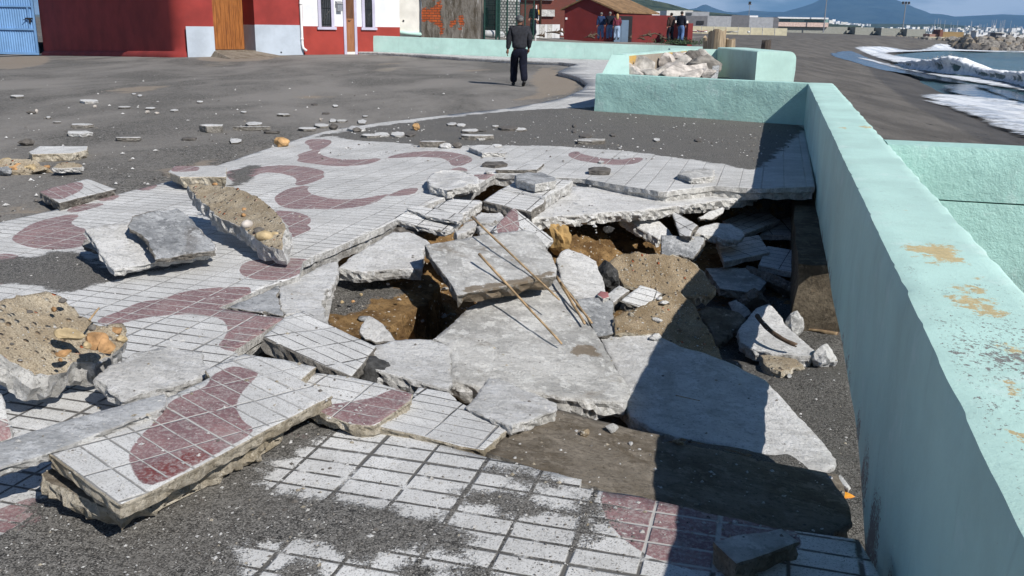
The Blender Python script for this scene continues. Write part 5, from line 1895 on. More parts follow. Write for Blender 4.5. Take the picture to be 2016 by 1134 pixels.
mb.build('wall', M['red_far'], GH)
mb = MB()
for k0, z0, k1, z1 in ((-0.25, zl - 0.1, kp, zp + 0.02), (kp, zp + 0.02, L_ + 0.55, zr - 0.22)):
    mb.hexa([hp_(k0, z0, -0.22), hp_(k1, z1, -0.22), hp_(k1, z1, 7.2), hp_(k0, z0, 7.2)], [hp_(k0, z0 + 0.1, -0.22), hp_(k1, z1 + 0.1, -0.22), hp_(k1, z1 + 0.1, 7.2), hp_(k0, z0 + 0.1, 7.2)])
mb.build('roof', M['tiles'], GH)
mb = MB()
q = PD(1115, 36.5, 70.3)
mb.box(q, (0.14, 0.1, 0.14))
mb.build('lamp', M['white_wall'], GH)
YW = empty('yard_wall', PD(1270, 75, 68), 'dark red yard wall with a blue double gate joined to the gabled house', 'wall')
pbox(1206.5, 1318.5, 29.5, 75, 68.3, 0.4, M['red_far'], 'wall', YW, -0.3)
pbox(1207.5, 1243.5, 31.5, 73.5, 68.2, 0.06, M['iron'], 'gate_opening', YW, 0.2)
for x0, x1 in ((1209, 1222.5), (1223, 1236.5)):
    pbox(x0, x1, 39.5, 73.3, 68.1, 0.05, paint('faded_blue_gate' if x0 < 1210 else 'faded_blue_gate_b', (0.13, 0.19, 0.27)), 'gate_leaf', YW, 0.22)
a, b = PD(1318.7, 77, 67.5), PD(1353, 80.5, 64.5)
vwall(a, b, -0.4, PD(1335, 45.5, 66).z, 0.35, M['red_far'], 'low_wall', None, None, YW)
for i in range(11):
    q = Vector((a.x, a.y, 0)).lerp(Vector((b.x, b.y, 0)), (i + 0.5) / 11)
    zt2 = PD(1335, 45.5, 66).z
    MB().hexa([q + Vector((-.07, .05, zt2 + .003)), q + Vector((.07, .05, zt2 + .003)), q + Vector((.07, .25, zt2 + .003)), q + Vector((-.07, .25, zt2 + .003))], [q + Vector((-.05, .1, zt2 + .17)), q + Vector((.05, .1, zt2 + .17)), q + Vector((.05, .2, zt2 + .17)), q + Vector((-.05, .2, zt2 + .17))]).build('coping_stone', M['cream_wall'], YW)
# white block of flats behind the gabled house
FL = empty('apartment_block', PD(1194, 20, 160), 'tall white apartment block rising behind the red gabled house', 'building')
pbox(1180, 1206, -140, 24, 160, 10, M['white_wall'], 'wall', FL, 0)
for zz_ in range(4):
    pbox(1198, 1200.5, -40 + zz_ * 14, -31 + zz_ * 14, 159.9, 0.1, M['glass'], 'window', FL)
pbox(1222, 1242, 19, 40, 120, 6, simple('terracotta_house', (0.42, 0.17, 0.10), 0.9), 'wall', tag(empty('village_house', PD(1232, 40, 120)), 'small orange house peeping over the red yard wall', 'house'), 0)
pbox(1266, 1298, 22, 50, 190, 8, M['white_wall'], 'wall', tag(empty('village_house', PD(1280, 45, 190)), 'white house with a red roof behind the yard wall', 'house'), 0)
o = pbox(1266, 1286, 22, 25, 189, 9, simple('red_roof_far', (0.35, 0.10, 0.07)), 'roof', bpy.data.objects['village_house.001'])

# ---------------------------------------------------------------- harbour side
M['panel_dark'] = paint('dark_grey_cladding', (0.135, 0.135, 0.145))
M['panel_light'] = paint('light_grey_cladding', (0.31, 0.32, 0.34))
M['pier'] = concrete_mat('pier_concrete', (0.25, 0.255, 0.225), (0.33, 0.335, 0.30), (0.2, 0.18, 0.15), 0.3)
M['cream_far'] = paint('cream_yard_wall', (0.50, 0.46, 0.33))
M['teal'] = simple('teal_glazing', (0.16, 0.27, 0.26), 0.3, 0.2, 0.3)
M['teal_l'] = simple('pale_teal_glazing', (0.34, 0.52, 0.47), 0.3, 0.1, 0.3)
M['pink'] = simple('pink_rail', (0.55, 0.42, 0.37), 0.8, 0.2, 2)
def zpx(x):
    return 1316 + x / 2.88
def zpy(y):
    return y / 2.88
def zbox(x0, x1, y0, y1, dist, depth, mat, name, parent, zmin=None):
    return pbox(zpx(x0), zpx(x1), zpy(y0), zpy(y1), dist, depth, mat, name, parent, zmin)
WHs = empty('warehouse', PD(1430, 62, 265), 'long warehouse of dark and pale grey panels behind the cream yard wall', 'warehouse')
for x0, x1, y0, m_ in ((62, 218, 90, 'panel_dark'), (218.3, 353, 91, 'panel_light'), (353.3, 455, 86, 'panel_dark'), (455.3, 591, 98, 'panel_light'), (591.3, 622, 100, 'panel_dark')):
    zbox(x0, x1, y0, 160, 265, 20, M[m_], 'panel', WHs, -1.5)
zbox(455, 508, 88, 97, 266, 10, M['white_wall'], 'roof_edge', WHs, PD(1480, 33.8, 266).z)
zbox(160, 200, 118, 138, 264.8, 0.3, M['iron'], 'window', WHs)
OB = empty('office_block', PD(1345, 50, 290), 'pale concrete office block behind the warehouse, dark window strip near its roof', 'building')
zbox(-15, 90, 60, 160, 290, 15, M['cream_wall'], 'wall', OB, -1)
zbox(90.5, 226, 66, 160, 291, 15, M['panel_light'], 'wing', OB, -1)
zbox(90, 140, 60, 66, 291, 12, M['cream_wall'], 'parapet', OB, PD(1355, 23, 291).z)
zbox(94, 132, 72, 85, 290.8, 0.3, M['glass'], 'window', OB)
CW = empty('yard_wall', PD(1450, 66, 215), 'long cream yard wall along the back of the beach', 'wall')
for i in range(8):
    x0, x1 = 118 + i * 69.3, 118 + (i + 1) * 69.3 - 0.8
    y0 = 148 + 14 * (i / 8)
    zbox(x0, x1, y0, 190, 215 - i * 2.5, 0.3, M['cream_far'], 'wall_panel', CW, -1.2)
    zbox(x0 - 1.2, x0 + 0.6, y0 - 4, 190, 214.6 - i * 2.5, 0.3, M['conc_grey'], 'post', CW, -1.2)
PV = empty('pavilion', PD(1580, 52, 330), 'low harbour pavilion with white roof, teal windows and pink balcony rail', 'building')
zbox(628, 905, 104, 128, 331, 12, M['teal'], 'glazing', PV)
zbox(690, 770, 108, 124, 330.7, 0.2, M['teal_l'], 'pale_window', PV)
zbox(620, 908, 98, 104.5, 329, 16, M['white_wall'], 'roof', PV)
zbox(622, 906, 126, 149, 330, 13, M['pink'], 'balcony', PV)
zbox(596, 906, 149, 190, 331, 14, M['pier'], 'base', PV, -2)
HB = empty('harbour_wall', PD(1690, 72, 350), 'massive concrete harbour wall of blank panels with dark gaps along the beach', 'wall')
pan = [(672, 702, 150), (745, 858, 150), (900, 1010, 152), (1055, 1160, 155), (1203, 1310, 160), (1348, 1453, 165)]
for i, (x0, x1, y0) in enumerate(pan):
    zbox(x0, x1, y0, 200 + 3 * i, 350 - 4 * i, 6, M['pier'], 'panel', HB, -2.4)
for i in range(5):
    x0, x1 = pan[i][1] + 0.3, pan[i + 1][0] - 0.3
    y0 = pan[i + 1][2]
    zbox(x0, x1, y0 - 1, y0 + 17, 352 - 4 * i, 5, M['iron'], 'opening', HB)
    zbox(x0, x1, y0 + 17.3, y0 + 32, 349 - 4 * i, 5, M['pier'], 'plinth', HB)
    zbox(x0, x1, y0 + 32.3, y0 + 40, 352 - 4 * i, 5, M['iron'], 'slot', HB)
    zbox(x0, x1, y0 + 40.2, y0 + 52, 350 - 4 * i, 5, M['pier'], 'footing', HB, -2.4)
CT = empty('harbour_shed', PD(1875, 74, 300), 'brown box shed and rust red tower on a beige quay beside the breakwater', 'shed')
zbox(1554, 1672, 181, 213, 300, 8, simple('brown_sheet', (0.26, 0.18, 0.085), 0.8), 'wall', CT)
zbox(1536, 1553, 168, 212, 299, 5, simple('rust_sheet', (0.17, 0.075, 0.055), 0.8), 'tower', CT)
zbox(1480, 1535, 193, 212, 300, 5, simple('rust_pale', (0.27, 0.16, 0.13), 0.8), 'hut', CT)
zbox(1446, 1674, 210, 240, 298, 12, M['cream_far'], 'quay', CT, -2.6)

# street lamps of the harbour
def mast(px0, py0, px1, py1, dist, label, heads, r_=0.16):
    b, t_ = PD(px0, py0, dist), PD(px1, py1, dist)
    rt = empty('light_mast', b, label, 'lamp post')
    mb = MB()
    mb.tube([Vector((b.x, b.y, b.z - 2)), Vector((b.x, b.y, t_.z))], [r_ * 1.5, r_], 8)
    mb.build('pole', M['metal'], rt)
    for i in range(heads):
        x = (i - (heads - 1) / 2) * 1.0
        mb = MB()
        mb.box((b.x + x, b.y, t_.z + 0.3), (0.6, 0.5, 0.7))
        mb.build('lamp_head', M['iron'], rt)
    mb = MB()
    mb.box((b.x, b.y, t_.z - 0.15), (heads * 1.0, 0.2, 0.18))
    mb.build('crossarm', M['metal'], rt)
mast(1622, 52, 1622, -2, 325, 'tall light mast rising through the pavilion roof', 2)
mast(1776.5, 62, 1776.5, 7, 335, 'tall light mast standing by the far end of the harbour wall', 3)
mast(1474, 33, 1474, 8, 266, 'thin pole on the white roof edge of the warehouse', 1, 0.07)

# boulders of the breakwater
rg = random.Random(12)
protos = []
n_b = 0
edge_t = [(1240, 210), (1330, 212), (1440, 222), (1500, 228), (1600, 226), (1690, 219), (1850, 222), (2010, 226), (2120, 230)]
edge_b = [(1240, 218), (1330, 230), (1440, 250), (1500, 262), (1600, 275), (1700, 284), (1850, 289), (2010, 291), (2120, 294)]
for row in range(7):
    x = 1240.0
    while x < 2110:
        yt = float(np.interp(x, [q[0] for q in edge_t], [q[1] for q in edge_t]))
        yb2 = float(np.interp(x, [q[0] for q in edge_b], [q[1] for q in edge_b]))
        f_ = (row + 0.5) / 7
        if (yb2 - yt) / 7 < 2.2 and row % 2:
            x += 12
            continue
        px, py = zpx(x), zpy(yt + (yb2 - yt) * f_ + rg.uniform(-2, 2))
        wl_ = G(px, zpy(yb2), lambda a, b: SEA if zpx(1480) < px else -1.9)
        dist = min(wl_.y, 300) + (1 - f_) * 9
        c = PD(px, py, dist)
        sz = rg.uniform(1.5, 2.5) * (0.6 if x < 1460 else 1)
        if len(protos) < 7:
            o = rock('boulder', c, (1.35, 1.1, 0.95), M['grey_rock'] if len(protos) % 4 else M['conc_dirty'], 200 + len(protos), 0, 0.3, 2, facets=0.7)
            if len(protos) % 7 in (5, 6):
                o.data.materials[0] = M['dark_stone']
            protos.append(o)
            off = o.location - c
        else:
            src = protos[rg.choice([0, 1, 2, 3, 4] if f_ < 0.75 else [1, 2, 4, 5, 6, 5, 6])]
            o = src.copy()
            COL.objects.link(o)
        o.location = c - Vector((0, 0, 0.5 * sz))
        o.rotation_euler = (rg.uniform(-.4, .4), rg.uniform(-.4, .4), rg.uniform(0, 6.28))
        o.scale = (sz, sz, sz)
        tag(o, 'rough grey boulder in the breakwater along the water', 'boulder', 'boulders of the breakwater')
        n_b += 1
        x += sz * FPX / dist * 2.88 * rg.uniform(0.72, 1.0)

# moored boats and masts of the marina: a far crowd
mbs = MB()
rg = random.Random(3)
for i in range(85):
    x = 1455 + 640 * rg.random()
    dist = rg.uniform(340, 420)
    b = PD(zpx(x), zpy(214 + rg.uniform(-3, 8)), dist)
    h = rg.uniform(2.0, 7)
    mbs.tube([b, b + Vector((0, 0, h))], 0.05, 4, 0)
    if rg.random() < 0.75:
        w_ = rg.uniform(2.0, 5)
        mbs.hexa([b + Vector((-w_ / 2, 0, 0)), b + Vector((w_ / 2, 0, 0)), b + Vector((w_ / 2, 2, 0)), b + Vector((-w_ / 2, 2, 0))], [b + Vector((-w_ / 2 - .4, 0, 0.9)), b + Vector((w_ / 2 + .6, 0, 1.0)), b + Vector((w_ / 2, 2, 0.9)), b + Vector((-w_ / 2, 2, 0.9))], rg.choice([0, 0, 1, 2]))
        mbs.box(b + Vector((0, 1, 1.3)), (w_ * 0.4, 1.2, 0.8), 0, rg.choice([0, 1]))
mo = mbs.build('marina_boats', [M['white_wall'], M['conc_grey'], M['panel_dark']])
tag(mo, 'crowd of moored boats and masts beyond the breakwater', 'boats', None, 'stuff')
for nm, x0, x1, y0, y1, m_, lb in (('control_tower', 1742, 1754, 178, 216, 'white_wall', 'slim white harbour tower above the breakwater'), ('harbour_kiosk', 1890, 1912, 190, 212, 'white_wall', 'small white kiosk on the harbour mole at the far right'), ('harbour_hut', 1855, 1890, 187, 216, 'panel_dark', 'dark harbour hut on the mole beside the white kiosk')):
    r_ = empty(nm, PD(zpx((x0 + x1) / 2), zpy(y1), 320), lb, 'building')
    zbox(x0, x1, y0, y1, 320, 4, M[m_], 'wall', r_)
    zbox(x0 - 2, x1 + 2, y0 - 4, y0 - 0.3, 319.5, 5, M['conc_grey'], 'roof', r_)

# boats drawn up on the beach
M['hull_w'] = paint('white_hull', (0.62, 0.62, 0.60), 0.4)
M['hull_r'] = paint('red_hull', (0.32, 0.04, 0.035), 0.4)
M['hull_g'] = paint('grey_hull', (0.22, 0.23, 0.25), 0.5)
def boat(px0, px1, py, dist, m1, m2, label):
    a, b = PD(px0, py, dist), PD(px1, py, dist)
    c = (a + b) / 2
    Lb = (b - a).length
    rt = empty('rowing_boat', c, label, 'boat')
    vs_, fs_ = [], []
    st_ = 9
    for i in range(st_):
        u = i / (st_ - 1)
        w_ = Lb * 0.16 * math.sin(math.pi * min(1, 0.12 + u * 0.88)) ** 0.6
        sheer = 0.16 * Lb * (0.75 + 0.5 * (2 * u - 1) ** 2)
        x = -Lb / 2 + Lb * u
        vs_ += [c + Vector((x, -w_, sheer)), c + Vector((x, -w_ * 0.55, 0.02)), c + Vector((x, w_ * 0.55, 0.02)), c + Vector((x, w_, sheer))]
    for i in range(st_ - 1):
        for j in range(3):
            fs_.append((i * 4 + j, i * 4 + j + 1, (i + 1) * 4 + j + 1, (i + 1) * 4 + j))
    fs_ += [(0, 1, 2, 3), tuple((st_ - 1) * 4 + j for j in (3, 2, 1, 0))]
    h = mk('hull', vs_, fs_, m1, rt, True)
    h.modifiers.new('th', 'SOLIDIFY').thickness = 0.05
    mb = MB()
    for s_ in (0, 3):
        mb.tube([vs_[i * 4 + s_] + Vector((0, 0, 0.03)) for i in range(st_)], 0.05, 6)
    mb.build('gunwale', m2, rt)
    mb = MB()
    for u in (3, 5):
        p0, p1 = vs_[u * 4], vs_[u * 4 + 3]
        mb.hexa([p0 + Vector((-.12, .03, -.12)), p0 + Vector((.12, .03, -.12)), p1 + Vector((.12, -.03, -.12)), p1 + Vector((-.12, -.03, -.12))], [p0 + Vector((-.12, .03, -.08)), p0 + Vector((.12, .03, -.08)), p1 + Vector((.12, -.03, -.08)), p1 + Vector((-.12, -.03, -.08))])
    mb.build('thwart', M['dark_wood'], rt)
boat(1357, 1374, 63.5, 200, M['hull_r'], M['hull_w'], 'red and white rowing boat by the end of the red yard wall')
boat(1372, 1392, 64, 196, M['hull_w'], M['hull_r'], 'white rowing boat with red rail beside the red one')
boat(1425, 1440, 64.5, 196, M['hull_g'], M['iron'], 'dark grey rowing boat against the cream wall')
boat(1441, 1452, 64, 200, M['hull_g'], M['hull_w'], 'grey boat with pale rail next to the dark boat by the cream wall')
boat(1520, 1542, 67.8, 205, M['panel_dark'], M['conc_grey'], 'dark rowing boat beached alone in front of the cream wall end')
bk = MB()
q = PD(1473.5, 65.5, 198)
bk.tube([q, q + Vector((0, 0, 0.45))], [0.2, 0.26], 10)
tag(bk.build('bucket', M['hull_w'], None, True), 'small white tub standing on the far beach', 'tub')

# ---------------------------------------------------------------- hills, mountains, far town
def hillmat(name, a, b, sc):
    n = NB(name, 0.95, 0.1)
    f = n.noise(sc, 7, 0.65)
    return n.done(n.mix(n.ss(f, 0.38, 0.62), a, b), normal=n.bump(f, 0.8, 0.4 / sc))
def ridge(name, prof, dist, depth, mat, rough, label, step=6):
    xs_ = np.arange(prof[0][0], prof[-1][0] + 1, step)
    rows = 14
    vs_ = []
    for j in range(rows + 1):
        v = j / rows
        u = max(0.0, v / 0.7 if v < 0.7 else 1 - (v - 0.7) / 0.3)
        for x in xs_:
            y = float(np.interp(x, [q[0] for q in prof], [q[1] for q in prof]))
            c = PD(x, y, dist)
            hgt = c.z + 4
            dd = dist - depth * 0.7 + depth * v
            p = Vector((c.x * dd / dist, dd, -4 + hgt * (u ** 1.15)))
            nz = mnoise.fractal(Vector((p.x / (depth * 0.25), p.y / (depth * 0.25), 1)), 1.0, 2.0, 5)
            if 0 < j:
                p.z += nz * rough * hgt * (0.5 if j < 8 else 0.16)
                p.y += nz * depth * 0.06
            vs_.append(p)
    m_ = len(xs_)
    fs_ = [(j * m_ + i, j * m_ + i + 1, (j + 1) * m_ + i + 1, (j + 1) * m_ + i) for j in range(rows) for i in range(m_ - 1)]
    o = fixn(mk(name, vs_, fs_, mat, None, True))
    tag(o, label, None, None, 'structure')
mh = hillmat('hill_scrub', (0.022, 0.034, 0.016), (0.07, 0.085, 0.045), 0.03)
mm = hillmat('mountain_forest', (0.012, 0.022, 0.020), (0.035, 0.050, 0.042), 0.004)
ridge('hills', [(900, 14), (1000, 4), (1100, -6), (1200, -8), (1280, -4), (1313, 3), (1340, 11), (1360, 17), (1400, 22), (1450, 27), (1520, 34), (1600, 44), (1700, 50)], 1500, 500, mh, 0.22, 'dark green scrub hill behind the harbour')
ridge('mountain', [(1300, 26), (1340, 20), (1373, 13), (1387, 5), (1405, 13), (1430, 21), (1452, 23), (1478, 18), (1510, 21), (1540, 21.5), (1565, 14), (1594, 3.5), (1620, -8), (1660, -14), (1720, -12), (1760, -6), (1782, 3), (1803, 14), (1827, 24), (1858, 26), (1890, 31), (1925, 29), (1976, 26), (2016, 28), (2100, 30), (2250, 36)], 9000, 3000, mm, 0.10, 'distant blue mountain range across the bay')
ridge('hills', [(1560, 60), (1640, 47), (1700, 45.5), (1760, 46), (1800, 47), (1850, 46), (1900, 50), (1960, 55), (2020, 57), (2100, 58), (2200, 60)], 3200, 700, mh, 0.2, 'low dark coast behind the harbour')
tw = MB()
rg = random.Random(9)
for i in range(240):
    if rg.random() < 0.4:
        px, py = rg.gauss(1655, 22), 47 + rg.gauss(0, 2.2)
        py += (px - 1640) * 0.06
    else:
        px, py = rg.uniform(1730, 2030), 59 + rg.gauss(0, 2.6)
    d_ = rg.uniform(2100, 2350)
    c = PD(px, py, d_)
    s_ = rg.uniform(4, 11)
    tw.box(c, (s_, s_, rg.uniform(3, 7)), rg.random(), rg.choice([0, 0, 1]))
to = tw.build('town', [M['white_wall'], M['cream_wall']])
tag(to, 'far white houses of the towns along the bay', 'town', None, 'stuff')

# ---------------------------------------------------------------- haze
hz = bpy.data.materials.new('haze')
hz.use_nodes = True
ht = hz.node_tree
ht.nodes.clear()
ho = ht.nodes.new('ShaderNodeOutputMaterial')
hv = ht.nodes.new('ShaderNodeVolumePrincipled')
hv.inputs['Color'].default_value = (0.26, 0.55, 1.0, 1)
hv.inputs['Density'].default_value = 0.000095
hv.inputs['Anisotropy'].default_value = 0.0
ht.links.new(hv.outputs[0], ho.inputs['Volume'])
hb = MB().box((0, 6500, 600), (36000, 19400, 1214)).build('haze', hz)
tag(hb, 'blue haze over the bay', None, None, 'stuff')

# ---------------------------------------------------------------- broken slabs
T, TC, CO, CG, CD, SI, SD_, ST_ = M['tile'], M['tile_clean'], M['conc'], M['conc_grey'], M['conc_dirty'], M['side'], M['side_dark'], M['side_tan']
GRP = 'broken slabs of the paving'

# --- on the left, thrown up on the paving
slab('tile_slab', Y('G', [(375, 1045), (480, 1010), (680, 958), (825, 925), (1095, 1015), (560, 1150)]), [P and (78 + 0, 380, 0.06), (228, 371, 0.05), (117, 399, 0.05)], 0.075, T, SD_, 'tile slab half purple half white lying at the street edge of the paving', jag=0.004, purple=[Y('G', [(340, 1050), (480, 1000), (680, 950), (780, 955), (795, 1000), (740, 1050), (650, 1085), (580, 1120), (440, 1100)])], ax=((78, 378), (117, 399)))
slab('tile_slab', Y('G', [(1590, 858), (1650, 800), (1880, 800), (2016, 795), (2140, 810), (2135, 900), (1700, 905)]), [(335, 343, 0.13), (440, 338, 0.14), (420, 325, 0.15)], 0.10, T, ST_, 'thick pale slab with purple back strip propped at the street edge', jag=0.006, purple=[Y('G', [(1600, 850), (1650, 790), (1890, 800), (1880, 850), (1700, 858)])], lean=-0.3)
l4 = slab('concrete_slab', Z(4, [(485, 322), (560, 300), (720, 283), (800, 235), (1000, 200), (1060, 240), (1120, 310), (1222, 415), (1222, 440), (1150, 462), (870, 503), (650, 556)]), [(225, 533, 0.045), (424, 490, 0.06), (168, 452, 0.20)], 0.05, CO, SI, 'pale concrete slab with a grey mortar layer, propped up on the paving at left', warp=0.008)
slab('mortar_layer', Z(4, [(770, 242), (850, 220), (1005, 203), (1060, 240), (1120, 312), (1216, 405), (1218, 438), (1100, 460), (880, 490), (868, 440), (835, 380), (790, 345), (730, 300)]), [(225, 533, 0.085), (424, 490, 0.10), (168, 452, 0.24)], 0.038, M['mortar'], SD_, None, parent=l4, jag=0.02, warp=0.012)
slab('slab_chip', Z(4, [(480, 380), (520, 370), (600, 430), (560, 450), (470, 415)]), [(170, 475, 0.07), (200, 490, 0.04), (165, 485, 0.05)], 0.03, CG, SD_, 'thin grey chip sticking out under the propped pale slab', 'chip')
l3 = slab('aggregate_slab', Z(4, [(1062, 75), (1110, 62), (1230, 66), (1330, 85), (1400, 115), (1480, 158), (1540, 205), (1600, 262), (1614, 310), (1606, 400), (1600, 440), (1510, 415), (1420, 350), (1330, 285), (1230, 235), (1170, 180), (1110, 125)]), [(553, 486, 0.11), (372, 370, 0.28), (513, 394, 0.27)], 0.11, M['agg'], SI, 'tan pebbly slab leaning over the grey mortar slab at left', jag=0.02, warp=0.025, side_rough=0.03, lean=0.25)
for i, (a, b, w_, m_) in enumerate(((1500, 360, .13, 'yellow_stone'), (1400, 292, .10, 'white_stone'), (1385, 210, .06, 'rust_stone'), (1218, 66, .05, 'rust_stone'), (1470, 330, .09, 'dark_stone'), (1380, 240, .05, 'rust_stone'), (1560, 350, .07, 'yellow_stone'), (1120, 78, .05, 'dark_stone'))):
    q = Z(4, [(a, b)])[0]
    f_ = (b - 70) / 370
    c = P(q[0], q[1], 0.28 - 0.17 * f_)
    rock('pebble', c, (w_, w_ * 0.7, w_ * 0.6), M[m_], 300 + i, i, 0.15, 2, parent=l3, facets=0.2)

l5 = slab('aggregate_slab', [(-70, 610), (0, 596), (50, 580), (92, 574), (118, 585), (148, 603), (178, 632), (196, 645), (240, 640), (249, 672), (222, 696), (190, 712), (146, 708), (118, 728), (70, 738), (0, 700), (-70, 690)], [(45, 735, 0.16), (245, 665, 0.13), (92, 578, 0.33)], 0.14, M['agg'], SI, 'big tan pebbly slab with embedded cobbles at the left edge', jag=0.022, warp=0.035, side_rough=0.035, lean=0.22)
for i, (a, b, w_, h_, m_) in enumerate(((400, 912, .15, .5, 'yellow_stone'), (560, 945, .13, .8, 'rust_stone'), (612, 985, .11, .8, 'rust_stone'), (665, 895, .09, .7, 'rust_stone'), (690, 940, .08, .7, 'yellow_stone'), (365, 1018, .08, .5, 'rust_stone'), (495, 978, .05, .8, 'yellow_stone'), (307, 775, .035, .8, 'rust_stone'), (155, 790, .05, .4, 'dark_stone'), (355, 725, .04, .7, 'dark_stone'), (525, 880, .05, .6, 'grey_rock'), (340, 1062, .025, .8, 'rust_stone'), (45, 775, .03, .8, 'rust_stone'))):
    q = Z(4, [(a, b)])[0]
    f_ = (q[1] - 578) / 160
    c = P(q[0], q[1], 0.34 - 0.18 * f_)
    rock('cobble' if w_ > 0.07 else 'pebble', c, (w_ * 0.95, w_ * 0.7, w_ * h_ * 0.9), M[m_], 330 + i, i * 0.8, 0.12, 3, parent=l5, angular=w_ > 0.07)

slab('concrete_slab', [(187, 745), (215, 725), (262, 696), (330, 682), (395, 694), (414, 736), (410, 745), (340, 765), (262, 783), (240, 788), (212, 765)], [(240, 785, 0.06), (414, 740, 0.05), (300, 685, 0.10)], 0.05, CO, SI, 'white rough concrete fragment lying on the paving beside the tan slab', jag=0.02, warp=0.02, side_rough=0.02)
bar = slab('kerb_bar', [(-40, 884), (100, 838), (200, 808), (323, 777), (326, 791), (318, 804), (200, 850), (80, 897), (-40, 934)], [(20, 905, 0.16), (320, 790, 0.15), (200, 808, 0.165)], 0.04, M['kerb_pale'], CG, 'long grey concrete bar lying across the tiles at lower left', 'kerb bar', jag=0.008, warp=0.004, ax=((0, 890), (320, 790)))
slab('tile_slab', Z(7, [(-160, 60), (0, 98), (30, 190), (55, 300), (66, 350), (0, 370), (-160, 400)]), [(0, 774, 0.22), (22, 860, 0.12), (-40, 870, 0.12)], 0.05, T, SI, 'upturned tile corner with a purple end at the left edge', purple=[Z(7, [(-160, 260), (0, 245), (45, 240), (80, 350), (0, 380), (-160, 420)])], jag=0.003)

big = slab('tile_slab', [(98, 893), (150, 874), (318, 808), (330, 785), (414, 743), (405, 729), (445, 710), (482, 697), (560, 708), (622, 722), (592, 748), (653, 779), (560, 828), (420, 902), (300, 966), (236, 994)], [(98, 893, 0.145), (236, 994, 0.125), (653, 779, 0.055)], 0.05, T, ST_, 'large tile slab with a curved purple band and wet red corner, tilted in the foreground', jag=0.005, step=0.03, warp=0.003, side_rough=0.008,
           ax=((98, 893), (236, 994)), purple=[Z(7, [(1040, 110), (1180, 60), (1190, 5), (1250, -30), (1330, -60), (1400, -40), (1480, -20), (1420, 40), (1365, 100), (1340, 160), (1350, 215), (1385, 265), (1460, 310), (1300, 400), (900, 620), (800, 620), (755, 540), (730, 480), (735, 425), (790, 345), (850, 290), (900, 240), (950, 155)])], wet=[Z(7, [(800, 620), (760, 560), (860, 500), (980, 470), (1060, 420), (1210, 400), (1200, 440), (1000, 570)])])
slab('concrete_bed', [(84, 930), (110, 914), (180, 935), (240, 990), (330, 950), (470, 880), (560, 830), (520, 868), (420, 920), (330, 962), (238, 1012), (190, 990), (120, 960)], [(100, 925, 0.06), (236, 1008, 0.03), (560, 830, 0.03)], 0.07, CD, ST_, None, parent=big, jag=0.02, warp=0.02, side_rough=0.03)

r1 = slab('tile_slab', [(560, 770), (592, 752), (622, 735), (668, 738), (740, 753), (812, 774), (809, 788), (775, 812), (737, 838), (690, 834), (640, 815)], [(640, 740, 0.02), (737, 838, 0.0), (812, 775, -0.01)], 0.06, TC, ST_, 'white tile slab with a purple border lying between the tilted slab and the hole', jag=0.006, purple=[Z(8, [(-330, 160), (-200, 200), (-60, 170), (0, 152), (180, 130), (300, 85), (345, 70), (460, 95), (440, 140), (210, 300), (0, 300), (-200, 300)])])
slab('tile_slab', [(735, 838), (780, 805), (812, 782), (825, 762), (850, 766), (884, 774), (900, 790), (921, 801), (965, 818), (1010, 836), (980, 862), (952, 886), (905, 879), (820, 856)], [(735, 838, -0.02), (905, 880, -0.04), (1008, 837, -0.09)], 0.055, TC, ST_, 'white tile slab broken along its back edge at the near rim of the hole', jag=0.007, step=0.03)
slab('concrete_slab', [(918, 802), (935, 782), (951, 762), (962, 746), (990, 749), (1016, 762), (1060, 780), (1095, 795), (1092, 807), (1050, 824), (1008, 840), (965, 822)], [(920, 802, -0.07), (1094, 797, -0.12), (964, 746, -0.14)], 0.05, CO, SI, 'white pentagon of broken concrete at the near rim of the hole', jag=0.01)
slab('concrete_slab', [(722, 700), (735, 680), (765, 674), (800, 668), (850, 668), (883, 684), (889, 720), (890, 752), (882, 768), (845, 758), (800, 745), (740, 728)], [(735, 685, -0.10), (885, 690, -0.16), (880, 766, -0.14)], 0.07, CO, SI, 'pale smooth concrete piece leading into the hole beside the black lump', jag=0.012)
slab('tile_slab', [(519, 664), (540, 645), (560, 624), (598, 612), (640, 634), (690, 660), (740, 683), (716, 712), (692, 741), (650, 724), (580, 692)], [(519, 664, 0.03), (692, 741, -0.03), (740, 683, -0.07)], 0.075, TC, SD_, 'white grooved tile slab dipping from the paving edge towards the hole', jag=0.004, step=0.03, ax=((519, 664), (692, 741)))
c = P(740, 735, -0.14)
rock('tarmac_lump', (c.x, c.y, c.z), (0.20, 0.18, 0.16), M['black_lump'], 401, 0.5, 0.3, 3, 'black rounded tarmac lump between the pale slabs at the rim of the hole', 'lump', facets=0.3)
slab('concrete_shard', Z(5, [(140, 905), (165, 850), (190, 813), (230, 835), (290, 890), (355, 955), (230, 962), (170, 945)]), [(712, 655, -0.17), (783, 672, -0.20), (727, 624, -0.11)], 0.07, CO, SD_, 'small white triangular shard standing at the edge of the brown earth', 'shard', jag=0.012, side_rough=0.03)
slab('concrete_slab', [(548, 568), (590, 545), (625, 527), (665, 513), (666, 530), (658, 555), (640, 575), (634, 595), (643, 636), (620, 628), (596, 612), (560, 622), (553, 600)], [(548, 568, -0.055), (665, 513, -0.075), (642, 636, -0.075)], 0.08, CO, SI, 'strip of white sub base concrete along the left rim of the hole', jag=0.02)
slab('mortar_patch', Z(4, [(1290, 765), (1400, 720), (1580, 640), (1570, 700), (1605, 810), (1480, 790)]), [(450, 605, -0.045), (557, 621, -0.05), (548, 565, -0.05)], 0.03, M['mortar'], SD_, 'blue grey mortar patch beside the purple curve at the left rim', 'mortar', jag=0.02)
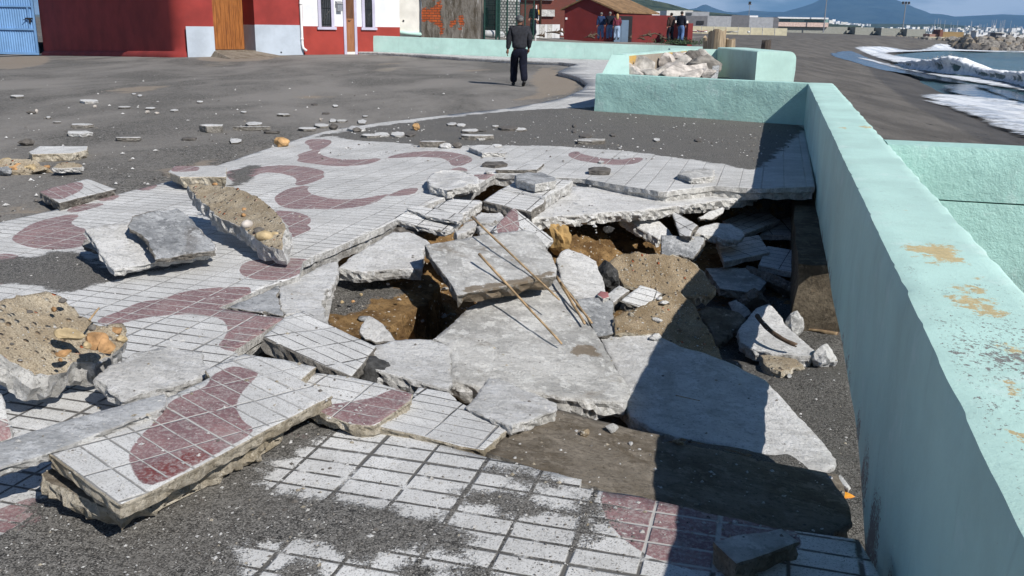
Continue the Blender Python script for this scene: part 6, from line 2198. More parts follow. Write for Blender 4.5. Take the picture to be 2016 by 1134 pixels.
slab('earth_bank', [(655, 552), (690, 546), (760, 540), (845, 545), (866, 560), (856, 578), (838, 600), (795, 622), (760, 648), (735, 668), (690, 655), (650, 640), (636, 600)], [(668, 548, -0.27), (866, 565, -0.33), (735, 665, -0.36)], 0.55, M['earth'], M['earth'], 'bank of brown earth topped with dark sand inside the hole', 'earth', jag=0.04, warp=0.03, side_rough=0.10, lean=0.12, earth=[Y('D', [(2000, 250), (1250, 300), (1000, 330), (1080, 420), (1300, 440), (1100, 520), (900, 540), (850, 620), (600, 660), (480, 640), (480, 800), (900, 1000), (2000, 1000)])])
c = P(760, 628, -0.34)
rock('flat_stone', (c.x - 0.14, c.y, c.z), (0.10, 0.10, 0.03), M['mortar'], 402, 0.2, 0.1, 2, 'flat grey stone on the brown earth bank', 'stone', facets=0.2)
for i, (a, b, w_, m_) in enumerate(((1075, 380, .03, 'white_stone'), (1280, 595, .032, 'white_stone'), (640, 550, .035, 'yellow_stone'), (1180, 525, .03, 'white_stone'), (1375, 405, .03, 'white_stone'), (820, 480, .03, 'yellow_stone'), (1140, 275, .04, 'yellow_stone'), (1245, 275, .05, 'dark_stone'), (1400, 730, .035, 'grey_rock'), (1190, 780, .04, 'yellow_stone'), (745, 545, .03, 'rust_stone'), (1480, 395, .035, 'yellow_stone'))):
    q = Y('D', [(a, b)])[0]
    z_ = -0.28 if b < 560 else -0.42
    c = P(q[0], q[1], z_ + 0.01)
    rock('stone', c, (w_, w_ * 0.8, w_ * 0.7), M[m_], 420 + i, i, 0.2, 2, 'little %s stone stuck in the brown earth bank' % {'white_stone': 'white', 'yellow_stone': 'yellow', 'dark_stone': 'dark', 'grey_rock': 'grey', 'rust_stone': 'rusty'}[m_], 'stone', 'stones in the earth bank')

# --- far rim
slab('concrete_slab', Z(5, [(22, 540), (90, 480), (200, 410), (330, 338), (420, 336), (505, 375), (535, 395), (500, 440), (492, 540), (330, 545), (150, 565)]), [(667, 525, -0.11), (830, 528, -0.14), (780, 458, -0.05)], 0.085, CO, SI, 'white triangular concrete slab sagging under the tile edge', jag=0.012, side_rough=0.025)
d2 = slab('concrete_slab', Z(5, [(508, 408), (690, 376), (870, 345), (1000, 330), (1070, 323), (1130, 345), (1180, 400), (1230, 480), (1256, 545), (1250, 588), (1100, 612), (980, 640), (900, 655), (790, 675), (690, 692), (640, 610), (590, 540), (540, 470)]), [(1095, 545, -0.115), (690 / 2.88 + 660, 340 + 690 / 2.88, -0.09), (962, 460, 0.03)], 0.10, CG, SD_, 'large grey concrete slab perched over the hole with canes lying on it', wet=[Z(5, [(700, 640), (900, 620), (1000, 600), (1180, 570), (1250, 540), (1260, 600), (900, 660), (690, 700)])], jag=0.014, warp=0.012, side_rough=0.03, lean=-0.35)
slab('tile_slab', Z(5, [(890, 330), (950, 262), (1008, 195), (1045, 225), (1130, 295), (1232, 372), (1200, 418), (1120, 390), (1000, 400)]), [(969, 455, -0.02), (1010, 408, 0.11), (1080, 478, -0.06)], 0.05, TC, SI, 'tile slab with purple strips standing behind the grey slab', jag=0.004, purple=[Y('B', [(560, 1020), (570, 970), (640, 900), (720, 800), (775, 860), (765, 920), (790, 1010), (700, 1080), (600, 1080)])], ax=((1010, 408), (1087, 469)))
slab('tile_slab', Y('B', [(440, 745), (520, 690), (600, 638), (780, 665), (1020, 715), (1015, 760), (905, 830), (890, 850), (700, 810)]), [(952, 395, 0.02), (1048, 415, -0.01), (985, 373, 0.04)], 0.10, TC, SD_, 'front one of two white tile slabs stepping down at the far left rim', jag=0.004)
slab('tile_slab', Y('B', [(605, 635), (700, 590), (760, 550), (1000, 540), (1130, 540), (1285, 560), (1240, 590), (1022, 712), (800, 668)]), [(986, 372, 0.045), (1072, 388, 0.03), (1127, 357, 0.05)], 0.11, TC, SI, 'back one of two white tile slabs carrying the grey block', jag=0.004)
slab('tile_slab', Y('B', [(-20, 800), (50, 760), (150, 730), (400, 742), (432, 752), (262, 862), (240, 868), (100, 850)]), [(870, 402, 0.0), (914, 421, -0.03), (950, 396, 0.01)], 0.10, TC, SI, 'white tile slab tipping over the rim left of the stepped slabs', jag=0.004)
slab('tile_slab', Z(5, [(328, 262), (372, 235), (418, 214), (560, 245), (722, 262), (706, 290), (625, 336), (480, 302)]), [(775, 432, -0.01), (877, 455, -0.06), (905, 437, -0.04)], 0.05, TC, SI, 'white tile slab overhanging a dark boulder at the rim', jag=0.004)
slab('tile_chip', Z(5, [(405, 202), (440, 188), (560, 205), (725, 238), (718, 262), (690, 276), (600, 258), (510, 242), (470, 225)]), [(800, 410, 0.03), (905, 425, 0.015), (840, 410, 0.03)], 0.03, TC, SI, 'narrow white tile strip lying on the overhanging tile slab', 'chip', jag=0.01)
c = P(805, 456, -0.12)
rock('boulder', (c.x, c.y, c.z), (0.30, 0.22, 0.14), M['dark_stone'], 403, 0.1, 0.2, 3, 'dark brown boulder under the overhanging tile slab', 'rock', facets=0.5)
for pts_, z_, lb in ((Z(5, [(790, 250), (830, 225), (930, 225), (960, 250), (900, 285), (820, 285)]), -0.05, 'small white concrete lump below the stepped tile slabs'), (Z(5, [(680, 335), (730, 290), (795, 265), (800, 300), (740, 340), (690, 355)]), -0.08, 'small white rough concrete wedge beside the grey slab'), (Z(5, [(800, 305), (860, 290), (920, 290), (890, 335), (820, 340)]), -0.08, 'small white concrete chip behind the grey slab')):
    x_, y_ = pts_[0]
    slab('concrete_lump', pts_, [(x_, y_, z_)], 0.08, CO, SI, lb, 'lump', jag=0.015, warp=0.02, side_rough=0.03)
slab('concrete_slab', Z(5, [(1095, 262), (1130, 225), (1190, 178), (1290, 120), (1350, 78), (1600, 92), (1880, 112), (2060, 120), (2330, 95), (2400, 110), (2330, 140), (2120, 165), (1900, 195), (1750, 215), (1560, 225), (1400, 240), (1250, 250)]), [(1050, 428, -0.09), (1300, 415, -0.11), (1350, 383, -0.10)], 0.10, CO, SI, 'long white concrete sub base slab projecting from the far rim over the dark cavity', jag=0.03, side_rough=0.05, step=0.03)
slab('concrete_block', Y('B', [(-85, 530), (-40, 480), (60, 445), (250, 455), (330, 490), (410, 580), (100, 640), (-60, 600)]), [(860, 355, 0.085)], 0.085, CO, SI, 'rough white concrete block lying on the purple tiles', 'block', jag=0.02, warp=0.035, side_rough=0.03)
slab('concrete_block', Y('B', [(745, 505), (850, 485), (980, 478), (1120, 520), (1125, 555), (930, 590), (755, 545)]), [(1040, 345, 0.125)], 0.075, M['mortar'], SI, 'grey topped block sitting on the white tile slab', 'block', jag=0.012, warp=0.008, side_rough=0.015)
slab('tile_slab', Y('B', [(560, 450), (640, 425), (800, 400), (1010, 395), (945, 450), (750, 452)]), [(980, 330, 0.035), (1055, 333, 0.035), (1060, 322, 0.03)], 0.05, TC, SD_, 'lifted white tile piece with a dark broken edge behind the grey block', jag=0.008)

# --- the tangle in the middle of the hole
slab('concrete_slab', [(1101, 546), (1080, 553), (1020, 566), (966, 572), (940, 594), (917, 612), (884, 644), (852, 668), (880, 680), (886, 700), (889, 748), (920, 758), (960, 764), (1010, 770), (1095, 782), (1180, 790), (1229, 792), (1240, 770), (1219, 734), (1200, 700), (1181, 668), (1160, 637), (1130, 590)], [(1101, 548, -0.25), (885, 690, -0.33), (1228, 795, -0.50)], 0.12, CG, SI, 'great flat grey slab in the middle of the hole with canes and a damp stain', jag=0.014, warp=0.012, side_rough=0.035, step=0.03, wet=[Z(5, [(1285, 1005), (1390, 960), (1450, 960), (1500, 1010), (1560, 1080), (1610, 1130), (1560, 1120), (1480, 1050), (1400, 1030), (1380, 1060), (1320, 1030)])])
slab('concrete_slab', [(1180, 664), (1220, 658), (1285, 655), (1340, 682), (1400, 700), (1450, 720), (1505, 748), (1545, 790), (1600, 850), (1646, 905), (1641, 922), (1625, 932), (1570, 922), (1520, 908), (1440, 886), (1360, 868), (1290, 850), (1240, 820), (1225, 790), (1215, 730)], [(1225, 800, -0.56), (1285, 658, -0.49), (1646, 905, -0.63)], 0.10, CO, SI, 'long pale slab sloping into the wall shadow, its tip sunlit', jag=0.012, warp=0.015, side_rough=0.03, step=0.035)
slab('sand_slab', [(958, 892), (985, 868), (1010, 843), (1050, 825), (1095, 806), (1150, 822), (1250, 846), (1298, 856), (1300, 870), (1400, 886), (1521, 908), (1600, 925), (1650, 936), (1660, 960), (1678, 1032), (1640, 1050), (1560, 1048), (1390, 1016), (1257, 982), (1145, 954), (1050, 925)], [(1275, 975, -0.17), (1285, 860, -0.25), (1660, 1000, -0.34)], 0.12, CD, SD_, 'brown sand covered slab below the near tiles', jag=0.01, warp=0.014, step=0.04)
slab('concrete_slab', [(1097, 512), (1104, 498), (1118, 491), (1146, 499), (1174, 514), (1186, 548), (1194, 580), (1186, 588), (1150, 590), (1130, 588), (1105, 552)], [(1110, 500, -0.20), (1190, 582, -0.36), (1120, 580, -0.33)], 0.08, CO, SI, 'white slab standing between the perched grey slab and the brown pebbly chunk', jag=0.012)
slab('tile_slab', [(1136, 590), (1160, 586), (1183, 586), (1206, 592), (1211, 655), (1195, 660), (1178, 662), (1155, 625)], [(1140, 590, -0.33), (1206, 592, -0.36), (1190, 660, -0.46)], 0.05, M['mortar'], SD_, 'dark grey speckled slab next to the canes', jag=0.008)
slab('concrete_block', Z(5, [(1545, 690), (1580, 660), (1612, 640), (1668, 668), (1620, 705), (1568, 745)]), [(1206, 575, -0.36), (1238, 572, -0.36), (1204, 598, -0.38)], 0.09, CO, SD_, 'small white block left of the white tile in the rubble', 'block', jag=0.008)
slab('tile_slab', Z(5, [(1620, 725), (1680, 680), (1730, 640), (1800, 660), (1852, 688), (1790, 730), (1735, 765)]), [(1222, 592, -0.36), (1302, 579, -0.37), (1262, 605, -0.39)], 0.06, TC, SD_, 'white flat tile lying on the brown pebbly rubble', jag=0.006)
slab('tile_chip', Z(5, [(1488, 690), (1505, 672), (1545, 680), (1552, 705), (1520, 715)]), [(1185, 582, -0.33)], 0.04, simple('pink_tile', (0.36, 0.15, 0.15)), SI, 'tiny pink tile chip by the white block', 'chip', jag=0.004)
c = P(1303, 650, -0.46)
rock('concrete_lump', (c.x - 0.06, c.y - 0.1, c.z - 0.02), (0.09, 0.06, 0.06), M['conc'], 404, 0.3, 0.2, 2, 'little white lump at the foot of the pebbly slab', 'lump')
slab('aggregate_slab', [(1196, 525), (1204, 512), (1222, 503), (1250, 497), (1290, 500), (1325, 500), (1352, 508), (1372, 522), (1395, 545), (1412, 566), (1402, 582), (1365, 583), (1320, 580), (1290, 577), (1262, 572), (1232, 562), (1205, 548)], [(1205, 545, -0.36), (1400, 578, -0.48), (1290, 500, -0.22)], 0.16, M['agg_brown'], ST_, 'brown pebbly chunk half in the wall shadow, behind the white tile', jag=0.02, warp=0.05, side_rough=0.05)
slab('aggregate_slab', [(1208, 625), (1235, 612), (1272, 600), (1298, 584), (1340, 573), (1362, 592), (1380, 622), (1404, 664), (1424, 706), (1395, 712), (1340, 695), (1300, 675), (1285, 657), (1240, 656), (1212, 656)], [(1212, 650, -0.44), (1420, 705, -0.62), (1340, 576, -0.33)], 0.14, M['agg_brown'], ST_, 'brown pebbly slab sloping down beside the long pale slab', jag=0.018, warp=0.03, side_rough=0.04)
slab('concrete_slab', Y('E', [(205, 320), (290, 285), (420, 300), (520, 320), (590, 380), (640, 430), (700, 495), (600, 500), (560, 530), (470, 480), (360, 420), (270, 350)]), [(1225, 425, -0.20), (1325, 464, -0.34), (1290, 428, -0.22)], 0.09, CO, SI, 'white elongated slab fallen into the far cavity', jag=0.012, side_rough=0.03, lean=0.2)
slab('tile_slab', Y('E', [(680, 258), (730, 280), (930, 400), (880, 450), (860, 505), (760, 495), (720, 380)]), [(1322, 414, -0.16), (1374, 443, -0.20), (1340, 463, -0.27)], 0.05, M['tile_dark'], SD_, 'white tile standing on its edge beside the elongated slab', jag=0.004, ax=((1322, 414), (1374, 443)))
slab('concrete_shard', Y('E', [(940, 325), (1040, 270), (1160, 228), (1185, 240), (1165, 290), (1060, 345), (960, 345)]), [(1376, 430, -0.22), (1424, 409, -0.16), (1400, 432, -0.24)], 0.05, CO, SD_, 'grey white shard beside the edge of the wall shadow', 'shard', jag=0.01)
slab('concrete_slab', Y('E', [(905, 440), (960, 410), (1110, 375), (1230, 385), (1350, 450), (1370, 490), (1330, 535), (1200, 540), (1060, 500), (910, 480)]), [(1372, 455, -0.29), (1462, 462, -0.34), (1420, 438, -0.27)], 0.07, CO, SI, 'pale rounded slab cut by the shadow line beside the fallen tiles', jag=0.015, side_rough=0.03)
slab('concrete_block', Y('E', [(585, 495), (700, 500), (900, 505), (990, 520), (985, 580), (940, 640), (880, 715), (760, 675), (640, 690), (590, 680)]), [(1303, 466, -0.30), (1385, 470, -0.30), (1370, 505, -0.42)], 0.12, M['mortar'], SD_, 'grey block face tilted up in front of the white tile', 'block', jag=0.012)
for pts_, rf_, ax_, lb in (
    (Y('E', [(1165, 355), (1510, 222), (1705, 352), (1375, 482)]), [(1423, 434, -0.40), (1495, 406, -0.38), (1466, 460, -0.44)], ((1423, 434), (1495, 406)), 'uppermost of four ribbed white tiles fallen in the shadow by the wall'),
    (Y('E', [(1690, 320), (1895, 328), (1945, 498), (1520, 488), (1560, 420)]), [(1532, 427, -0.47), (1575, 428, -0.47), (1585, 464, -0.52)], ((1532, 427), (1575, 428)), 'ribbed white tile nearest the far corner in the wall shadow'),
    (Y('E', [(1105, 560), (1330, 520), (1505, 492), (1610, 655), (1180, 748)]), [(1410, 477, -0.48), (1494, 462, -0.46), (1515, 496, -0.50)], ((1410, 477), (1494, 462)), 'ribbed white tile overlapping the pale rounded slab in shadow'),
    (Y('E', [(1590, 595), (1975, 660), (1958, 870), (1505, 780)]), [(1511, 484, -0.50), (1591, 497, -0.52), (1588, 541, -0.58)], ((1511, 484), (1591, 497)), 'ribbed white tile lowest and closest to the sea wall footing')):
    slab('tile_slab', pts_, rf_, 0.055, M['tile_dark'], SI, lb, 'tile', 'ribbed tiles fallen by the wall', jag=0.003, ax=ax_, warp=0.001, side_rough=0.006)
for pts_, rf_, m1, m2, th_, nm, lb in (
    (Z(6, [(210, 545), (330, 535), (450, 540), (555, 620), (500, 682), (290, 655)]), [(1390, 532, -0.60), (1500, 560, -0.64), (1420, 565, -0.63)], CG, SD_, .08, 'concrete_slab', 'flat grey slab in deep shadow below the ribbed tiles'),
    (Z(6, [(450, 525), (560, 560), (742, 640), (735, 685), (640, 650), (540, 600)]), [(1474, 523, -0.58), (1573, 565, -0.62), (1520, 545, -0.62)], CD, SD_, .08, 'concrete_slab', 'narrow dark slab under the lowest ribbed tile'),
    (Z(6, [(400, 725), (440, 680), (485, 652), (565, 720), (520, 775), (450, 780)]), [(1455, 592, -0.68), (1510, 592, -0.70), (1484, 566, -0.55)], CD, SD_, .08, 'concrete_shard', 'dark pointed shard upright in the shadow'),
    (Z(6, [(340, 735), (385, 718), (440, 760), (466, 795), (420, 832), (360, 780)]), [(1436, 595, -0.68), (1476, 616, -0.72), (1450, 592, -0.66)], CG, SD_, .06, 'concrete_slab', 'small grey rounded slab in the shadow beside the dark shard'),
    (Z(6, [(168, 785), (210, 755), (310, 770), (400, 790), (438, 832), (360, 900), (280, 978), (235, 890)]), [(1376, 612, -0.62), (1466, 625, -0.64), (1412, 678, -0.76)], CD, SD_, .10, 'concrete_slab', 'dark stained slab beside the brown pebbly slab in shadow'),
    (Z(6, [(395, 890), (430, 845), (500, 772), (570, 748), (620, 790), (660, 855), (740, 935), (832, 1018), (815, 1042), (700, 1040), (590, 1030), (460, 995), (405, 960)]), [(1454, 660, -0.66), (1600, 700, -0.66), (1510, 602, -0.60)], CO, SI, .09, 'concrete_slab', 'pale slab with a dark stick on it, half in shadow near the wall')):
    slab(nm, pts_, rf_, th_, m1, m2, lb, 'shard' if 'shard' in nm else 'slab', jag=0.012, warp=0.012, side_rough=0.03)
c = P(1562, 640, -0.66)
rock('concrete_lump', (c.x, c.y, c.z), (0.16, 0.16, 0.20), M['conc_grey'], 405, 0.5, 0.3, 3, 'speckled grey lump at the foot of the wall footing', 'lump')
c = P(1622, 705, -0.68)
rock('concrete_lump', (c.x, c.y, c.z), (0.20, 0.17, 0.19), M['conc'], 406, 0.9, 0.3, 3, 'white sunlit lump on the sand near the wall', 'lump', facets=0.8)
slab('aggregate_chunk', Z(6, [(520, 1040), (600, 1035), (700, 1045), (765, 1090), (700, 1120), (640, 1140), (560, 1110)]), [(1510, 712, -0.69)], 0.08, M['agg'], ST_, 'tan pebbly chunk in the sand under the pale slab with the stick', 'chunk', jag=0.015, warp=0.02, side_rough=0.03)
c = P(1135, 495, -0.25)
rock('tarmac_lump', (P(1192, 545, -0.36)), (0.20, 0.25, 0.24), M['black_lump'], 407, 0.5, 0.3, 3, 'dark speckled lump between white slab and pebbly chunk', 'lump')
rock('tarmac_lump', (P(1198, 452, -0.28)), (0.12, 0.10, 0.09), M['black_lump'], 408, 0.5, 0.3, 3, 'dark grey lump on top of the brown earth in the far cavity', 'lump')
rock('earth_clod', (P(1098, 468, -0.28)), (0.20, 0.30, 0.30), simple('clay_yellow', (0.34, 0.22, 0.09), 0.95, 0.3, 8, 0.8, 30), 409, 0.5, 0.3, 3, 'yellow clay clod right of the purple striped tile', 'clod')
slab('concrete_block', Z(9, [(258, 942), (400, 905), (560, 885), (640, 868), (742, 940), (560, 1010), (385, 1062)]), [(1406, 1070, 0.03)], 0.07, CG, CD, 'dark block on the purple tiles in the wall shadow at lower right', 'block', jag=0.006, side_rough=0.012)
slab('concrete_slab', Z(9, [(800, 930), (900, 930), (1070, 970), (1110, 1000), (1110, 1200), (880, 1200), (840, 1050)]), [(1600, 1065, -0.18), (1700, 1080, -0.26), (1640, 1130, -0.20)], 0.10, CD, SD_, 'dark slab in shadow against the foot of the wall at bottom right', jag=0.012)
slab('splinter', Z(9, [(960, 570), (975, 560), (1028, 625), (1020, 638), (990, 620)]), [(1655, 945, -0.50)], 0.03, CO, SI, 'white splinter on the sand beside the brown slab end', 'splinter', jag=0.003)
slab('plastic_scrap', Z(9, [(960, 642), (1000, 655), (1050, 680), (1010, 685), (980, 690)]), [(1660, 970, -0.52)], 0.01, simple('orange_scrap', (0.62, 0.27, 0.03), 0.6), simple('orange_scrap_edge', (0.5, 0.2, 0.03), 0.6), 'orange scrap on the sand at the foot of the wall', 'scrap', jag=0.01)
slab('plank', Z(6, [(765, 880), (850, 888), (960, 905), (955, 925), (860, 905), (780, 892)]), [(1590, 647, -0.72), (1648, 656, -0.70), (1610, 652, -0.72)], 0.03, M['reed'], M['dark_wood'], 'thin board edge on the sand below the wall footing', 'board', jag=0.004)

# --- canes and sticks
def stick(name, pts_, r_, m_, label, cat, taper=0.7):
    p = [P(*q) for q in pts_]
    k = 10
    out, rad = [], []
    for i in range(k + 1):
        u = i / k
        if len(p) == 2:
            q = p[0].lerp(p[1], u)
        else:
            q = p[0] * (1 - u) ** 2 + p[1] * 2 * u * (1 - u) + p[2] * u * u
        w_ = 0.35 * r_
        q = q + Vector((mnoise.noise(Vector((u * 4, r_ * 99, 1))), mnoise.noise(Vector((u * 4, r_ * 99, 5))), 0.0)) * w_
        out.append(q)
        rad.append(r_ * (1 - (1 - taper) * u) * (1.12 if i % 3 == 0 else 1))
    mb = MB()
    mb.tube(out, rad, 8)
    return tag(mb.build(name, m_, None, True), label, cat)
stick('cane', [(929, 427, .17), (1101, 590, -.17)], 0.0085, M['reed'], 'long dry cane lying across the perched grey slab', 'cane')
stick('cane', [(943, 500, .045), (1106, 677, -.345)], 0.009, M['reed'], 'dry cane running from the grey slab down on to the great flat slab', 'cane')
stick('cane', [(1096, 545, -.20), (1151, 637, -.33)], 0.010, M['reed'], 'short split cane at the right edge of the great flat slab, nearer one', 'cane', 0.9)
stick('cane', [(1104, 556, -.21), (1165, 636, -.34)], 0.008, M['reed'], 'short split cane touching the dark grey speckled slab', 'cane', 0.9)
stick('driftwood_stick', [(1491, 622, -.54), (1515, 662, -.55), (1569, 680, -.585)], 0.017, M['dark_wood'], 'dark curved stick lying on the half shaded pale slab', 'stick', 0.9)
stick('twig', [(1330, 778, -.545), (1378, 789, -.555)], 0.003, M['reed'], 'thin twig on the shaded pale slab', 'twig')
stick('twig', [(1055, 567, -.24), (1101, 575, -.25)], 0.003, M['dark_wood'], 'thin dark twig lying by the cane ends on the flat slab', 'twig')
stick('twig', [(176, 630, .28), (195, 606, .30)], 0.005, M['reed'], 'pale twig poking out of the big tan slab', 'twig')

# --- fragments scattered over the street and the sandy far paving
MATS = {'w': (TC, SD_), 'c': (CO, SI), 'd': (M['dark_stone'], M['dark_stone']), 'g': (CG, SD_), 'p': (T, SI), 't': (M['agg'], SI)}  # dark sides give pale fragments a painted shade on their fronts
SHARED = {'w': ('small pale fragment of paving scattered over the dark sand', 'small pale paving fragments'), 'd': ('small dark stone scattered over the dark sand', 'small dark stones')}
rg = random.Random(21)
def frag(f, x0, y0, x1, y1, mt, label=None, th=None):
    (a, b), (c, d) = Y(f, [(x0, y0), (x1, y1)])
    g_ = None
    xm = (a + c) / 2
    pz = lambda x, y: max(pave_z(x, y) if pip(np.array([[x, y]]), pb)[0] else -9, street_z(x, y) + 0.005)
    g0_ = G(xm, d, pz)
    scl = FPX / g0_.y
    w_ = (c - a) / scl
    th = th or min(0.055, max(0.018, w_ * 0.12))
    ang = (CAMH - g0_.z) / g0_.y
    yb_ = d - th * scl * 0.9
    yt_ = min(b, yb_ - 1.2)
    n_ = rg.choice([5, 6, 7])
    ol_ = []
    ph = rg.uniform(0, 1)
    for i in range(n_):
        t_ = 2 * math.pi * (i + ph) / n_
        r_ = rg.uniform(0.82, 1.12)
        ol_.append((xm + (c - a) / 2 * max(-1, min(1, 1.15 * r_ * math.cos(t_))), (yb_ + yt_) / 2 + (yb_ - yt_) / 2 * max(-1, min(1, 1.2 * r_ * math.sin(t_)))))
    zt_ = g0_.z + th
    tl = rg.uniform(-0.02, 0.03)
    lab, grp = (label, None) if label else SHARED['d' if mt == 'd' else 'w']
    m1, m2 = MATS[mt]
    if rg.random() < 0.4 and mt == 'w':
        m1 = CO
    slab('paving_fragment' if mt != 'd' else 'stone', ol_, [(xm, d, zt_), (c, (yb_ + yt_) / 2, zt_ + tl * th), (a, yt_, zt_)], th, m1, m2, lab, 'fragment' if mt != 'd' else 'stone', grp, jag=0.008, side_rough=0.008, warp=0.004, res=max(0.04, w_ / 8), step=max(0.03, w_ / 12), ax=((a, d), (c, d - 0.3 * (d - b))))
def pebb(f, x0, y0, x1, y1, mt, label):
    (a, b), (c, d) = Y(f, [(x0, y0), (x1, y1)])
    xm = (a + c) / 2
    pz = lambda x, y: max(pave_z(x, y) if pip(np.array([[x, y]]), pb)[0] else -9, street_z(x, y) + 0.005)
    g0_ = G(xm, d, pz)
    scl = FPX / g0_.y
    w_, h_ = (c - a) / scl, (d - b) / scl
    rock('stone', (g0_.x, g0_.y + w_ * 0.3, g0_.z + h_ * 0.42), (w_, w_ * 0.8, h_ * 1.05), M[mt], rg.randint(1, 999), rg.random(), 0.2, 3, label, 'stone', None if label not in (SHARED['w'][0], SHARED['d'][0]) else (SHARED['w'][1] if label == SHARED['w'][0] else SHARED['d'][1]), facets=0.45)
SW_ = SHARED['w'][0]
SDk = SHARED['d'][0]
for a in [
    ('G', 95, 128, 230, 160, 'w', 'pale flat fragment farthest left on the street'), ('G', 755, 170, 935, 210, 'c', 'pale flat fragment on the street below the beige stain'),
    ('G', 1120, 233, 1235, 258, 'w', None), ('G', 1370, 243, 1475, 270, 'w', None), ('G', 670, 396, 885, 440, 'w', 'white curved top fragment, upper of two on the left street'), ('G', 630, 465, 875, 524, 'c', 'white rough fragment, lower of two on the left street'),
    ('G', 1090, 525, 1335, 562, 'w', 'thin pale sheet of tile on the street, right of the two white fragments'), ('G', 1880, 403, 2110, 478, 'w', 'thick white topped slab with dark underside in the middle of the street', 0.09),
    ('G', 1300, 122, 1345, 150, 'w', None), ('G', 1245, 110, 1285, 130, 'w', None), ('G', 1610, 262, 1685, 290, 'w', None), ('G', 435, 328, 480, 355, 'w', None), ('G', 1715, 525, 1860, 558, 'd', 'flat dark stone on the street near the white topped slab'),
    ('G', 1860, 182, 1920, 207, 'w', None), ('G', 500, 380, 580, 395, 'w', None), ('H', 255, 280, 320, 302, 'w', None), ('H', 600, 303, 725, 330, 'w', 'long low white fragment alone in the middle of the street'),
    ('H', 1100, 352, 1165, 394, 'w', None), ('H', 1165, 358, 1270, 390, 'g', 'thin grey fragment beyond the cluster at the kerb'), ('H', 800, 432, 975, 470, 'w', 'white fragment nearest the kerb in the street cluster'), ('H', 955, 398, 1090, 442, 'w', 'white fragment at the back of the kerb cluster'),
    ('H', 1365, 358, 1450, 408, 'w', 'chunky white topped fragment at the kerb line'), ('H', 1410, 322, 1460, 342, 'w', None), ('H', 1130, 220, 1180, 248, 'w', None), ('H', 930, 205, 985, 228, 'd', None), ('H', 1030, 292, 1100, 312, 'd', None),
    ('H', 185, 425, 550, 462, 'w', 'wide thin sheet of tile flat on the street'), ('H', 305, 380, 460, 428, 'w', 'white fragment resting on the wide thin tile sheet'), ('H', 475, 468, 630, 492, 'd', 'flat dark stone in front of the wide tile sheet'),
    ('H', 155, 540, 265, 592, 'w', 'small square tile piece on the street left of the orange cobble'), ('H', 1265, 420, 1440, 480, 'p', 'purple and white tile fragment on the kerb line'),
    ('H', 1395, 495, 1590, 537, 'w', 'first of three white fragments in a row on the sandy paving'), ('H', 1525, 480, 1665, 530, 'c', 'middle of three white fragments in a row on the sandy paving'), ('H', 1680, 475, 1810, 527, 'c', 'last of three white fragments in a row on the sandy paving'), ('H', 1815, 480, 1910, 525, 'd', 'dark stone at the end of the row of three white fragments'),
    ('A', 1850, 128, 2100, 188, 'w', 'white bar shaped fragment with a dark end on the far paving edge', 0.07), ('B', 95, 5, 190, 40, 'w', None), ('B', 190, 14, 270, 48, 'c', None), ('B', 240, 65, 395, 107, 'w', 'pale fragment behind the long white one on the far sand'),
    ('B', 230, 116, 550, 167, 'w', 'long white fragment on the far sand'), ('B', 370, 145, 460, 175, 'c', 'white chip leaning on the long white fragment'), ('B', 525, 30, 585, 55, 'w', None), ('B', 580, 34, 760, 86, 'd', 'long dark stone on the far sand'), ('B', 735, 52, 850, 92, 'w', 'white fragment touching the long dark stone'),
    ('B', 520, 207, 615, 242, 'c', 'small white fragment behind the loose white tile'), ('B', 1355, 110, 1470, 152, 'd', 'grey flat stone behind the long one near the planter wall'), ('B', 1330, 155, 1590, 212, 'g', 'long grey flat stone on the far sand near the planter wall'), ('B', 1640, 105, 1690, 140, 'd', None), ('B', 1280, 70, 1320, 105, 'd', None), ('B', 1285, 20, 1310, 55, 'd', None), ('B', 1715, 240, 1745, 262, 'w', None), ('B', 2050, 150, 2110, 190, 'w', None), ('B', 2440, 150, 2500, 190, 'd', None),
    ('B', 400, 72, 465, 98, 'd', None), ('B', 415, 372, 668, 436, 'd', 'flat dark brown stone on the white tiles'), ('B', 1435, 425, 1640, 502, 'd', 'round flat brown stone on the far white tiles', 0.05), ('B', 460, 462, 520, 492, 'c', None), ('B', 1530, 365, 1580, 395, 'p', None),
]:
    frag(*a)
slab('concrete_slab', Y('G', [(272, 668), (380, 614), (825, 612), (822, 648), (668, 680), (300, 690)]), [(60, 301, 0.05), (140, 300, 0.05), (170, 290, 0.05)], 0.09, TC, ST_, 'thick white paving slab lying whole on the left of the street', jag=0.006)
slab('concrete_slab', Y('G', [(500, 815), (570, 770), (690, 758), (770, 790), (768, 815), (640, 820), (560, 825)]), [(110, 328, 0.06), (160, 328, 0.05), (140, 318, 0.08)], 0.05, M['agg'], SI, 'tan topped white fragment in front of the whole paving slab', jag=0.012)
slab('tile_slab', Y('B', [(300, 232), (400, 216), (520, 222), (560, 255), (650, 275), (640, 292), (500, 290), (430, 296)]), [(925, 289, 0.06), (990, 300, 0.05), (950, 301, 0.05)], 0.05, TC, SI, 'loose white tile lying where the far sand begins', jag=0.006)
slab('concrete_slab', Z(3, [(55, 985), (90, 962), (200, 955), (262, 965), (250, 1000), (130, 1012)]), [(1340, 345, 0.06)], 0.06, CG, SI, 'grey white fragment lying near the far rim beside the wall shadow', jag=0.012)
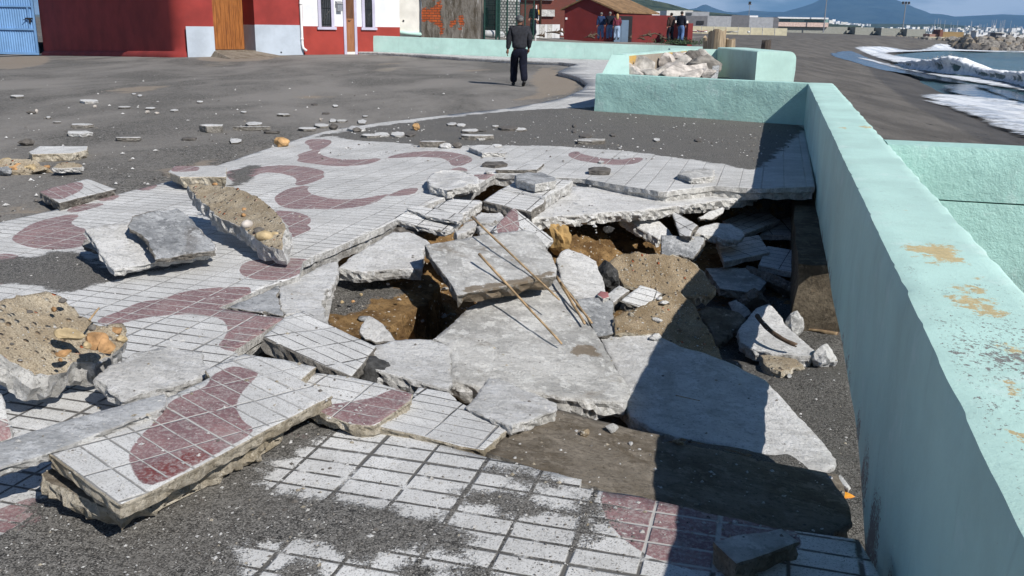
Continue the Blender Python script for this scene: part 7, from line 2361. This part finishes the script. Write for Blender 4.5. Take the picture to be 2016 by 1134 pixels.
for a in [('H', 555, 530, 720, 620, 'orange_stone', 'orange oval cobble on the kerb line'), ('H', 1870, 395, 1955, 464, 'orange_stone', 'orange cobble farther back on the sandy paving'), ('H', 1310, 440, 1395, 482, 'dark_stone', 'brown cobble beside the purple tile fragment'),
          ('H', 1090, 400, 1180, 462, 'dark_stone', 'rounded dark cobble in the kerb cluster'), ('H', 995, 345, 1030, 378, 'white_stone', SW_), ('G', 150, 540, 305, 612, 'dark_stone', 'dark grey stone at the left of the street'), ('G', 330, 262, 356, 300, 'white_stone', SW_), ('G', 875, 222, 912, 252, 'white_stone', SW_),
          ('G', 1360, 275, 1410, 305, 'white_stone', SW_), ('G', 1450, 288, 1500, 312, 'white_stone', SW_), ('B', 20, 203, 150, 252, 'conc', 'pale rounded lump beside the white bar shaped fragment'), ('B', 145, 195, 240, 252, 'dark_stone', 'brown stone between pale lump and loose tile'), ('G', 240, 280, 330, 310, 'dark_stone', SDk), ('A', 1210, 5, 1300, 50, 'dark_stone', SDk), ('G', 400, 790, 470, 830, 'rust_stone', 'rusty orange stone near the street rubble at far left')]:
    pebb(*a)
gr = rock('rubble_rock', G(25, 345, street_z) + Vector((0, 0.1, 0.04)), (0.70, 0.38, 0.24), M['agg'], 77, 0.1, 0.3, 4, 'craggy cream and rust rock at the left edge of the street', 'rock', angular=True)
for i, (px, py, w_, m_) in enumerate(((18, 330, .25, 'yellow_stone'), (40, 338, .2, 'rust_stone'), (62, 338, .22, 'yellow_stone'), (8, 343, .2, 'mortar'))):
    c = G(px, py + 4, street_z)
    rock('stone', c + Vector((0, 0, 0.05)), (w_, w_ * 0.6, w_ * 0.55), M[m_], 500 + i, i, 0.4, 3, parent=gr, facets=0.7)

# grit: too many specks to count
gm = MB()
rg = random.Random(5)
oct_f = [(0, 2, 4), (2, 1, 4), (1, 3, 4), (3, 0, 4), (2, 0, 5), (1, 2, 5), (3, 1, 5), (0, 3, 5)]
gN = 0
def speck(c, r_, m_):
    a = rg.uniform(0, 6.28)
    e1 = Vector((math.cos(a), math.sin(a), 0)) * r_ * rg.uniform(0.6, 1.3)
    e2 = Vector((-math.sin(a), math.cos(a), 0)) * r_ * rg.uniform(0.5, 1.0)
    up = Vector((0, 0, r_ * rg.uniform(0.3, 0.8)))
    gm.raw([c + e1, c - e1, c + e2, c - e2, c + up, c - up * 0.3], oct_f, m_)
for k in range(3600):
    if k < 1100:
        px, py = rg.uniform(-20, 1200), 130 + 330 * rg.random() ** 0.8
        c = G(px, py, street_z)
        ok = not pip(np.array([[c.x, c.y]]), pb)[0]
        zz_ = street_z(c.x, c.y)
        r_ = rg.choice([0.006, 0.008, 0.01, 0.014, 0.028])
    elif k < 1900:
        px, py = rg.uniform(620, 1560), rg.uniform(225, 320)
        c = G(px, py)
        ok = pip(np.array([[c.x, c.y]]), pb)[0]
        zz_ = pave_z(c.x, c.y)
        r_ = rg.choice([0.005, 0.008, 0.01, 0.02])
    else:
        px, py = rg.uniform(0, 1250), rg.uniform(850, 1134)
        c = G(px, py)
        ok = pip(np.array([[c.x, c.y]]), pb)[0]
        zz_ = pave_z(c.x, c.y)
        r_ = rg.choice([0.002, 0.003, 0.003, 0.004, 0.006])
    if ok:
        speck(Vector((c.x, c.y, zz_ + r_ * 0.35)), r_, rg.choice([0, 0, 0, 1, 1, 2]))
go = gm.build('gravel', [M['conc'], M['dark_stone'], M['grey_rock']])
tag(go, 'white and dark grit strewn over the sand', None, None, 'stuff')

# ---------------------------------------------------------------- people
def cloth(name, col, var=0.25, sc=14):
    return simple(name, col, 0.9, var, sc, 0.5, 30, spec=0.15)
M['skin'] = simple('skin', (0.36, 0.20, 0.14), 0.6, 0.1, 20, 0.1)
M['skin_tan'] = simple('skin_tanned', (0.22, 0.115, 0.075), 0.6, 0.1, 20, 0.1)
M['charcoal'] = cloth('charcoal_wool', (0.030, 0.031, 0.037))
M['navy_tr'] = cloth('navy_cotton', (0.008, 0.009, 0.018))
M['shoe'] = simple('black_shoe', (0.015, 0.015, 0.016), 0.5, 0.2, 20, 0.1)
M['jeans'] = cloth('blue_denim', (0.10, 0.17, 0.33))
M['jeans_l'] = cloth('pale_denim', (0.30, 0.40, 0.55))
M['navy'] = cloth('navy_jacket', (0.025, 0.045, 0.11))
M['black'] = cloth('black_jacket', (0.014, 0.016, 0.026))
M['wine'] = cloth('wine_jacket', (0.16, 0.035, 0.055))
M['brown_j'] = cloth('dark_brown_jacket', (0.055, 0.035, 0.03))
M['red_j'] = cloth('red_jacket', (0.45, 0.03, 0.035))
M['hair_g'] = simple('grey_hair', (0.16, 0.155, 0.15), 0.8, 0.3, 60, 0.5)
M['hair_b'] = simple('blond_hair', (0.42, 0.27, 0.12), 0.7, 0.3, 60, 0.5)
M['hair_d'] = simple('dark_hair', (0.025, 0.02, 0.016), 0.7, 0.3, 60, 0.5)
M['cap'] = cloth('grey_tweed', (0.085, 0.09, 0.095), 0.35, 40)
M['eye'] = simple('eye', (0.6, 0.6, 0.6), 0.3, 0.1)

def ellipsoid(mb, c, r, seg=14, rings=9, m=0, zmin=-1.0, fn=None):
    vs_, fs_ = [], []
    for i in range(rings + 1):
        ph = -math.pi / 2 + math.pi * i / rings
        z = max(zmin, math.sin(ph))
        rr_ = math.cos(math.asin(max(-1, min(1, z))))  if z > zmin else math.cos(math.asin(zmin)) * (i / max(1, rings) * 0 + math.cos(ph) / max(1e-6, math.cos(math.asin(zmin))) if math.sin(ph) < zmin else 1)
        for j in range(seg):
            t_ = 2 * math.pi * j / seg
            q = Vector((r[0] * rr_ * math.cos(t_), r[1] * rr_ * math.sin(t_), r[2] * z))
            if fn:
                q = fn(q)
            vs_.append(Vector(c) + q)
    for i in range(rings):
        for j in range(seg):
            fs_.append((i * seg + j, i * seg + (j + 1) % seg, (i + 1) * seg + (j + 1) % seg, (i + 1) * seg + j))
    return mb.raw(vs_, fs_, m)

def person(loc, rz, h, label, top, legs, skin, hair=None, cap=False, stride=0.16, arm=((0.02, 0.0), (0.05, 0.06)), wide=1.0, long_hair=False, coat=False, group=None, head_turn=0.0, hat=None):
    k = h / 1.75
    rt_label = label
    fl, fr_ = stride, -stride
    hipL, hipR = (-0.095, 0, 0.90), (0.095, 0, 0.90)
    kneL, kneR = (-0.105, 0.10 * (fl > 0) + fl * 0.55, 0.50), (0.105, 0.05 + fr_ * 0.35, 0.49)
    ankL, ankR = (-0.11, fl, 0.09), (0.11, fr_, 0.14 if stride > 0.08 else 0.09)
    shL, shR = (-0.185 * wide, 0, 1.43), (0.185 * wide, 0, 1.43)
    elL = (-0.238 * wide, -0.03 + arm[0][0], 1.16)
    elR = (0.240 * wide, -0.05 + arm[1][0], 1.17)
    wrL = (-0.262 * wide, 0.03 + arm[0][1], 0.90)
    wrR = (0.225 * wide, 0.05 + arm[1][1], 0.93)
    N = [(0, 0, 0.95, .11, .085), (0, 0, 1.12, .125, .095), (0, 0, 1.30, .145, .10), (0, 0, 1.43, .10, .08), (0, 0.01, 1.51, .055, .055), (0, 0.025, 1.565, .066, .075), (0, 0.02, 1.64, .078, .092), (0, 0.01, 1.705, .066, .078),
         (*shL, .055, .055), (*elL, .042, .042), (*wrL, .028, .032), (*shR, .055, .055), (*elR, .042, .042), (*wrR, .028, .032),
         (*hipL, .085, .085), (*kneL, .055, .055), (*ankL, .038, .038), (*hipR, .085, .085), (*kneR, .055, .055), (*ankR, .038, .038)]
    E = [(0, 1), (1, 2), (2, 3), (3, 4), (4, 5), (5, 6), (6, 7), (3, 8), (8, 9), (9, 10), (3, 11), (11, 12), (12, 13), (0, 14), (14, 15), (15, 16), (0, 17), (17, 18), (18, 19)]
    org = Vector((0, 0, 0))
    bv, bf = skinned('person', N, E, skin, None, org, 2)
    mb = MB()
    mb.raw(bv, bf)
    # hands: palm, four fingers of different length and a thumb from the palm's side
    for sx, w_, e_ in ((-1, Vector(wrL), Vector(elL)), (1, Vector(wrR), Vector(elR))):
        d = (w_ - e_).normalized()
        d = (d + Vector((0, 0.15, 0))).normalized()
        sd_ = Vector((0, 1, 0)) - d * d.y
        sd_.normalize()
        up = d.cross(sd_).normalized() * sx
        pc_ = w_ + d * 0.045
        mb.tube([w_ - d * 0.02, w_ + d * 0.01, pc_, w_ + d * 0.085], [0.026, 0.030, 0.036, 0.034], 8)
        for i, (off, ln) in enumerate(((0.030, .068), (0.011, .078), (-0.009, .072), (-0.028, .055))):
            b0 = w_ + d * 0.085 + sd_ * off
            mb.tube([b0 - d * 0.015, b0 + d * ln * 0.45 - up * 0.004, b0 + d * ln * 0.78 - up * 0.014, b0 + d * ln - up * 0.028], [0.0095, 0.009, 0.008, 0.006], 6)
        b0 = w_ + d * 0.035 + sd_ * 0.03
        mb.tube([b0, b0 + d * 0.025 + sd_ * 0.025, b0 + d * 0.055 + sd_ * 0.032, b0 + d * 0.075 + sd_ * 0.026], [0.014, 0.012, 0.010, 0.007], 6)
    ct, st_ = math.cos(head_turn), math.sin(head_turn)
    def hd(x, y, z):
        return Vector((x * ct - y * st_, x * st_ + y * ct + 0.02, z))
    # nose, ears, lips
    mb.tube([hd(0, .085, 1.655), hd(0, .108, 1.63), hd(0, .098, 1.612)], [0.009, 0.015, 0.014], 6)
    for s_ in (-1, 1):
        ellipsoid(mb, hd(s_ * 0.082, -0.005, 1.635), (0.014, 0.022, 0.034), 8, 6)
    ellipsoid(mb, hd(0, 0.092, 1.585), (0.024, 0.010, 0.008), 8, 5)
    body = mk('person', mb.v, mb.f, skin, None, True, (0, 0, 0))
    fixn(body)
    # clothes
    g_ = 1.0
    tN = [(0, -0.005, 0.91, .185 * wide, .145), (0, -0.01, 1.05, .19 * wide, .15), (0, -0.01, 1.22, .195 * wide, .15), (0, -0.005, 1.37, .19 * wide, .14), (0, 0, 1.46, .125, .11), (0, 0.005, 1.525, .080, .08),
          (shL[0], shL[1], 1.425, .092, .10), (*elL, .078, .08), (wrL[0], wrL[1], wrL[2] + 0.01, .056, .058), (shR[0], shR[1], 1.425, .092, .10), (*elR, .078, .08), (wrR[0], wrR[1], wrR[2] + 0.01, .056, .058)]
    tE = [(0, 1), (1, 2), (2, 3), (3, 4), (4, 5), (3, 6), (6, 7), (7, 8), (3, 9), (9, 10), (10, 11)]
    if coat:
        tN = [(0, -0.005, 0.74, .19, .15)] + tN
        tE = [(0, 1)] + [(a + 1, b + 1) for a, b in tE]
    v, f = skinned('jacket', tN, tE, top, None, org, 2)
    v = [p + Vector((mnoise.noise(p * 9), mnoise.noise(p * 9 + Vector((5, 0, 0))), 0)) * 0.010 for p in v]
    mk('jacket', v, f, top, body, True)
    lN = [(0, -0.005, 1.00, .165 * wide, .125), (0, -0.01, 0.93, .185 * wide, .15), (hipL[0], 0, .82, .125, .14), (kneL[0], kneL[1], kneL[2], .105, .108), (ankL[0], ankL[1] - 0.01, 0.20, .095, .098), (ankL[0], ankL[1], 0.065, .094, .10),
          (hipR[0], 0, .82, .125, .14), (kneR[0], kneR[1], kneR[2], .105, .108), (ankR[0], ankR[1] - 0.01, ankR[2] + 0.11, .095, .098), (ankR[0], ankR[1], ankR[2] - 0.02, .094, .10)]
    lE = [(0, 1), (1, 2), (2, 3), (3, 4), (4, 5), (1, 6), (6, 7), (7, 8), (8, 9)]
    v, f = skinned('trousers', lN, lE, legs, None, org, 2)
    v = [p + Vector((mnoise.noise(Vector((p.x * 12, p.y * 12, p.z * 7))), mnoise.noise(Vector((p.x * 12 + 7, p.y * 12, p.z * 7))), 0)) * 0.012 for p in v]
    mk('trousers', v, f, legs, body, True)
    for s_, a, tilt in ((-1, ankL, 0.0), (1, ankR, 0.45 if stride > 0.08 else 0.0)):
        mb = MB()
        zt_ = a[2] - 0.055
        pts_ = [Vector((a[0], a[1] - 0.075, zt_ + 0.05 * tilt * 2)), Vector((a[0], a[1] - 0.03, zt_ + 0.015 + 0.03 * tilt)), Vector((a[0], a[1] + 0.06, zt_ + 0.005 - 0.03 * tilt)), Vector((a[0], a[1] + 0.15, max(0.035, zt_ - 0.005 - 0.10 * tilt))), Vector((a[0], a[1] + 0.195, max(0.03, zt_ - 0.01 - 0.12 * tilt)))]
        mb.tube(pts_, [0.028, 0.046, 0.046, 0.042, 0.022], 10)
        mb.build('shoe', M['shoe'], body, True)
    mb = MB()
    for s_ in (-1, 1):
        ellipsoid(mb, hd(s_ * 0.032, 0.083, 1.655), (0.013, 0.010, 0.010), 8, 6)
    mb.build('eyes', M['eye'], body, True)
    if cap:
        mb = MB()
        def capf(q):
            return Vector((q.x * ct - q.y * st_, q.x * st_ + q.y * ct, q.z))
        ellipsoid(mb, (0, 0.02, 1.675), (0.104, 0.122, 0.090), 18, 12, 0, -0.15, capf)
        b = []
        for i in range(9):
            t_ = R(30 + 15 * i)
            b.append((hd(0.092 * math.cos(t_), 0.098 * math.sin(t_) - 0.02, 1.685), hd(0.098 * math.cos(t_), 0.165 * math.sin(t_) - 0.02, 1.668)))
        vs_ = [p for q in b for p in q] + [p + Vector((0, 0, 0.012)) for q in b for p in q]
        n_ = len(b) * 2
        fs_ = [(2 * i, 2 * i + 1, 2 * i + 3, 2 * i + 2) for i in range(len(b) - 1)] + [(n_ + 2 * i, n_ + 2 * i + 2, n_ + 2 * i + 3, n_ + 2 * i + 1) for i in range(len(b) - 1)] + [(2 * i + 1, n_ + 2 * i + 1, n_ + 2 * i + 3, 2 * i + 3) for i in range(len(b) - 1)]
        mb.raw(vs_, fs_)
        mb.build('cap', hat or M['cap'], body, True)
    if hair is not None:
        mb = MB()
        def hf(q):
            if q.y > 0.03 and q.z < 0.03:
                q = Vector((q.x, 0.03, q.z))
            q = q * (1 + 0.06 * mnoise.noise(q * 40))
            return Vector((q.x * ct - q.y * st_, q.x * st_ + q.y * ct, q.z))
        ellipsoid(mb, (0, 0.008, 1.665), (0.094, 0.112, 0.092), 18, 12, 0, -0.75, hf)
        if long_hair:
            mb.tube([Vector((0, -0.05, 1.66)), Vector((0, -0.085, 1.56)), Vector((0, -0.10, 1.45)), Vector((0, -0.115, 1.34))], [0.085, 0.095, 0.09, 0.04], 12)
        mb.build('hair', hair, body, True)
    body.location = loc
    body.rotation_euler = (0, 0, rz)
    body.scale = (k, k, k)
    tag(body, label, 'person', group)
    return body

c = G(1021, 169.5, street_z)
person((c.x, c.y, c.z + 0.0), R(6), 1.80, 'man in grey flat cap, charcoal sweater and navy trousers walking away across the street', M['charcoal'], M['navy_tr'], M['skin_tan'], M['hair_g'], True, 0.24, wide=1.12, head_turn=0.45)
pl_ = lambda a, b: G(a, b, lot_z)
def lot_p(px, py, dist):
    q = PD(px, py, dist)
    return Vector((q.x, q.y, q.z))
for px, py, dist, rz, h, lb, tp, lg, hr, kw in (
    (1182, 78, 63, 0.1, 1.72, 'person in navy jacket and jeans, left of the three walking by the red house', 'navy', 'jeans', 'hair_g', {}),
    (1199, 78, 62.5, -0.1, 1.74, 'person in black jacket and jeans, in the middle of the three by the red house', 'black', 'jeans', 'hair_g', {'wide': 1.1}),
    (1213.5, 78.5, 62, 0.0, 1.62, 'woman with fair hair and wine coloured jacket before the blue gate', 'wine', 'jeans_l', 'hair_b', {'long_hair': True}),
    (1319, 83, 58.5, 0.5, 1.72, 'person in dark brown and red jacket standing by the yard wall end', 'brown_j', 'black', 'hair_d', {'stride': 0.05}),
    (1339, 82.5, 58, -0.6, 1.78, 'person in black jacket and blue jeans standing in front of the yard wall end', 'black', 'jeans', 'hair_d', {'stride': 0.03}),
    (1050, 70, 56, 2.6, 1.75, 'person in black standing by the green fence', 'black', 'black', 'hair_d', {'stride': 0.02})):
    q = lot_p(px, py, dist)
    person(q, rz, h, lb, M[tp], M[lg], M['skin'], M[hr], **{'stride': 0.10, **kw})

# wooden posts, bush and driftwood round the lot
def log(px, py0, py1, dist, r_, label, lean=(0, 0), m_='reed_grey'):
    b, t_ = PD(px, py0, dist), PD(px, py1, dist)
    mb = MB()
    k = 9
    pts_ = [Vector((b.x, b.y, -1.2)).lerp(Vector((b.x + lean[0], b.y + lean[1], t_.z)), i / k) for i in range(k + 1)]
    mb.tube(pts_, [r_ * (1.06 - 0.1 * i / k) for i in range(k + 1)], 14)
    for i, v in enumerate(mb.v):
        a = mnoise.noise(Vector((v.x * 9, v.y * 9, v.z * 1.5)))
        v.x += a * r_ * 0.25
        v.y += mnoise.noise(Vector((v.x * 9, v.y * 9 + 4, v.z * 1.5))) * r_ * 0.25
        if v.z > t_.z - 0.2:
            v.z += 0.12 * a
    tag(mb.build('wooden_post', M[m_]), label, 'post')
M['reed_grey'] = wood('weathered_post', (0.20, 0.15, 0.10), (0.42, 0.33, 0.22))
M['post_dark'] = wood('dark_post', (0.05, 0.04, 0.035), (0.11, 0.085, 0.065))
log(1402, 100, 63, 28, 0.21, 'broken wooden post, left of the cluster behind the planter', (0.05, 0), 'reed_grey')
log(1413, 100, 62, 27.5, 0.20, 'tallest weathered wooden post of the cluster behind the planter')
log(1430, 100, 76, 27.5, 0.15, 'short sawn wooden post at the right of the cluster', (0.1, 0))
log(1395, 100, 74, 28.5, 0.14, 'orange brown stump at the left of the post cluster', (-0.05, 0))
log(1507, 103, 80.5, 26, 0.13, 'short dark post standing alone behind the right planter wall', (0, 0), 'post_dark')
leaf = simple('beach_scrub', (0.045, 0.075, 0.035), 0.8, 0.5, 6)
bs_ = MB()
rg = random.Random(8)
q0 = PD(1345, 87, 57)
for i in range(420):
    p = q0 + Vector((rg.gauss(0, 0.75), rg.gauss(0, 0.4), abs(rg.gauss(0, 0.13)) - 0.02))
    d = Vector((rg.uniform(-1, 1), rg.uniform(-1, 1), rg.uniform(0.2, 1.2))).normalized() * rg.uniform(0.10, 0.22)
    s_ = d.cross(Vector((rg.uniform(-1, 1), rg.uniform(-1, 1), 0.2))).normalized() * 0.03
    bs_.raw([p - s_, p + s_, p + d], [(0, 1, 2)])
tag(bs_.build('shrub', leaf), 'low dark green scrub bush in front of the person in blue jeans', 'bush')
rg = random.Random(17)
for i, (px, py, w_) in enumerate(((1070, 74, .9), (1062, 72, .6), (1088, 67, 1.2), (1098, 66, .8), (1160, 77, .7), (1164, 74, .5), (1172, 73, .5), (1270, 73, .9), (1285, 72, 1.2), (1262, 79, .6), (1300, 75, .9), (1240, 77, .5), (1305, 79, .5))):
    dist = 58
    c = PD(px, py, dist)
    mb = MB()
    a = rg.uniform(0, 3.1)
    pts_ = [c + Vector((math.cos(a) * w_ * (u - 0.5), math.sin(a) * w_ * (u - 0.5) * 0.5, 0.05 + 0.10 * math.sin(u * 3) * rg.uniform(0.2, 1.5))) for u in (0, 0.3, 0.6, 1)]
    mb.tube(pts_, [0.06, 0.075, 0.05, 0.02], 6)
    mb.tube([pts_[1], pts_[1] + Vector((0.1, 0, 0.22))], [0.03, 0.012], 6)
    tag(mb.build('driftwood', M['dark_wood']), 'small dark piece of driftwood stranded on the sandy lot beyond the low wall', 'driftwood', 'driftwood on the sandy lot')

# ---------------------------------------------------------------- crumbs and chips lying on the rubble
bpy.context.view_layer.update()
dgr = bpy.context.evaluated_depsgraph_get()
rg = random.Random(33)
gm = MB()
chips = 0
HZ = ('haze', 'sea_wall', 'wall_footing', 'person')
made = []
for k in range(2600):
    px, py = rg.uniform(560, 1680), rg.uniform(400, 1060)
    if k % 4 == 0:
        px, py = rg.uniform(-10, 640), rg.uniform(420, 1120)
    o0 = CAM.copy()
    d = ray(px, py)
    ob = None
    for _ in range(3):
        hit, loc, nrm, fi, ob, mx = SC.ray_cast(dgr, o0, d)
        if hit and ob.name.startswith('haze'):
            o0 = loc + d * 0.01
            continue
        break
    if not hit or ob.name.startswith(HZ) or nrm.z < 0.35 or loc.y > 16:
        continue
    if rg.random() > 0.35 + 0.65 * (mnoise.noise(Vector((loc.x * 1.7, loc.y * 1.7, 3))) > 0.0):
        continue
    big_ = k % 9 == 0 and 640 < px < 1640 and 430 < py < 900
    loose = ob.name.startswith(('ground', 'earth', 'aggregate', 'sand_slab'))
    if big_ and not loose:
        continue
    if big_ and len(made) < 70:
        made.append((loc.copy(), rg.uniform(0.03, 0.085)))
    else:
        speck(loc + Vector((0, 0, 0.001)), rg.choice([0.003, 0.004, 0.005, 0.006, 0.008, 0.012]), rg.choice([0, 0, 0, 1, 2]))
cr_o = gm.build('crumbs', [M['conc'], M['dark_stone'], M['side_tan']])
tag(cr_o, 'crumbs of concrete and grit strewn over the rubble', None, None, 'stuff')
kinds = [M['conc'], M['conc_grey'], M['side_tan'], M['agg_brown'], M['dark_stone']]
for i, (loc, r_) in enumerate(made):
    rock('rubble_chip', loc + Vector((0, 0, r_ * 0.22)), (r_ * rg.uniform(1.0, 1.6), r_ * rg.uniform(0.7, 1.1), r_ * rg.uniform(0.45, 0.7)), kinds[i % 5], 700 + i, rg.uniform(0, 6), 0.1, 2, 'small broken chip lying among the slabs of the hole', 'chip', 'small chips among the broken slabs', angular=True)
